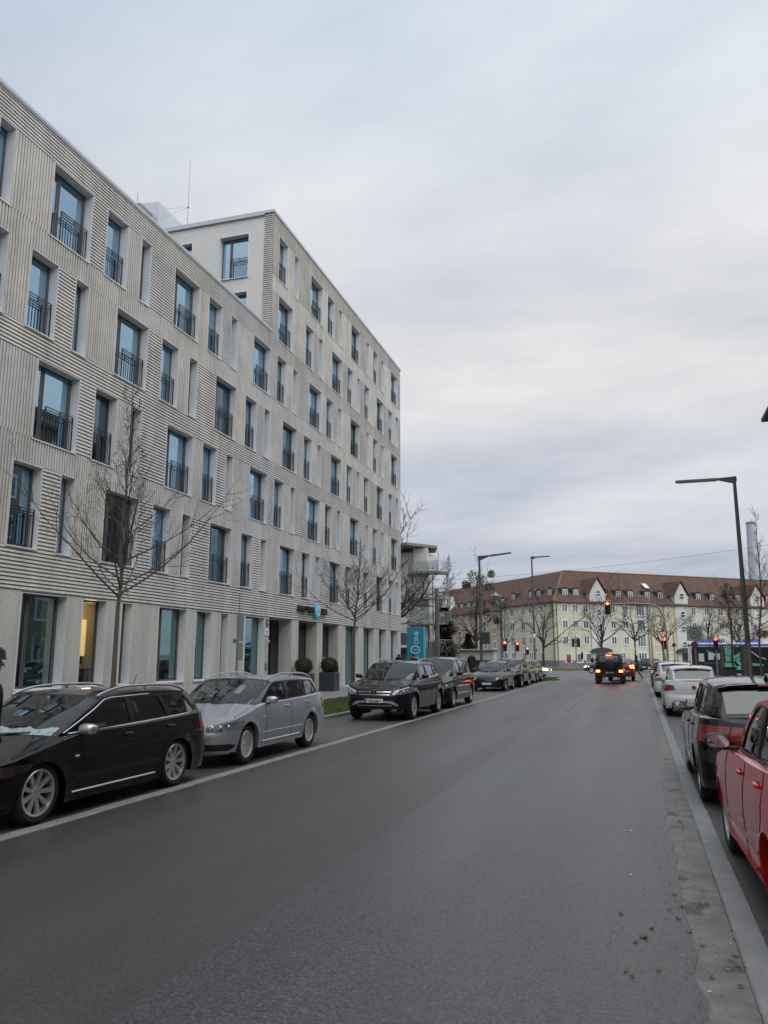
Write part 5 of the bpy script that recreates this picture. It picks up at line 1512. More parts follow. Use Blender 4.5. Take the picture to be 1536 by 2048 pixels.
# ---- traffic
def boxy(pm):
    d = suv(pm)
    d.update(L=4.45, W=1.80, fa=.72, wb=2.85, Rw=.39, Ra=.45, cowl=1.32, sill=.48, Dn=.14, Dr=.10, nf=5, nr=6, lip=.06, taper=0, wtuck=-.03, tw=.27, rim=.25, inset=.03, shrise=.004, crown=.02, cbow=.03,
        top=[(0, 1.06), (.2, 1.12), (1.32, 1.17), (4.3, 1.17), (4.45, 1.17)], wz=[(.4, .93), (.6, .93), (1.17, .93), (1.3, .93)],
        nose=[(.4, .0), (1.2, .02)], tail=[(.4, .0), (1.3, .0)],
        gh=dict(A0=(1.34, 1.17), A1=(1.62, 1.80), roof=[(2.5, 1.86), (3.4, 1.86)], D1=(4.34, 1.83), D0=(4.42, 1.17), lean=.05, curv=.06, crown=.05, wbow=.04, fbow=.02, rbow=.02, rwbow=.02, tf=0, tr=0, rv=(.16, .84), ra=.72,
            wins=[[(1.68, 1.22), (2.30, 1.22), (2.30, 1.76), (1.86, 1.76)], [(2.42, 1.22), (3.18, 1.22), (3.18, 1.76), (2.42, 1.76)], [(3.34, 1.22), (4.16, 1.22), (4.14, 1.76), (3.34, 1.76)]],
            dark=None, beltline=[(1.4, 1.18), (4.4, 1.18)], beltspan=(1.5, 4.3), arc=[]),
        hip=.85, mirror=(1.6, 1.28), rails=None, belttrim=None, doors=[1.5, 2.36, 3.26], handles=[(2.2, 1.08), (3.1, 1.08)], strips=[(.86, .92, .02, M_trim, 'door_strip')],
        patches=[('grille', 'f', [(-.5, 1.02), (.5, 1.02)], [(-.5, .82), (.5, .82)], M_trim, dict(off=.01)),
                 ('tail_lamp', 'r', [(.70, .87), (.97, .87)], [(.70, .72), (.97, .72)], M_brake, dict(mirror=True, off=.02)),
                 ('rear_bumper', 'r', [(-1.04, .66), (1.04, .66)], [(-1.04, .50), (1.04, .50)], M_trim, dict(off=.06, depth=.08, n=16))],
        plates=[('r', .70, None)])
    return d
c14, i14 = car('off_roader', 'boxy black off-roader with spare wheel and lit brake lamps waiting in the lane', 'car', boxy(P_black), (-1.80, 53.85 + 1.35, 0), pi, None)
oy = i14['oy']; b = MB(); yb = 4.45 + oy
b.lathe([(.0, .20), (.30, .20), (.37, .17), (.385, .06), (.385, .0), (0, 0)], 30, 'Y', (-.08, yb + .02, 1.17)); b.build('spare_wheel_cover', M_trim, c14, 40)
b = MB(); b.bbox(-.17, .17, yb + .01, yb + .04, 1.775, 1.815, .004); b.build('high_brake_lamp', M_brake, c14)
b = MB(); b.box(-.9, .9, yb - .02, yb + .0, .42, .5); b.box(-.9, -.62, yb - .10, yb - .06, .14, .5).box(.62, .9, yb - .10, yb - .06, .14, .5); b.build('mud_flap', M_trim, c14)
sp5 = suv(paint('paint_brick', (.16, .02, .015)), patches=[('tail_lamp', 'r', [(.66, 1.10), (.98, 1.12), (1.08, 1.08)], [(.70, .90), (.98, .88), (1.08, .92)], M_brake, dict(mirror=True, off=.006))], plates=[('r', .75, None)])
c15, i15 = car('suv', 'dark red car with lit brake lamps in front of the boxy off-roader', 'car', sp5, (-1.22, 61.2, 0), pi, None, detail=1)
c16, i16 = car('saloon', 'pale silver saloon turning across the junction with its lamps lit', 'car',
     saloon(P_ltgrey, patches=saloon(P_ltgrey)['patches'][1:] + [('headlight', 'f', [(.62, .665), (.97, .70), (1.04, .70)], [(.62, .56), (.97, .57), (1.05, .60)], M_headlit, dict(mirror=True, off=.005))]), (-9.3, 68.6, 0), radians(80), None, detail=1)
sp6 = hatch(P_grey, patches=[('headlight', 'f', [(.6, .68), (1.0, .73)], [(.6, .60), (1.0, .63)], M_headlit, dict(mirror=True))])
c17, i17 = car('hatchback', 'grey hatchback with lit headlamp crossing behind the boxy off-roader', 'car', sp6, (-3.5, 86.8, 0), radians(-88), None, detail=1)
c18 = dup(c7, (1.6, 96.5, 0), radians(150), 'grey hatchback parked slantwise across the junction'); c18.pop('group', None)

def reflectors(root, info, spots_, mats_=None):
    for k, (q, z, r_) in enumerate(spots_):
        for sg in (-1, 1):
            p = info['surf']('f', sg * q, z, .004); b = MB(); ellips(b, tuple(p), (r_, .010, r_), 14, 8, 1.0)
            o = b.build('lamp_reflector', M_chrome if not mats_ else mats_[k], root, 60)
            b = MB(); ellips(b, (p.x, p.y - .007, p.z), (r_ * .45, .006, r_ * .45), 10, 6, 1.0); b.build('lamp_bulb', M_plate, o, 60)
reflectors(c2, i2, ((.68, .612, .040), (.80, .618, .046), (.91, .635, .034)))
reflectors(c3, i3, ((.68, .765, .032), (.84, .79, .032)))
reflectors(c4, i4, ((.70, .72, .05), (.86, .745, .045)))
reflectors(c5, i5, ((.68, .64, .045), (.84, .655, .045)))
# ------------------------------------------------------------ trees
RM = [.002]
M_bark = mat('bark_olive', (.085, .075, .058), .9, noise=(7, 5), col2=(.14, .125, .10), bump=(25, .6, .01), stretch=(1, 1, .3))
M_barkd = mat('bark_dark', (.040, .034, .030), .9, noise=(5, 4), col2=(.07, .06, .052))
M_twig = mat('twig', (.075, .050, .042), .85, noise=(3, 3), col2=(.11, .085, .07))
M_twigd = mat('twig_dark', (.045, .036, .032), .85)
def rot_dir(d, ang, az):
    d = d.normalized(); a = d.orthogonal().normalized(); b = d.cross(a)
    return (d * cos(ang) + (a * cos(az) + b * sin(az)) * sin(ang)).normalized()
def branch(b, r, p, d, ln, rad, seg, wob, up, n=4, bend=None):
    """curved limb; returns list of (pos, dir, t)"""
    pts = [p.copy()]; dd = d.copy(); out_ = []
    for i in range(seg):
        dd = (dd + Vector((r.gauss(0, wob), r.gauss(0, wob), r.gauss(0, wob) + up))).normalized()
        p = p + dd * ln / seg; pts.append(p.copy()); out_.append((p.copy(), dd.copy(), (i + 1) / seg))
    b.path(pts, [max(RM[0], rad * (1 - .82 * k / seg)) for k in range(seg + 1)], n, caps=False)
    return out_
def leader_tree(name, seed, H, fork, spread, rad, twigs=1.0, rmin=.0022, lean=(0, 0), low=False):
    """young street tree: straight leader, many rising side limbs, fine twigs"""
    r = random.Random(seed); T = MB(); C = MB()
    n = 14; pts = []
    x = y = 0
    for i in range(n + 1):
        z = H * i / n; pts.append(Vector((x + lean[0] * z, y + lean[1] * z, z)))
        if z > fork * .8: x += r.gauss(0, .035); y += r.gauss(0, .035)
    kf = next(i for i in range(n + 1) if H * i / n > fork + .2)
    R = [max(.006, rad * (1 - .9 * (i / n) ** .9)) * (1.25 if i == 0 else 1) for i in range(n + 1)]
    T.path(pts[:kf + 3], R[:kf + 3], 10, caps=False); C.path(pts[kf + 2:], R[kf + 2:], 6, caps=False)
    T.k = 0
    def at(z):
        f = z / H * n; i = min(int(f), n - 1); return pts[i].lerp(pts[i + 1], f - i)
    z = fork; az = r.uniform(0, 6.28); first = True
    while z < H * .96:
        t = (z - fork) / (H - fork)
        az += 2.399 + r.uniform(-.4, .4)
        L = spread * (1.25 - t * 1.12) * r.uniform(.72, 1.1)
        el = radians(lerp(12, 62, min(1, t * 1.5)) + r.uniform(-10, 10))
        if low:
            L = spread * (1.35 * (1 - t) ** 2.6 + .16) * r.uniform(.7, 1.1); el = radians(lerp(24, 55, min(1, t * 1.5)) + r.uniform(-12, 12))
        d = Vector((cos(az) * cos(el), sin(az) * cos(el), sin(el)))
        rr_ = max(.007, .30 * rad * (1 - t * .75)) * (1.2 if L > spread else 1)
        nodes = branch(C, r, at(z), d, L, rr_, 9, .045, .075, 5)
        for p, dd, tt in nodes[1:]:
            for _ in range(2 if tt > .3 else 1):
                if r.random() < .9 * twigs:
                    sl = L * (.50 - .30 * tt) * r.uniform(.6, 1.2)
                    sub = branch(C, r, p, rot_dir(dd, radians(r.uniform(28, 55)), r.uniform(0, 6.28)), sl, rr_ * .34, 5, .06, .06, 3)
                    for q, e_, t2 in sub:
                        for _ in range(2):
                            if r.random() < .75 * twigs: 
                                tw = branch(C, r, q, rot_dir(e_, radians(r.uniform(25, 60)), r.uniform(0, 6.28)), sl * .38 * r.uniform(.5, 1.2), rmin * 1.5, 3, .10, .05, 3)
                                if r.random() < .25:
                                    q2 = tw[-1][0]; s_ = .012; C.add([q2 + Vector((0, 0, s_)), q2 + Vector((s_, 0, 0)), q2 + Vector((0, s_, -s_)), q2 + Vector((-s_, 0, 0))], [(0, 1, 2), (0, 2, 3), (0, 3, 1)])
        z += (H - fork) / (30 if H < 9 else 34) * r.uniform(.6, 1.3) * (lerp(.45, 1.5, t) if low else 1)
    return T.mesh('trunk', M_bark, 60), C.mesh('crown', M_twig, 60)
def spread_tree(seed, H, fork, spread, rad, dens=1.0, limbs=6, mat_=None, droop=0.):
    """old crown: several heavy limbs that divide again and again"""
    r = random.Random(seed); T = MB(); C = MB()
    tr = branch(T, r, Vector((0, 0, -.1)), Vector((0, 0, 1)), fork, rad * 1.1, 5, .02, .02, 9)
    T.path([(0, 0, -.1), (0, 0, .5)], [rad * 1.5, rad * 1.05], 9, caps=False)
    top = tr[-1][0]
    def rec(p, d, L, R_, lv):
        nd = branch(C, r, p, d, L, R_, 5 if lv < 3 else 3, .09, .05 - droop * lv, 5 if lv < 2 else 3)
        if lv >= 4 or R_ < .006: return
        for q, e_, t_ in nd:
            k = 2 if lv == 3 else (1 if t_ < .9 else 2)
            for _ in range(k):
                if r.random() < dens * (.80 if t_ > .35 else .3): rec(q, rot_dir(e_, radians(r.uniform(22, 52)), r.uniform(0, 6.28)), L * r.uniform(.45, .68), R_ * .48, lv + 1)
    C.path([top - Vector((0, 0, .6)), top, top + Vector((.05, .05, (H - fork) * .35))], [rad * .6, rad * .55, rad * .4], 7, caps=False)
    for k in range(limbs):
        a = 2 * pi * k / limbs + r.uniform(-.4, .4); el = radians(r.uniform(25, 65))
        rec(top + Vector((0, 0, r.uniform(-.4, .6))), Vector((cos(a) * cos(el), sin(a) * cos(el), sin(el))), spread * r.uniform(.55, .8), rad * .5, 1)
    rec(top + Vector((0, 0, (H - fork) * .2)), Vector((.05, 0, 1)), (H - fork) * .55, rad * .55, 1)
    m = mat_ or M_twigd
    return T.mesh('trunk', M_barkd, 60), C.mesh('crown', m, 60)
def place_tree(label, me, loc, rz=0, s=1., cat='tree', group=None, nm='bare_tree'):
    o = thing(nm, label, cat, loc, rz, group)
    link('trunk', me[0], o); link('crown', me[1], o); o.scale = (s, s, s) if not isinstance(s, tuple) else s
    return o
t1 = leader_tree('t', 21, 7.3, 2.75, 2.15, .058, .64, low=True)
place_tree('young bare street tree rising behind the black estate car at the hotel front', t1, (-9.62, 13.0, .08), .4)
t2 = leader_tree('t', 33, 5.9, 2.9, 2.1, .060, .68, low=True)
place_tree('young bare street tree before the hotel entrance, behind the star-badged off-roader', t2, (-9.9, 27.3, .08), 2.0, (1.12, 1.12, 1))
t3 = leader_tree('t', 5, 7.1, 2.4, 1.7, .05, .6, low=True)
place_tree('tall bare staked tree at the right edge beside the dark lamp post', t3, (4.15, 31.0, .1), 1.2)
t5 = leader_tree('t', 8, 4.9, 1.5, 1.5, .05)
place_tree('small bare staked tree with a low bushy crown right of the speed-zone sign', t5, (3.75, 36.0, .1), .2, (1.25, 1.25, .95))

RM[0] = .009
oldA = spread_tree(3, 9.5, 2.9, 4.6, .17, .95, 7)
oldB = spread_tree(11, 10.5, 3.6, 4.4, .18, .95, 6)
oldC = spread_tree(19, 8.2, 2.8, 4.9, .21, .85, 5)
place_tree('bare tree in front of the first pointed gable of the yellow block', oldA, (-4.4, 106, 0), 1.0, 1.15, group='bare trees before the yellow block')
place_tree('bare tree between the first two gables, its trunk right of the boxy off-roader', oldB, (-.35, 111, 0), 2.2, 1.0, group='bare trees before the yellow block')
place_tree('bare tree behind the red mast signal pole, left of the second gable', oldA, (3.5, 114, 0), 3.0, 1.05, group='bare trees before the yellow block')
place_tree('bare tree right of the second gable above the roof of the white hatchbacks', oldB, (9.2, 116, 0), 4.2, .95, group='bare trees before the yellow block')
place_tree('dense bare tree behind the speed-zone sign and bus', oldA, (12.5, 112, 0), 5.0, .95, group='bare trees before the yellow block')
place_tree('dark bare tree with wide crooked limbs left of the block corner', oldC, (-9.85, 88, 0), .3, (1.0, 1.0, 1.05))
# tree carrying mistletoe balls behind the left lamp post
oldM = spread_tree(27, 10.8, 3.2, 4.2, .24, .7, 6)
tm = place_tree('bare tree with clumps of dark ivy behind the second lamp post', oldM, (-15.6, 80, 0), .7, 1.0)
M_ivy = mat('ivy_leaf', (.035, .05, .018), .7, noise=(2, 3), col2=(.085, .095, .035))
b = MB(); r = random.Random(2)
for cx, cy, cz, R_ in ((-.3, 0, 9.9, .7), (.8, .3, 9.6, .6), (.1, -.2, 8.6, .9), (1.6, 0, 8.9, .6), (.2, 0, 7.2, .8), (2.2, .2, 7.4, .7), (3.3, 0, 6.9, .6), (-.2, .2, 6.0, .6), (1.2, 0, 6.2, .5), (-1.1, .1, 9.0, .5), (2.4, 0, 5.4, .4), (1.9, .1, 10.2, .45)):
    for _ in range(230):
        u = Vector((r.gauss(0, 1), r.gauss(0, 1), r.gauss(0, 1))).normalized() * R_ * r.random() ** .4; p = Vector((cx, cy, cz)) + u
        a = Vector((r.gauss(0, 1), r.gauss(0, 1), r.gauss(0, 1))).normalized() * .09; c = Vector((r.gauss(0, 1), r.gauss(0, 1), r.gauss(0, 1))).normalized() * .07
        b.add([p - a, p + c, p + a, p - c], [(0, 1, 2, 3)])
b.build('ivy_clumps', M_ivy, tm)
# big crown showing past the hotel corner
big = spread_tree(41, 14.6, 4.5, 7.4, .36, 1.15, 9)
place_tree('large bare tree with a wide crown behind the far corner of the hotel', big, (-19.1, 60, 0), .9, (.95, .95, .86))
# birch and poles of the left group
RM[0] = .010
bi = leader_tree('t', 52, 16.5, 5, 2.6, .13, .8, .006)
M_bb = mat('birch_bark', (.22, .21, .18), .8)
place_tree('slender pale birch rising above the pink block roof', bi, (-25.5, 110, 0), .2)
RM[0] = .007
t6 = spread_tree(61, 9.0, 3.0, 3.2, .10, .9, 5)
place_tree('thin bare tree left of the three red signals', t6, (-13.3, 84, 0), .2, .9)
place_tree('thin bare sapling behind the badged hatchback', t6, (-20.0, 92, 0), 1.9, .8)
# evergreen
def conifer(seed, H, R_):
    r = random.Random(seed); T = MB(); C = MB()
    T.path([(0, 0, 0), (0, 0, H * .95)], [.16, .03], 7)
    for _ in range(5200):
        z = H * (.10 + .88 * r.random() ** .9); t = z / H; rad = R_ * (1 - t) ** .55 * (.75 + .35 * sin(z * 3.1 + r.random())) * r.random() ** .45
        a = r.uniform(0, 6.28); p = Vector((cos(a) * rad, sin(a) * rad, z + r.uniform(-.2, .2)))
        d = Vector((cos(a), sin(a), r.uniform(-.35, .5))) * r.uniform(.22, .48); s = Vector((-sin(a), cos(a), r.uniform(-.3, .3))) * r.uniform(.07, .15)
        C.add([p - s, p + d, p + s], [(0, 1, 2)])
    return T.mesh('trunk', M_barkd, 60), C.mesh('crown', mat('conifer_needles', (.020, .026, .014), .8, noise=(1.2, 4), col2=(.055, .055, .028)))
con = conifer(4, 6.3, 2.0)
place_tree('dark evergreen beside the turquoise totem', con, (-17.6, 74, 0), 0, 1.0, nm='evergreen_tree')
place_tree('lower dark evergreen just right of the tall one', con, (-15.9, 77, 0), 2, .62, nm='evergreen_tree')
# stakes round the right-hand street trees
M_stake = mat('stake_wood', (.10, .085, .065), .9, noise=(4, 5), col2=(.17, .15, .12), stretch=(1, 1, .2))
def stakes(x, y, d, label):
    o = thing('tree_stakes', label, 'stakes', (x, y, .1))
    for sx, sy in ((-d, -d), (d, -d), (d, d), (-d, d)):
        b = MB(); b.path([(sx, sy, -.1), (sx * .93, sy * .93, 2.1)], [.055, .05], 10); b.build('stake', M_stake, o, 60)
    return o
stakes(3.75, 36.0, .42, 'four round wooden stakes framing the small bushy tree')
stakes(4.15, 31.0, .42, 'four round wooden stakes framing the tall tree at the right edge')
# rust-coloured leaves still hanging on the right-edge tree
b = MB(); r = random.Random(13)
for _ in range(350):
    p = Vector((4.35 + r.gauss(0, .17), 31 + r.gauss(0, .4), 2.52 + r.gauss(0, .07))); a = Vector((r.gauss(0, 1), r.gauss(0, 1), r.gauss(0, 1))).normalized() * .045; c = Vector((r.gauss(0, 1), r.gauss(0, 1), r.gauss(0, 1))).normalized() * .03
    b.add([p - a, p + c, p + a, p - c], [(0, 1, 2, 3)])
o = thing('hedge_spray', 'rust-coloured clump of dead leaves on the low twigs at the right edge', 'dead leaves', (0, 0, 0), 0, None, b.mesh('hedge_spray', mat('rust_leaf', (.16, .09, .025), .8, noise=(5, 3), col2=(.26, .15, .05))))
# low hedge behind the parked cars on the left, beyond the hotel
M_hedge = mat('hedge_leaf', (.025, .035, .015), .8, noise=(2, 3), col2=(.06, .065, .03))
b = MB(); r = random.Random(14)
for _ in range(9000):
    x = r.uniform(-28, -11.5); p = Vector((x, 82 + r.gauss(0, .4), r.uniform(0, 1.2 + .15 * sin(x * 2)))); a = Vector((r.gauss(0, 1), r.gauss(0, 1), r.gauss(0, 1))).normalized() * .11; c = Vector((r.gauss(0, 1), r.gauss(0, 1), r.gauss(0, 1))).normalized() * .08
    b.add([p - a, p + c, p + a, p - c], [(0, 1, 2, 3)])
thing('hedge', 'low dark hedge across the far side street left of the lamp post', 'hedge', (0, 0, 0), 0, None, b.mesh('hedge', M_hedge))
# ------------------------------------------------------------ far apartment blocks with red roofs
M_yel = mat('yellow_render', (.52, .505, .41), .9, noise=(.25, 6), col2=(.60, .58, .49), coords='World', streak=.08)
M_yel2 = mat('ochre_render', (.50, .44, .27), .9, noise=(.25, 6), col2=(.56, .50, .32))
M_pink = mat('salmon_render', (.40, .31, .25), .9, noise=(.25, 6), col2=(.48, .385, .315))
M_pale = mat('pale_render', (.52, .52, .50), .9, noise=(.3, 5), col2=(.60, .60, .58))
M_plinth = mat('grey_plinth', (.13, .135, .14), .9, noise=(.5, 4), col2=(.18, .185, .19))
M_tile = bpy.data.materials.new('roof_tile'); M_tile.use_nodes = True
def _tile():
    t = M_tile.node_tree; p = t.nodes['Principled BSDF']; p.inputs['Roughness'].default_value = .9
    tcn = t.nodes.new('ShaderNodeTexCoord'); nn = t.nodes.new('ShaderNodeTexNoise'); nn.inputs['Scale'].default_value = .8; nn.inputs['Detail'].default_value = 9; nn.inputs['Roughness'].default_value = .75
    t.links.new(tcn.outputs['Object'], nn.inputs['Vector'])
    rr_ = t.nodes.new('ShaderNodeValToRGB'); e = rr_.color_ramp.elements; e[0].position = .30; e[0].color = (.050, .034, .028, 1); e[1].position = .72; e[1].color = (.138, .068, .050, 1)
    t.links.new(nn.outputs[0], rr_.inputs[0]); t.links.new(rr_.outputs[0], p.inputs['Base Color'])
_tile()
M_win = mat('window_white', (.66, .67, .68), .5)
M_pane = mat('far_pane', (.03, .04, .05), .08, spec=.8, noise=(.55, 2), col2=(.16, .17, .17), coords='World')
M_dorm = mat('dormer_slate', (.035, .037, .042), .7)
M_gut = mat('gutter_dark', (.06, .035, .03), .6)
M_pipe = mat('downpipe', (.10, .09, .08), .6)
EAVE, RIDGE, DEP = 10.75, 16.6, 13.0
def far_win(par, u, z, w_=1.05, h_=1.3, nl=2, wm=M_win, x=0.0, shutter=None):
    key = (round(w_, 2), round(h_, 2), nl, shutter)
    if key not in _wc:
        F = MB(); f = .09
        F.box(-.02, .05, -.05, w_ + .05, -.09, 0).box(-.02, .03, 0, f, 0, h_).box(-.02, .03, w_ - f, w_, 0, h_).box(-.02, .03, f, w_ - f, 0, f).box(-.02, .03, f, w_ - f, h_ - f, h_)
        for i in range(1, nl): F.box(-.02, .03, w_ * i / nl - .05, w_ * i / nl + .05, f, h_ - f)
        F.box(-.01, .01, -.10, 0, -.02, h_ + .12).box(-.01, .01, w_, w_ + .10, -.02, h_ + .12).box(-.01, .01, 0, w_, h_, h_ + .12)
        P = MB(); P.add([(-.01, f, f), (-.01, w_ - f, f), (-.01, w_ - f, h_ - f), (-.01, f, h_ - f)], [(0, 1, 2, 3)])
        _wc[key] = (F.mesh('window', wm), P.mesh('pane', shutter or M_pane))
    F, P = _wc[key]
    o = link('window', F, par, (x + .03, u - w_ / 2, z)); link('pane', P, o); return o
def round_win(par, u, z, R_=.52, x=.05):
    if 'rw' not in _wc:
        F = MB(); F.lathe([(R_ + .14, -.02), (R_ + .12, .06), (R_, .06), (R_, -.02)], 20, 'X'); F.box(0, .05, -R_, R_, -.05, .05)
        P = MB(); P.lathe([(0, .0), (R_, .0)], 20, 'X'); _wc['rw'] = (F.mesh('round_window', M_win), P.mesh('pane', M_pane))
    F, P = _wc['rw']; o = link('round_window', F, par, (x, u, z)); link('pane', P, o); return o
def dormer(par, u, zb, run):
    """run: roof slope (dz/dx inwards)"""
    if 'dm' not in _wc:
        D = MB(); w2 = .72; h_ = 1.38; prof = [(-w2, 0), (w2, 0), (w2, h_)] + [(w2 * cos(a), h_ + .30 * sin(a)) for a in [pi * k / 8 for k in range(1, 8)]] + [(-w2, h_)]
        D.prism(prof, lambda a, c, d: (d, a, c), -2.6, 0)
        W_ = MB(); f = .1; w_, hh = 1.02, 1.25
        W_.box(0, .05, -w_ / 2, -w_ / 2 + f, .12, hh).box(0, .05, w_ / 2 - f, w_ / 2, .12, hh).box(0, .05, -w_ / 2, w_ / 2, .06, .12 + f).box(0, .05, -w_ / 2, w_ / 2, hh - f, hh).box(0, .05, -.05, .05, .12, hh).box(0, .05, -w_ / 2, w_ / 2, hh * .66, hh * .66 + .04)
        P = MB(); P.add([(.012, -w_ / 2, .12), (.012, w_ / 2, .12), (.012, w_ / 2, hh), (.012, -w_ / 2, hh)], [(0, 1, 2, 3)])
        _wc['dm'] = (D.mesh('dormer', M_dorm), W_.mesh('window_frame', M_win), P.mesh('pane', M_pane))
    D, W_, P = _wc['dm']; o = link('dormer', D, par, (-1.05, u, zb)); link('window_frame', W_, o); link('pane', P, o); return o
def wing(root, ulen, wall_m, u0=0., hip0=True, hip1=False, eave=EAVE, ridge=RIDGE, base=-.2):
    b = MB(); b.box(-DEP, 0, u0, ulen, base, eave - .02); b.build('wall', wall_m, root)
    b = MB(); b.box(-.0, .03, u0 - .0, ulen, base, 1.05); b.build('plinth', M_plinth, root)
ROWS = (8.95, 6.31, 3.68, 1.02)
def tiles_roof(root, pts_outer, faces, nm='roof'):
    b = MB(); b.add(pts_outer, faces); b.build(nm, M_tile, root)
# corner C, right wing towards R, left wing towards L
Cc = Vector((-12.76, 132.26, 0)); Rr = Vector((20.69, 159.7, 0)); Ll = Vector((-23.54, 144.77, 0))
dR = (Rr - Cc).normalized(); dL = (Ll - Cc).normalized()
def basis(d):  # local +y along d, local +x toward the camera side
    n_ = Vector((d.y, -d.x, 0))
    return n_
# right wing
nR = basis(dR); 
if nR.dot(Vector((0, -1, 0))) < 0: nR = -nR
aptR = thing('apartment_block', 'yellow four-storey block with red tiled roof, gables and dormers closing the street', 'building', Cc, math.atan2(-dR.x, dR.y))
LR = 62.0
wing(aptR, LR, M_yel)
# hipped roof: shared solid built in world coordinates then moved into the wing's frame
Mi = Matrix.Translation(Cc) @ Matrix.Rotation(math.atan2(-dR.x, dR.y), 4, 'Z'); Mi = Mi.inverted()
nL = Vector((-dL.y, dL.x, 0)); 
if nL.dot(Vector((0, -1, 0))) < 0: nL = -nL
ov = .45
def W2(p, z): q = Mi @ Vector((p.x, p.y, z)); return tuple(q)
# eave corner = intersection of both overhang lines; ridge corner = intersection of the ridge lines
def inter(p1, d1, p2, d2):
    det = d1.x * -d2.y + d2.x * d1.y; dx, dy = p2.x - p1.x, p2.y - p1.y
    t_ = (dx * -d2.y + d2.x * dy) / det; return p1 + d1 * t_
eC = inter(Cc + nR * ov, dR, Cc + nL * ov, dL)
rC = inter(Cc - nR * DEP / 2, dR, Cc - nL * DEP / 2, dL)
bC = inter(Cc - nR * (DEP + ov), dR, Cc - nL * (DEP + ov), dL)
eR = Cc + nR * ov + dR * LR; rR = Cc - nR * DEP / 2 + dR * (LR - 6); bR = Cc - nR * (DEP + ov) + dR * LR
zE, zR_ = EAVE - .12, RIDGE
b = MB(); b.add([W2(eC, zE), W2(eR, zE), W2(rR, zR_), W2(rC, zR_), W2(bC, zE), W2(bR, zE)], [(0, 1, 2, 3), (3, 2, 5, 4), (1, 5, 2)])
b.build('roof', M_tile, aptR)
b = MB(); b.path([W2(eC, zE + .05), W2(rC, zR_ + .05)], .16, 6); b.path([W2(rC, zR_ + .04), W2(rR, zR_ + .04)], .13, 6); b.path([W2(rR, zR_ + .05), W2(eR, zE + .05)], .13, 6)
b.build('ridge_tiles', mat('ridge_tile', (.17, .085, .05), .85, noise=(1.5, 5), col2=(.24, .12, .07)), aptR)
b = MB(); b.path([(ov - .02, .2, EAVE - .2), (ov - .02, LR, EAVE - .2)], .10, 6); b.build('gutter', M_gut, aptR)
slope = (RIDGE - EAVE) / (DEP / 2 + ov)
for u in (2.0, 4.09, 6.13, 11.72, 14.29, 20.62, 23.48, 29.27, 32.26, 35.53, 39.54, 49.5, 52.4, 55.6):
    for z in ROWS[:3]: far_win(aptR, u, z, 1.05, 1.33)
for u in (2.4, 4.6, 6.4, 13.4, 20.9, 23.6, 29.3, 32.3, 35.5, 39.5, 49.5, 52.4):
    if u < 7: far_win(aptR, u, .7, 1.15, 1.45, 1, shutter=M_plinth)
    else: far_win(aptR, u, 1.12, 1.1, 1.2)
for z in ROWS[:3]: far_win(aptR, 17.48, z - .35, 1.75, 2.0, 3)
far_win(aptR, 17.5, 1.12, 1.75, 1.2, 3)
for u in (2.95, 5.15, 10.93, 13.92, 16.47, 20.15, 22.98, 28.76, 31.64, 34.92, 39.06, 41.04, 48.6, 51.8, 55): dormer(aptR, u, 11.60, slope)
for (ua, ub) in ((7.05, 10.2), (25.1, 28.05), (42.75, 46.1)):
    um = (ua + ub) / 2; b = MB()
    prof = [(ua, 0), (ub, 0), (ub, 12.4), (um, 14.75), (ua, 12.4)]
    b.prism([(a, c - .1) for a, c in prof], lambda a, c, d: (d, a, c), -3.8, .16); b.build('stair_bay', M_pale, aptR)
    b = MB(); b.add([(.35, um, 14.95), (-4.4, um, 14.95), (-4.4, ub + .35, 12.28), (.35, ub + .35, 12.28), (-4.4, ua - .35, 12.28), (.35, ua - .35, 12.28)], [(0, 3, 2, 1), (0, 1, 4, 5)]); b.build('gable_roof', M_tile, aptR)
    b = MB(); b.path([(.36, ub + .38, 12.2), (.36, um, 14.95), (.36, ua - .38, 12.2)], .09, 5); b.build('verge_board', M_dorm, aptR)
    for z in (12.2, 9.0, 6.4, 3.7): round_win(aptR, um + .1, z, x=.18)
    b = MB(); b.box(.17, .22, um - .6, um + .6, 0, 2.2); b.build('entrance_door', M_dorm, aptR)
    b = MB(); b.prism([(um + 1.9 * cos(a), 2.4 + .75 * sin(a)) for a in [pi * k / 10 for k in range(11)]], lambda a, c, d: (d, a, c), .1, 1.1); b.build('entrance_canopy', M_dorm, aptR)
for u in (.35, 19.0, 37.6): b = MB(); b.path([(.12, u, 0), (.12, u, EAVE - .2)], .07, 6); b.build('downpipe', M_pipe, aptR)
b = MB(); b.add([(-2.6, 21.1, 13.75), (-2.6, 22.1, 13.75), (-3.6, 22.1, 14.65), (-3.6, 21.1, 14.65)], [(0, 1, 2, 3)]); b.build('skylight', M_win, aptR)
# ochre panel further along
b = MB(); b.box(-.0, .025, 19.1, 24.9, 1.05, EAVE - .3); b.build('ochre_wall_panel', M_yel2, aptR)

# left wing: yellow up to the downpipe, salmon beyond
aL = math.atan2(-dL.x, dL.y)
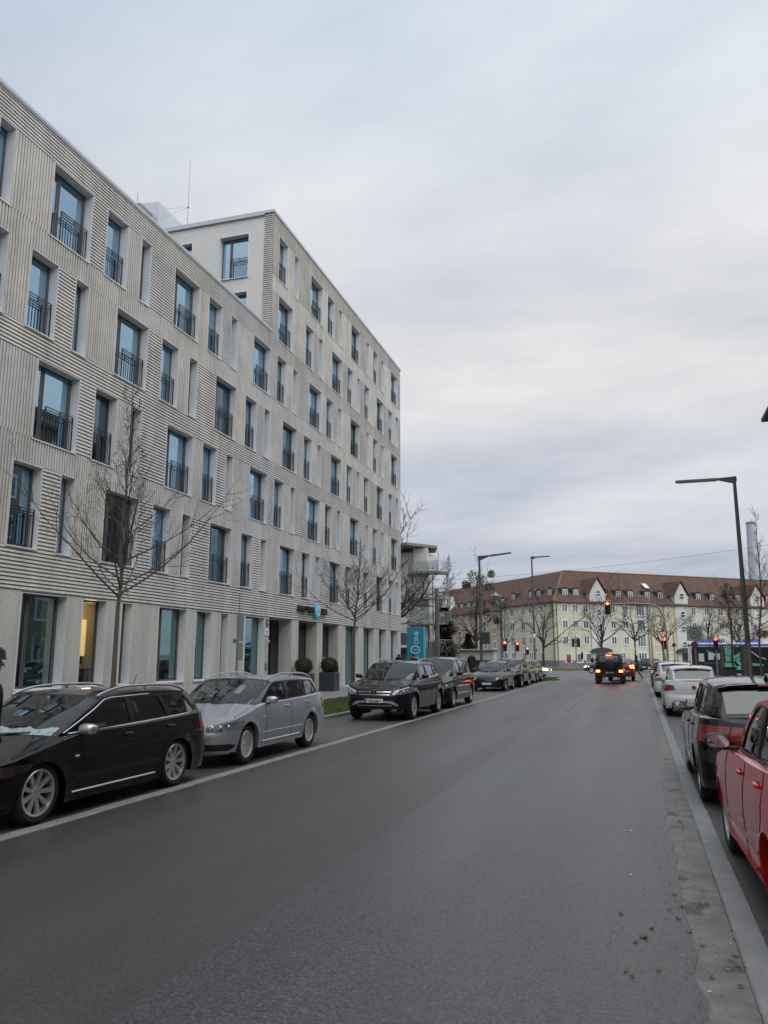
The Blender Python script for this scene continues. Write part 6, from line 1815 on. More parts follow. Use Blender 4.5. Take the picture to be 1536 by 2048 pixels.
# local frame for the left wing: +y along dL, outward normal must be nL; +x local = rot(dL,-90)
xl = Vector((dL.y, -dL.x, 0)); sgn = 1 if xl.dot(nL) > 0 else -1
aptL = thing('apartment_block', 'yellow end of the block left of the corner, up to the downpipe', 'building', Cc, aL)
aptP = thing('apartment_block', 'salmon-coloured block with red roof running away to the left', 'building', Cc, aL)
Li = (Matrix.Translation(Cc) @ Matrix.Rotation(aL, 4, 'Z')).inverted()
def W3(p, z): q = Li @ Vector((p.x, p.y, z)); return tuple(q)
print('sgn', sgn)
US, UE = 16.55, 78.0
def lbox(b, x0, x1, u0, u1, z0, z1): return b.box(*(sorted((sgn * x0, sgn * x1))), u0, u1, z0, z1)
lbox(MB(), -DEP, 0, .1, US, -.2, EAVE - .02).build('wall', M_yel, aptL)
lbox(MB(), 0, .03, 0, US, -.2, 1.05).build('plinth', M_plinth, aptL)
lbox(MB(), -DEP, -.25, US, UE, -.2, EAVE - .6).build('wall', M_pink, aptP)
lbox(MB(), -.25, -.2, US, UE, -.2, 1.0).build('plinth', M_plinth, aptP)
eL = Cc + nL * ov + dL * US; rL = Cc - nL * DEP / 2 + dL * US; bL = Cc - nL * (DEP + ov) + dL * US
b = MB(); b.add([W3(eC, zE), W3(eL, zE), W3(rL, zR_), W3(rC, zR_), W3(bC, zE), W3(bL, zE)], [(0, 3, 2, 1), (3, 4, 5, 2)]); b.build('roof', M_tile, aptL)
eE = Cc + nL * (ov - .1) + dL * UE; rE = Cc - nL * DEP / 2 + dL * (UE - 6); bE = Cc - nL * (DEP + ov) + dL * UE
eL2 = Cc + nL * (ov - .1) + dL * US
b = MB(); b.add([W3(eL2, zE - .55), W3(eE, zE - .55), W3(rE, zR_ - .1), W3(rL, zR_ - .1), W3(bL, zE - .5), W3(bE, zE - .5)], [(0, 3, 2, 1), (3, 4, 5, 2), (1, 2, 5)]); b.build('roof', M_tile, aptP)
b = MB(); b.path([(sgn * (ov), .3, EAVE - .2), (sgn * ov, US, EAVE - .2)], .10, 6); b.build('gutter', M_gut, aptL)
b = MB(); b.path([(sgn * (ov - .1), US, EAVE - .75), (sgn * (ov - .1), UE, EAVE - .75)], .10, 6); b.build('gutter', M_gut, aptP)
def lwin(par, u, z, w_=1.05, h_=1.33, nl=2, x=0., **k):
    o = far_win(par, u, z, w_, h_, nl, **k)
    if sgn < 0: o.rotation_euler = (0, 0, pi); o.location = (-(x + .03), u + w_ / 2, z)
    else: o.location.x = x + .03
    return o
for u in (3.6, 7.07, 9.3, 12.84, 15.0):
    for z in ROWS[:3]: lwin(aptL, u, z - (.2 if u in (9.3, 12.84) else 0), 1.3 if u in (9.3, 12.84) else 1.0, 1.55 if u in (9.3, 12.84) else 1.33)
    lwin(aptL, u, 1.1, 1.1, 1.25)
k_ = 0; u = 19.5
while u < 74:
    for z in ROWS[:3]: lwin(aptP, u, z - .55, 1.1, 1.33, x=-.2)
    lwin(aptP, u, .9, 1.1, 1.1, x=-.2); u += 3.3
def ldorm(par, u, zb, x=0.):
    o = dormer(par, u, zb, slope)
    if sgn < 0: o.rotation_euler = (0, 0, pi); o.location = (1.05 - x, u, zb)
    else: o.location.x = -1.05 + x
for u in (2.6, 5.9, 8.3, 14.0): ldorm(aptL, u, 11.6)
u = 19.3
for u in (18.0, 20.2, 25.8, 28.8, 31.0, 34.0, 36.4, 43, 47, 51, 55, 60): ldorm(aptP, u, 11.0, -.2)
b = MB(); ua, ub = 38.2, 41.0; um = (ua + ub) / 2
b.prism([(ua, 0), (ub, 0), (ub, 11.8), (um, 14.2), (ua, 11.8)], lambda a, c, d: (sgn * d, a, c), -2.2, -.1); b.build('stair_bay', M_pale, aptP)
for u in (.35, US - .1, US + .25): b = MB(); b.path([(sgn * .12, u, 0), (sgn * .12, u, EAVE - .2)], .08, 6); b.build('downpipe', M_pipe, aptL)
b = MB(); b.box(*(sorted((sgn * -7.5, sgn * -6.3))), 41, 43, 15.5, 17.2); b.build('chimney_stack', M_gut, aptP)

# concrete chimney far away
o = thing('chimney', 'tall pale industrial chimney far behind the right-hand roof', 'chimney', (54.2, 400, 0))
b = MB(); b.path([(-.6, 0, 0), (0, 0, 64.0)], [3.3, 1.9], 20); b.build('shaft', mat('chimney_concrete', (.34, .38, .46), .8, noise=(.1, 4), col2=(.44, .48, .56), stretch=(6, 6, .2)), o, 60)
b = MB(); b.path([(0, 0, 63.0), (0, 0, 64.1)], [2.05, 2.05], 20); b.build('rim', mat('chimney_rim', (.20, .21, .24), .8), o, 60)

# ---- white building with round balconies behind the hotel corner
bal = thing('balcony_building', 'white apartment building with stacked rounded balconies and thin flat roof', 'building', (0, 0, 0))
b = MB(); b.box(-34, -19.2, 74, 77, 0, 11.8); b.build('wall', mat('white_render', (.60, .61, .62), .9, noise=(.4, 4), col2=(.68, .69, .70)), bal)
b = MB(); b.prism([(-34, 69), (-20.5, 71.5), (-18.35, 74.6), (-19.4, 78), (-34, 78)], lambda a, c, d: (a, c, d), 12.25, 12.5); b.build('flat_roof', mat('roof_slab', (.20, .21, .21), .8), bal)
b = MB(); b.box(-20.5, -19.1, 73.4, 74, 0, 12.2); b.build('corner_pier', M_pale, bal)
M_bal = mat('balcony_grey', (.20, .205, .21), .6); M_railb = mat('balcony_rail', (.30, .31, .33), .5)
for k, z in enumerate((2.3, 4.9, 7.3, 9.8)):
    cx = -19.2; R_ = 2.3 if k < 2 else 2.1
    arc = [(cx + R_ * cos(a), 74 + 1.9 * sin(a)) for a in [-pi / 2 - .9 + (pi / 2 + 1.2) * q / 12 for q in range(13)]]
    b = MB(); b.prism(arc + [(cx, 74.2), (cx - 2, 74.2)], lambda a, c, d: (a, c, d), z - .22, z); f = b.build('balcony', M_bal, bal)
    b = MB(); b.path([(x, y, z + .95) for x, y in arc], .03, 5); b.path([(x, y, z + .12) for x, y in arc], .02, 4)
    for x, y in arc: b.path([(x, y, z), (x, y, z + .95)], .018, 4)
    b.build('railing', M_railb, f)
    b = MB(); b.grid([[(x, y, z + .10) for x, y in arc], [(x, y, z + .85) for x, y in arc]]); b.build('glass_panel', glassmat('balcony_glass', (.8, .85, .85), .8), f)
for x, y in ((-17.3, 74.2), (-18.3, 72.4)):
    b = MB(); b.path([(x, y, 0), (x, y, 9.8)], .07, 6); b.build('balcony_post', M_bal, bal)
for z in (1.0, 3.6, 6.1, 8.6):
    for x in (-20.9, -22.9, -25):
        o = far_win(bal, 0, 0, 1.0, 1.5); o.location = (x, 73.95, z); o.rotation_euler = (0, 0, -pi / 2)
# ---- row of houses on the camera's side of the street: its eave just enters at the right edge, the rest is seen mirrored in glass and paint
M_opp = mat('beige_render', (.20, .18, .15), .9, noise=(.3, 5), col2=(.26, .235, .20))
opp = thing('apartment_block', 'tall beige apartment block whose roof corner just shows at the right edge', 'building', (9.72, 58.2, 0), pi)
b = MB(); b.box(-12, 0, 0, 92, 0, 18.0); b.build('wall', M_opp, opp)
b = MB(); b.box(-12.5, .50, -.5, 92.5, 18.0, 18.25); b.build('eave', mat('eave_dark', (.10, .085, .07), .8), opp)
b = MB(); b.add([(.5, -.5, 18.25), (.5, 92.5, 18.25), (-6, 86, 22), (-6, 6, 22), (-12.5, -.5, 18.25), (-12.5, 92.5, 18.25)], [(0, 1, 2, 3), (3, 2, 5, 4), (0, 3, 4), (1, 5, 2)]); b.build('roof', M_tile, opp)
for fl in range(6):
    for k in range(30): far_win(opp, 2.2 + k * 3.05, 1.4 + fl * 2.85, 1.3, 1.5)

# unseen block added behind the camera so black paint reflects less open sky
bk = thing('apartment_block', 'unseen brown block added behind the viewpoint to darken reflections in the car paint', 'building', (-60, -95, 0), -pi / 2)
b = MB(); b.box(-12, 0, 0, 130, 0, 16); b.build('wall', M_opp, bk)
b = MB(); b.add([(.5, -.5, 16), (.5, 130.5, 16), (-6, 124, 20), (-6, 6, 20), (-12.5, -.5, 16), (-12.5, 130.5, 16)], [(0, 1, 2, 3), (3, 2, 5, 4), (0, 3, 4), (1, 5, 2)]); b.build('roof', M_tile, bk)
bk.rotation_euler = (0, 0, pi / 2); bk.location = (65, -95, 0)
# ------------------------------------------------------------ street lamps, signals, signs
M_lamp = mat('lamp_post_grey', (.045, .050, .060), .5, noise=(2, 3), col2=(.065, .07, .08))
M_galv = mat('galvanised', (.20, .21, .22), .5, metal=.3, noise=(4, 4), col2=(.28, .29, .30))
def lamp(label, loc, H, arm, head, yaw, rad=.09, tilt=0.0):
    o = thing('street_lamp', label, 'street lamp', loc, yaw, 'street lamps with flat angled arms')
    b = MB(); b.path([(0, 0, 0), (0, 0, 1.2), (0, 0, 1.25), (0, 0, H)], [rad * 1.25, rad * 1.2, rad, rad * .62], 14); b.build('post', M_lamp, o, 60)
    b = MB(); z = H - .06
    b.prism([(-.10, z - .16), (.10, z - .24), (arm, z - .05 + tilt * arm), (arm, z + .02 + tilt * arm), (-.10, z + .06)], lambda a, c, d: (-a, d, c), -.05, .05); b.build('arm', M_lamp, o)
    b = MB(); z2 = z + tilt * arm
    b.prism([(arm - .05, z2 - .07), (arm + .05, z2 - .09), (arm + head, z2 - .07 + tilt * head), (arm + head + .02, z2 - .02 + tilt * head), (arm + head, z2 + .02 + tilt * head), (arm - .05, z2 + .02)], lambda a, c, d: (-a, d, c), -.14, .14)
    h_ = b.build('lamp_head', mat('lamp_head_grey', (.13, .14, .155), .45), o)
    b = MB(); b.box(-(arm + head - .08), -(arm + .08), -.11, .11, z2 - .094 + tilt * (arm + head * .5), z2 - .088 + tilt * (arm + head * .5)); b.build('diffuser', mat('diffuser', (.35, .36, .37), .3), h_)
    return o
lamp('dark street lamp with flat head at the right kerb, tallest in the picture', (4.62, 37.9, .1), 9.7, .75, 1.75, 0, .115)
lamp('street lamp beside the people carrier roof with a green box on its post', (-10.6, 55.8, .05), 8.85, .8, 1.5, pi, .11, .10)
lamp('smaller street lamp behind the triangular sign, left of the far block corner', (-9.3, 76, .05), 11.2, .5, 1.25, pi + .25, .11, .06)
b = MB(); b.bbox(-10.62, -9.92, 55.5, 55.65, 2.6, 3.42, .02)
thing('post_box_board', 'dark green board fixed to the second lamp post', 'board', (0, 0, 0), 0, None, b.mesh('post_box_board', mat('board_green', (.035, .05, .05), .6)))
# thin curved grey lamps further back
def thin_lamp(label, loc, H, arm, dir_=1):
    o = thing('lamp_post', label, 'lamp post', loc)
    b = MB(); b.path([(0, 0, 0), (0, 0, H - .3), (dir_ * .1, 0, H - .05), (dir_ * arm, 0, H + .05)], [.09, .06, .05, .04], 7); b.build('post', M_galv, o, 60)
    b = MB(); b.bbox(min(dir_ * arm, dir_ * (arm + .6)), max(dir_ * arm, dir_ * (arm + .6)), -.08, .08, H, H + .09, .01); b.build('lamp_head', M_galv, o)
thin_lamp('thin grey lamp post with left-pointing arm before the yellow block', (1.35, 82, 0), 7.6, .9, -1)
thin_lamp('thin grey curved lamp post right of the second lamp post', (-13.2, 72, 0), 5.6, .6, 1)
# overhead wires with hanging lamps
def wire(pts, label, r_=.02):
    b = MB(); b.path(pts, r_, 4); return thing('overhead_wire', label, 'wire', (0, 0, 0), 0, None, b.mesh('overhead_wire', M_trim))
def sag(a, c, s, n=16): return [(lerp(a[0], c[0], k / n), lerp(a[1], c[1], k / n), lerp(a[2], c[2], k / n) - s * 4 * (k / n) * (1 - k / n)) for k in range(n + 1)]
wire(sag((-30, 95, 11.0), (14.5, 92, 13.6), .7), 'thin wire sagging across the sky above the far roofs', .014)
def hang_lamp(label, loc):
    o = thing('hanging_lamp', label, 'hanging lamp', loc)
    b = MB(); b.lathe([(.04, .5), (.07, .42), (.22, .25), (.58, .10), (.60, .06), (.0, .06)], 16); b.build('shade', mat('shade_grey', (.24, .25, .26), .5), o, 40)
    b = MB(); b.sphere((0, 0, .03), .13, 10, 6); b.build('bulb', mat('bulb_glass', (.5, .52, .5), .3), o, 60)
    b = MB(); b.path([(0, 0, .45), (-.35, 0, 1.2)], .02, 4); b.build('hook', M_trim, o)
hang_lamp('cone-shaped lamp hanging from the wire above the ivy tree', (-18.2, 90, 10.1))
hang_lamp('cone-shaped lamp hanging before the dormers right of the ivy tree', (-13.6, 80, 7.75))

# ---- traffic signals
M_sigred = mat('signal_red_lit', (1, .1, .04), .4, emit=((1.0, .10, .035), 4.5))
M_sigoff = mat('signal_dark_lens', (.03, .03, .03), .3)
def sig_head(par, x, z, y=0., s=1., side=0., board=False):
    h_ = MB(); h_.bbox(x - .15 * s, x + .15 * s, y - .10, y + .12, z - .45 * s, z + .45 * s, .02)
    o = h_.build('signal_head', M_trim, par)
    if board:
        q = MB(); q.bbox(x - .24 * s, x + .24 * s, y + .13, y + .15, z - .54 * s, z + .54 * s, .01); q.build('backing_board', M_white, o)
        q = MB(); q.bbox(x - .21 * s, x + .21 * s, y + .115, y + .128, z - .51 * s, z + .51 * s, .01); q.build('backing_board', M_trim, o)
    for k, m_ in enumerate((M_sigred, M_sigoff, M_sigoff)):
        q = MB(); zz = z + (.29 - .29 * k) * s; q.sphere((x, y - .10, zz), .12 * s, 12, 6, (1, .35, 1)); q.build('signal_lens', m_, o, 60)
        q = MB(); rows = [[(x + .12 * s * cos(a), y - .10 - d, zz + .12 * s * sin(a)) for a in [radians(-10 + 200 * t / 10) for t in range(11)]] for d in (0, .17)]; q.grid(rows); q.build('visor', M_trim, o)
    return o
ms = thing('traffic_signal', 'mast signal on a curved arm, red light hanging over the road', 'traffic light', (2.35, 70, 0))
b = MB(); pts = [(0, 0, 0), (0, 0, 3.6), (-.08, 0, 4.9), (-.45, 0, 5.75), (-1.0, 0, 6.05), (-2.6, 0, 6.15), (-4.45, 0, 6.15)]
P2 = []
for i in range(len(pts) - 1):
    for k in range(4): P2.append(tuple(lerp(a, c, k / 4) for a, c in zip(pts[i], pts[i + 1])))
P2.append(pts[-1]); b.path(P2, [.10 - .05 * k / len(P2) for k in range(len(P2))], 8); b.build('mast', M_galv, ms, 60)
sig_head(ms, -4.6, 5.85, -.1, 1.15, board=True)
o = thing('traffic_signal', 'red signal below the triangular sign on the mast pole', 'traffic light', (1.9, 66.0, 0)); sig_head(o, 0.1, 2.75, 0, 1.1)
b = MB(); b.path([(.0, .15, 0), (.0, .15, 3.6)], .06, 7); b.build('pole', M_galv, o, 60)
o = thing('traffic_signal', 'lone glowing signal between the wooden stakes, right of the speed-zone sign', 'traffic light', (5.25, 60.0, 0)); sig_head(o, 0, 2.65, 0, 1.0)
b = MB(); b.path([(.0, .15, 0), (.0, .15, 3.0)], .06, 7); b.build('pole', M_galv, o, 60)
for x, y, z, s, lb in ((-12.75, 80, 2.75, 1.15, 'first from left of three red signals left of the dark crooked tree'), (-12.35, 86, 2.75, 1.1, 'middle one of three red signals left of the dark crooked tree'), (-12.6, 96, 2.35, 1.0, 'lowest and rightmost of three red signals left of the crooked tree')):
    o = thing('traffic_signal', lb, 'traffic light', (x, y, 0), 0, 'red signals across the junction'); sig_head(o, 0, z, 0, s)
    b = MB(); b.path([(-.25, .12, 0), (-.25, .12, z + .5)], .07, 7); b.build('pole', M_galv, o, 60)
o = thing('traffic_signal', 'pair of dark unlit signal heads on a pole near the red-coated walker', 'traffic light', (-7.0, 97, 0))
b = MB(); b.path([(0, 0, 0), (0, 0, 4.2)], .07, 7); b.build('pole', M_galv, o, 60)
b = MB(); b.bbox(-.45, -.15, -.1, .15, 2.8, 3.8, .02).bbox(.1, .5, -.1, .15, 2.8, 3.8, .02).bbox(.55, .8, -.1, .1, 1.4, 2.2, .02); b.build('signal_head', M_trim, o)
# ---- signs
M_sred = mat('sign_red', (.38, .012, .012), .4); M_sgrey = mat('sign_back_grey', (.24, .26, .27), .5); M_sblue = mat('sign_blue', (.02, .04, .30), .4)
def disc(b, x, y, z, R_, n=28, y2=None): 
    b.poly([(x + R_ * cos(2 * pi * k / n), y, z + R_ * sin(2 * pi * k / n)) for k in range(n)]); return b
def yield_sign(label, loc, zc, s):
    o = thing('yield_sign', label, 'road sign', loc, 0, 'triangular give-way signs')
    def tri(R_, y): return [(R_ * cos(a), y, zc + R_ * sin(a)) for a in (radians(30), radians(150), radians(270))]
    b = MB(); b.add(tri(s, 0) + tri(s, .02), [(0, 1, 2), (5, 4, 3), (0, 3, 4, 1), (1, 4, 5, 2), (2, 5, 3, 0)]); p_ = b.build('sign_plate', M_sred, o)
    b = MB(); b.poly(tri(s * .70, -.004)); b.build('sign_face', M_white, p_)
    b = MB(); b.path([(0, .06, 0), (0, .06, zc + s * .5)], .04, 7); b.build('pole', M_galv, o, 60)
yield_sign('give-way triangle on the pole in front of the smaller street lamp', (-9.1, 74.5, 0), 3.65, .44)
yield_sign('give-way triangle above the red signal on the right side', (1.92, 64.5, 0), 3.42, .44)
z30 = thing('speed_zone_sign', 'square grey end-of-30-zone sign above a round no-stopping sign', 'road sign', (2.47, 38, 0))
b = MB(); b.bbox(-.33, .33, 0, .02, 2.42, 3.08, .004); pl_ = b.build('sign_plate', mat('sign_grey_face', (.30, .33, .34), .5), z30)
b = MB()
n = 32
for R0, R1 in ((.225, .19),):
    b.grid([[(R_ * cos(2 * pi * k / n), -.004, 2.77 + R_ * sin(2 * pi * k / n)) for k in range(n)] for R_ in (R0, R1)], True)
b.build('sign_ring', M_trim, pl_)
text_mesh('sign_numerals', '30', .27, M_trim, pl_, (0, -.006, 2.775), (pi / 2, 0, 0), .001)
text_mesh('sign_word', 'ZONE', .12, mat('sign_faded', (.17, .18, .19), .5), pl_, (0, -.006, 2.46), (pi / 2, 0, 0), .001)
b = MB(); b.box(-.02, .02, .0, .0, 2.5, 3.0)
def nostop(par, x, z, R_, y=0.):
    b = MB(); b.prism([(x + R_ * cos(2 * pi * k / 28), z + R_ * sin(2 * pi * k / 28)) for k in range(28)], lambda a, c, d: (a, d, c), y, y + .02); o = b.build('round_plate', M_sred, par)
    b = MB(); disc(b, x, y - .004, z, R_ * .80); b.build('sign_face', M_sblue, o)
    b = MB(); w_ = R_ * .09
    for sg in (-1, 1):
        d = Vector((cos(pi / 4 * sg), 0, sin(pi / 4 * sg))); n_ = Vector((-d.z, 0, d.x)) * w_; c = Vector((x, y - .007, z))
        b.poly([c - d * R_ * .8 - n_, c + d * R_ * .8 - n_, c + d * R_ * .8 + n_, c - d * R_ * .8 + n_])
    b.build('sign_cross', M_sred, o)
nostop(z30, -.03, 2.24, .155)
b = MB(); b.path([(0, .05, 0), (0, .05, 3.0)], .035, 8); b.build('pole', M_galv, z30, 60)
o = thing('no_stopping_sign', 'small round no-stopping sign right of the give-way triangle pole', 'road sign', (2.75, 66.5, 0)); nostop(o, 0, 2.6, .16)
b = MB(); b.path([(0, .05, 0), (0, .05, 3.6)], .04, 7); b.build('pole', M_galv, o, 60)
o = thing('no_entry_disc', 'small round red sign right of the lowest red signal', 'road sign', (-10.2, 84, 0)); nostop(o, 0, 2.35, .17)
b = MB(); b.path([(0, .05, 0), (0, .05, 2.4)], .04, 7); b.build('pole', M_galv, o, 60)
# signpost by the near left tree, seen edge-on
o = thing('parking_sign_post', 'thin grey signpost with edge-on plates behind the silver estate car', 'signpost', (-10.05, 18.7, .09))
b = MB(); b.path([(0, 0, 0), (0, 0, 2.75)], .032, 9); b.path([(0.02, 0, 2.7), (0.02, 0, 3.3)], .012, 5); b.build('pole', M_galv, o, 60)
b = MB(); b.box(-.20, .03, .02, .028, 2.25, 2.72)
b = MB(); b.bbox(.03, .05, -.02, .22, 2.05, 2.75, .003).bbox(.03, .05, -.02, .22, 1.55, 2.0, .003); b.build('sign_plate', M_sgrey, o)
b = MB(); b.bbox(-.13, -.03, -.01, .02, 2.0, 2.1, .003); b.build('small_plate', mat('plate_green', (.05, .2, .14), .5), o)
# ---- turquoise totem
M_tot = mat('totem_turquoise', (.012, .20, .29), .35, noise=(1, 3), col2=(.016, .235, .33)); M_tside = mat('totem_side', (.06, .48, .62), .35)
tt = thing('totem_sign', 'turquoise upright totem sign lettered MOTEL ONE past the hotel corner', 'sign', (-12.85, 46.6, 0), radians(8))
b = MB(); b.bbox(-.58, .42, -.0, .35, 0, 3.5, .01); b.build('totem_body', M_tot, tt)
b = MB(); b.bbox(.425, .53, .0, .35, 0, 3.5, .01); b.build('totem_side', M_tside, tt)
text_mesh('totem_letters', 'ONE', .36, M_tealw, tt, (.02, -.006, 2.86), (pi / 2, -pi / 2, 0), .003, sx=1.05)
text_mesh('totem_letters', 'MOTEL', .36, M_tealw, tt, (.02, -.006, 1.22), (pi / 2, -pi / 2, 0), .003, sx=1.0)
b = MB(); n = 28
b.grid([[(.02 - .08 + q * 1.15 * cos(2 * pi * k / n), -.006, 2.13 + q * sin(2 * pi * k / n)) for k in range(n)] for q in (.25, .20)], True); b.build('totem_ring', M_tealw, tt)
text_mesh('totem_numeral', '1', .30, M_tealw, tt, (-.05, -.006, 2.13), (pi / 2, -pi / 2, 0), .003)
# ---- van and city bus on the cross street
M_mint = mat('van_mint', (.15, .52, .43), .35, coat=.6); M_vand = mat('van_dark', (.012, .016, .022), .3, coat=1)
van = thing('van', 'black and mint-green van with a large star graphic on its side', 'van', (4.2, 70, 0))
VX = lambda u: u      # local x along the van, nose to the right
prof = [(0.0, .35), (0.02, 2.2), (.10, 2.42), (.35, 2.5), (4.0, 2.5), (4.35, 2.42), (5.15, 1.62), (5.75, 1.42), (6.0, 1.15), (6.08, .75), (6.02, .35)]
b = MB(); b.prism(prof, lambda a, c, d: (a, d, c), 0, 1.98); vb_ = b.build('body', M_vand, van, 25)
star = [((1.05, 2.28), (2.55, 1.62), (2.2, 1.35)), ((2.55, 2.48), (3.18, 2.48), (3.30, 1.20), (2.60, 1.20)), ((3.05, 1.62), (4.18, 2.40), (3.55, 1.28)), ((3.2, 1.36), (5.35, 1.10), (5.4, .98), (3.3, .96)),
        ((2.55, 1.30), (2.18, .66), (3.90, .66), (3.3, 1.30)), ((2.6, .66), (3.2, .66), (3.15, .40), (2.7, .40))]
b = MB()
for P_ in star: b.poly([(x, -.006 - .001 * len(P_), z) for x, z in P_])
b.build('star_graphic', M_mint, van)
b = MB(); b.path([(2.92, -.012, 1.2), (2.84, -.012, 1.5), (2.96, -.012, 1.56), (3.0, -.012, 1.3), (3.08, -.012, 1.25), (3.14, -.012, 1.45)], .015, 4); b.build('van_script', M_vand, van)
b = MB(); b.poly([(3.72, -.008, 1.42), (5.0, -.008, 1.42), (4.85, -.008, 1.68), (4.2, -.008, 2.32), (3.9, -.008, 2.32)]); b.build('cab_window', mat('van_window', (.015, .02, .022), .05, spec=.8), van)
b = MB()
for x0, x1, z0, z1 in ((.55, .95, 1.3, 1.95), (1.28, 1.68, 1.45, 2.0), (1.95, 2.2, 1.5, 1.95)): b.box(x0, x1, -.012, -.004, z0, z1)
b.build('poster', M_paper, van)
b = MB(); b.path([(4.22, -.02, 2.40), (5.02, -.02, 1.68), (5.55, -.02, 1.5)], .03, 5); b.build('windscreen_trim', M_white, van)
b = MB(); b.box(.9, 2.6, -.01, 0, 1.16, 1.20); b.build('side_rail', M_galv, van)
T, Rm, Dc = wheel_mesh(.35, .22, .2, 6, 'cap', M_alloy)
for x_ in (1.15, 4.95):
    for y_, rz_ in ((.10, -pi / 2), (1.88, pi / 2)):
        o = link('wheel', T, van, (x_, y_, .35), rz_); link('rim', Rm, o)
b = MB()
for x_ in (1.15, 4.95): b.lathe([(.40, -.01), (.40, .02)], 20, 'Y', (x_, 0, .36)); b.poly([(x_ + .41 * cos(2 * pi * k / 20), -.004, .36 + .41 * sin(2 * pi * k / 20)) for k in range(20)])
b.build('wheel_arch', M_trim, van)
b = MB()
for x_ in (1.9, 4.2): b.bbox(x_ - .04, x_ + .04, -.02, 0, .80, .86, .005)
b.build('marker_lamp', mat('marker_lit', (1, .7, .2), .3, emit=((1, .7, .25), 3.0)), van)
M_busb = mat('bus_blue', (.03, .08, .42), .35, coat=.6); M_busw = mat('bus_white', (.55, .58, .60), .35, coat=.6)
bus = thing('bus', 'blue and white city bus passing behind the mint van', 'bus', (4.6, 79, 0))
b = MB(); b.bbox(0, 12, 0, 2.55, .35, 2.95, .08); b.build('body', M_busw, bus)
b = MB(); b.box(.2, 11.8, -.01, 0, 1.2, 2.55); b.build('window_band', mat('bus_window', (.015, .02, .025), .05, spec=.8), bus)
b = MB(); b.bbox(.0, 12, -.012, 2.56, 2.66, 2.80, .01).box(0, 12, -.012, 0, .35, 1.0); b.build('blue_band', M_busb, bus)
for x0, x1 in ((.5, 3.2), (4.6, 6.4), (7.6, 9.6)):
    b = MB(); b.prism([(x0, 2.95), (x0 + .15, 3.3), (x1 - .7, 3.34), (x1, 2.95)], lambda a, c, d: (a, d, c), .3, 2.2); b.build('roof_unit', mat('roof_unit_blue', (.10, .18, .55), .5), bus)
for x_ in (2.4, 9.2):
    for y_, rz_ in ((.10, -pi / 2), (2.4, pi / 2)): o = link('wheel', T, bus, (x_, y_, .42), rz_); link('rim', Rm, o); o.scale = (1, 1.2, 1.2)
b = MB(); b.path([(11.9, .2, 2.6), (12.35, -.05, 2.3)], .03, 5); b.bbox(12.2, 12.5, -.12, .02, 1.95, 2.35, .02); b.build('wing_mirror', M_busw, bus)
# ---- odds and ends along the verge
def fence(label, x0, y0, x1, y1, h_, n):
    o = thing('railing_fence', label, 'fence', (0, 0, 0))
    b = MB(); b.path([(x0, y0, h_), (x1, y1, h_)], .025, 4); b.path([(x0, y0, .15), (x1, y1, .15)], .02, 4); b.build('rail', M_galv, o)
    me = MB().path([(0, 0, 0), (0, 0, h_)], .02, 4).mesh('post', M_galv)
    for k in range(n + 1): link('post', me, o, (lerp(x0, x1, k / n), lerp(y0, y1, k / n), 0))
fence('low metal fence in front of the yellow block', -17, 122, -1, 124, 1.1, 40)
fence('low metal fence right of the boxy off-roader', 1, 118, 12, 124, 1.0, 30)
# bicycles
def bike(label, loc, rz, m_, s=1.):
    o = thing('bicycle', label, 'bicycle', loc, rz, None)
    for x_ in (-.52, .52):
        b = MB(); b.path([(x_ + .33 * cos(a), 0, .34 + .33 * sin(a)) for a in [2 * pi * k / 24 for k in range(25)]], .018, 5, caps=False)
        for k in range(8): b.path([(x_, 0, .34), (x_ + .32 * cos(pi * k / 4), 0, .34 + .32 * sin(pi * k / 4))], .003, 3, caps=False)
        b.build('wheel', M_trim if m_ is not M_white else M_white, o)
    b = MB(); seat_, head_, bb_, rw_, fw_ = (-.18, 0, .86), (.38, 0, .90), (-.05, 0, .30), (-.52, 0, .34), (.52, 0, .34)
    for a, c in ((seat_, bb_), (bb_, head_), (seat_, head_), (bb_, rw_), (seat_, rw_), (head_, fw_)): b.path([a, c], .017, 5)
    b.build('frame', m_, o)
    b = MB(); b.path([(.36, -.26, 1.0), (.40, 0, 1.0), (.36, .26, 1.0)], .014, 5); b.path([(.38, 0, .9), (.40, 0, 1.0)], .014, 5); b.build('handlebar', M_trim, o)
    b = MB(); b.bbox(-.30, -.08, -.07, .07, .90, .95, .02); b.build('saddle', M_trim, o)
bike('white-rimmed bicycle leaning at the right edge behind the black hatchback roof', (3.45, 24.6, .1), .3, M_white)
bike('dark bicycle beside the red-coated walker', (-6.6, 110, .05), .2, M_trim); bike('dark bicycle by the two dark figures', (-4.6, 111, .05), -.3, M_trim)
bike('dark bicycle parked right of the crossing walker', (1.8, 112, .05), .4, M_trim)
o = thing('waste_bin', 'small dark box between the wooden stakes', 'bin', (3.5, 35.0, .1)); b = MB(); b.bbox(-.25, .25, -.2, .2, 0, 1.15, .02); b.build('bin_body', mat('bin_brown', (.05, .035, .035), .7), o)
b = MB(); b.bbox(-.27, .27, -.22, .22, 1.15, 1.22, .02); b.build('bin_lid', M_trim, o)
o = thing('kiosk', 'pale low kiosk with a lit band behind the badged hatchback', 'kiosk', (-13.7, 70, 0)); b = MB(); b.bbox(-1.5, 1.5, 0, 2, 0, 2.2, .03); b.build('wall', mat('kiosk_pale', (.42, .44, .34), .6), o)
b = MB(); b.bbox(-1.7, 1.7, -.3, 2.2, 2.2, 2.35, .03); b.build('roof', M_galv, o); b = MB(); b.box(-1.2, 1.2, -.02, 0, .3, 1.4); b.build('opening', M_dark, o)
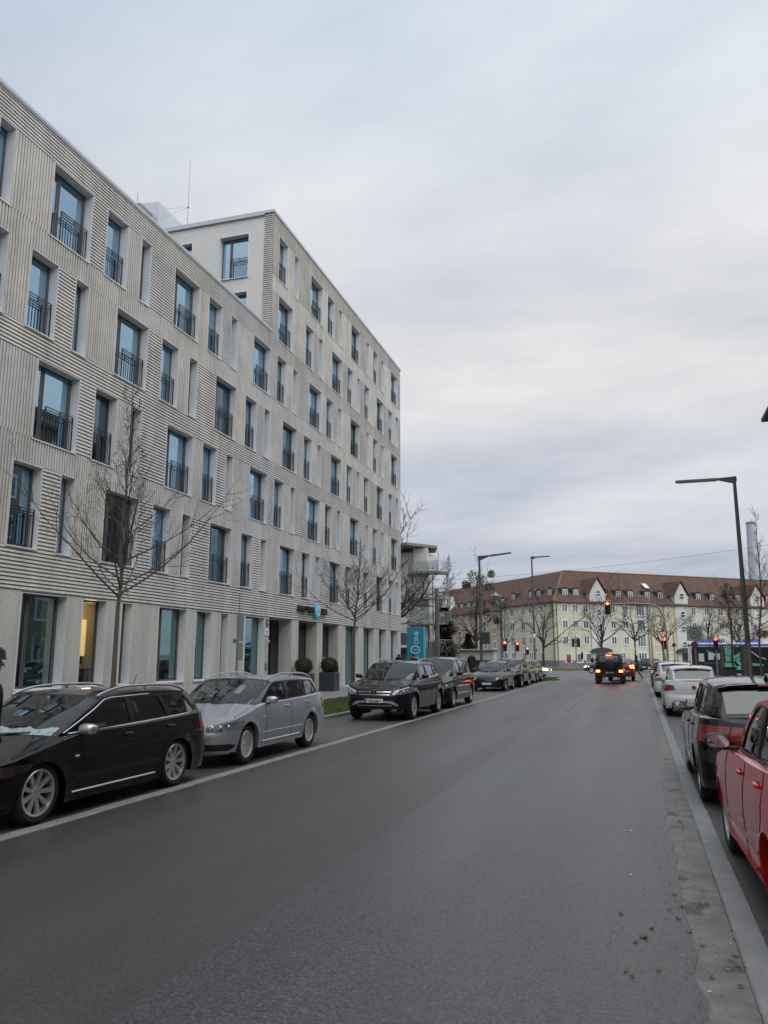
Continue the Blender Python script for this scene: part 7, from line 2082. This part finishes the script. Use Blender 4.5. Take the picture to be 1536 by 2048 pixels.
o = thing('garden_wall', 'grey wall and porch between the totem and the balcony building', 'wall', (0, 0, 0)); b = MB(); b.box(-24, -15.0, 60, 60.3, 0, 2.4); b.build('wall_panel', mat('wall_grey', (.16, .16, .155), .8), o)
b = MB(); b.prism([(-20.5, 2.6), (-16.4, 2.6), (-17, 3.5), (-20.5, 3.5)], lambda a, c, d: (a, d, c), 58.5, 60); b.build('porch_roof', mat('porch_slate', (.11, .12, .13), .7), o)
b = MB(); b.path([(-14.85, 60, 0), (-14.85, 60, 7.0)], [.20, .16], 10)
thing('wooden_mast', 'thick grey timber mast right of the turquoise totem', 'pole', (0, 0, 0), 0, None, b.mesh('wooden_mast', M_stake, 60))
# ------------------------------------------------------------ people
M_skin = mat('skin', (.36, .21, .15), .6); M_hair = mat('hair_dark', (.02, .015, .012), .8)
def person(label, loc, rz, jacket, trousers, J=None, hat=None, H=1.74, shoe=None, bag=None):
    """one skinned body; J overrides joints: head, neck, chest, pelvis, (knee, foot, elbow, hand) x (L,R)"""
    j = dict(pelvis=(0, 0, .93), waist=(0, 0, 1.08), chest=(0, 0, 1.34), neck=(0, -.005, 1.50), head=(0, -.02, 1.62), crown=(0, -.015, 1.69),
             hipL=(.10, 0, .90), kneeL=(.11, -.02, .50), ankL=(.11, .02, .09), toeL=(.12, -.15, .04), hipR=(-.10, 0, .90), kneeR=(-.11, -.02, .50), ankR=(-.11, .02, .09), toeR=(-.12, -.15, .04),
             shL=(.17, 0, 1.43), elL=(.23, .02, 1.14), wrL=(.22, -.08, .90), haL=(.21, -.12, .82), shR=(-.17, 0, 1.43), elR=(-.23, .02, 1.14), wrR=(-.22, -.08, .90), haR=(-.21, -.12, .82))
    if J: j.update(J)
    rad = dict(pelvis=.15, waist=.14, chest=.165, neck=.062, head=.088, crown=.075, hipL=.105, kneeL=.068, ankL=.048, toeL=.036, shL=.075, elL=.056, wrL=.036, haL=.034)
    names = list(j); idx = {n: i for i, n in enumerate(names)}
    E = [('pelvis', 'waist'), ('waist', 'chest'), ('chest', 'neck'), ('neck', 'head'), ('head', 'crown')]
    for s_ in 'LR': E += [('pelvis', 'hip' + s_), ('hip' + s_, 'knee' + s_), ('knee' + s_, 'ank' + s_), ('ank' + s_, 'toe' + s_), ('chest', 'sh' + s_), ('sh' + s_, 'el' + s_), ('el' + s_, 'wr' + s_), ('wr' + s_, 'ha' + s_)]
    k = H / 1.74
    me = bpy.data.meshes.new('skeleton'); me.from_pydata([tuple(c * k for c in j[n]) for n in names], [(idx[a], idx[b_]) for a, b_ in E], [])
    tmp = bpy.data.objects.new('tmp', me); COL.objects.link(tmp)
    md = tmp.modifiers.new('s', 'SKIN'); md.use_smooth_shade = True; sub = tmp.modifiers.new('d', 'SUBSURF'); sub.levels = 2; sub.render_levels = 2
    sv = me.skin_vertices[0].data
    for n in names:
        r_ = rad.get(n, rad.get(n[:-1] + 'L', .05)) * k
        fx, fy = (1.15, .78) if n in ('pelvis', 'waist', 'chest') else (1, 1)
        sv[idx[n]].radius = (r_ * fx, r_ * fy); sv[idx[n]].use_root = (n == 'pelvis')
    bpy.context.view_layer.update()
    dg = bpy.context.evaluated_depsgraph_get(); bm_ = bpy.data.meshes.new_from_object(tmp.evaluated_get(dg)); bpy.data.objects.remove(tmp)
    bm_.name = 'body'; bm_.materials.clear()
    for m_ in (jacket, trousers, M_skin, M_hair, shoe or M_trim): bm_.materials.append(m_)
    jj = {n: Vector(j[n]) * k for n in names}
    ph, pn, hd = jj['pelvis'], jj['neck'], jj['head']
    for p in bm_.polygons:
        c = p.center; near = min(names, key=lambda n: (jj[n] - c).length - .02 * (n in ('head', 'crown')))
        i = 0
        if near[:3] in ('kne', 'ank') or (near[:3] == 'hip' and c.z < ph.z - .06): i = 1
        if near[:2] == 'wr' and c.z < ph.z - .12 and abs(c.x) < .17: i = 1
        if near[:3] == 'toe' or c.z < .10 * k: i = 4
        if near[:2] in ('ha',): i = 2 if (jj[near] - c).length < .085 else 0
        if near == 'neck' and c.z > pn.z + .02: i = 2
        if near in ('head', 'crown'):
            i = 2 if (c.y < hd.y + .01 and c.z < hd.z + .055) else 3
        p.material_index = i
    o = thing('person', label, 'person', loc, rz)
    link('body', bm_, o)
    b = MB(); n_ = hd + Vector((0, -.092 * k, -.01)); b.add([n_ + Vector((-.014, .015, 0)), n_ + Vector((.014, .015, 0)), n_ + Vector((0, -.014, -.012)), n_ + Vector((0, .012, .04))], [(0, 1, 2), (0, 2, 3), (1, 3, 2)]); b.build('nose', M_skin, o)
    for s_ in ('L', 'R'):   # fingers
        w_, h_ = jj['wr' + s_], jj['ha' + s_]; d = (h_ - w_).normalized(); sd_ = d.orthogonal().normalized(); b = MB()
        for q in range(4): 
            a = h_ + sd_ * (.012 * (q - 1.5) * 1.5); b.path([a, a + d * .045, a + d * (.075 - .006 * abs(q - 1)) + d.cross(sd_) * .015], [.009, .008, .006], 5)
        a = w_.lerp(h_, .6) + sd_ * .03; b.path([a, a + sd_ * .02 + d * .035, a + sd_ * .015 + d * .06], [.010, .009, .007], 5); b.build('fingers', M_skin, o, 60)
    if hat:
        b = MB(); c = jj['crown']; b.lathe([(.0, .085), (.06, .08), (.10, .045), (.108, -.02), (.125, -.03)], 16, 'Z', (c.x, c.y, c.z)); b.build('hat', hat, o, 60)
    return o
Jk_dark = mat('coat_dark', (.010, .011, .018), .85); Jk_blk = mat('coat_black', (.012, .012, .013), .85); Jk_red = mat('coat_red', (.36, .055, .03), .85)
Tr_dark = mat('trousers_dark', (.015, .015, .02), .85); Tr_grey = mat('trousers_pale', (.32, .31, .30), .85); Tr_rust = mat('trousers_rust', (.07, .02, .018), .85); Jk_brown = mat('coat_brown', (.03, .027, .022), .85); Jk_plum = mat('coat_plum', (.05, .012, .022), .85)
walk = dict(kneeL=(.10, -.20, .53), ankL=(.10, -.22, .12), toeL=(.10, -.38, .05), kneeR=(-.10, .08, .50), ankR=(-.10, .34, .16), toeR=(-.10, .24, .04), elL=(.23, .08, 1.15), wrL=(.21, .10, .92), haL=(.20, .08, .84), elR=(-.23, -.04, 1.14), wrR=(-.2, -.18, .94), haR=(-.2, -.22, .87))
# walker crossing in front of the red car: striding to the left
person('walker in dark brown coat and hat striding across the road by the dark red car', (-.10, 62.3, 0), radians(-90), Jk_brown, Tr_rust, walk, hat=M_hair, H=1.78)
person('person in a red coat and pale trousers walking on the far verge', (-8.55, 105.5, .02), pi, Jk_red, Tr_grey, None, H=1.75)
person('left one of two dark figures standing beyond the junction', (-5.9, 111, 0), .5, Jk_blk, Tr_dark, None, H=1.7)
person('right one of two dark figures standing beyond the junction', (-5.35, 112, 0), -.5, Jk_blk, Tr_dark, None, H=1.82)
# standing in the lane beside the black estate car, only an arm and cap inside the frame
person('person in a dark coat standing at the left edge beside the black estate bonnet', (-5.43, 5.60, 0), radians(150), Jk_dark, Tr_dark, dict(elL=(.27, .05, 1.15), wrL=(.19, -.06, 1.0), haL=(.15, -.05, .97), elR=(-.27, .05, 1.15), wrR=(-.19, -.06, 1.0), haR=(-.15, -.05, .97)), hat=Jk_dark, H=1.80)
# people on the pavement behind the parked cars, heads showing above the roofs
person('passer-by with dark hair on the pavement by the last hotel pier', (-13.55, 45.2, .12), pi * .9, Jk_blk, Tr_dark, walk, H=1.80)
person('passer-by in a dark hooded coat in front of the totem', (-12.2, 43.6, .12), .3, Jk_blk, Tr_dark, None, hat=Jk_dark, H=1.74)
person('passer-by whose dark head shows behind the badged hatchback roof', (-10.4, 51.3, .08), .3, Jk_blk, Tr_dark, None, H=1.92)
# bending over the planter
bend = dict(pelvis=(0, .12, .95), waist=(0, .02, 1.08), chest=(0, -.20, 1.24), neck=(0, -.34, 1.32), head=(0, -.44, 1.36), crown=(0, -.50, 1.38), hipL=(.1, .10, .92), hipR=(-.1, .10, .92),
            shL=(.17, -.26, 1.30), elL=(.22, -.34, 1.05), wrL=(.16, -.52, .98), haL=(.14, -.58, .97), shR=(-.17, -.26, 1.30), elR=(-.22, -.34, 1.05), wrR=(-.16, -.52, .98), haR=(-.14, -.58, .97))
person('person in a plum jacket bending forward behind the right-hand planter', (-14.35, 36.75, .12), radians(-60), Jk_plum, Tr_dark, bend, H=1.95)
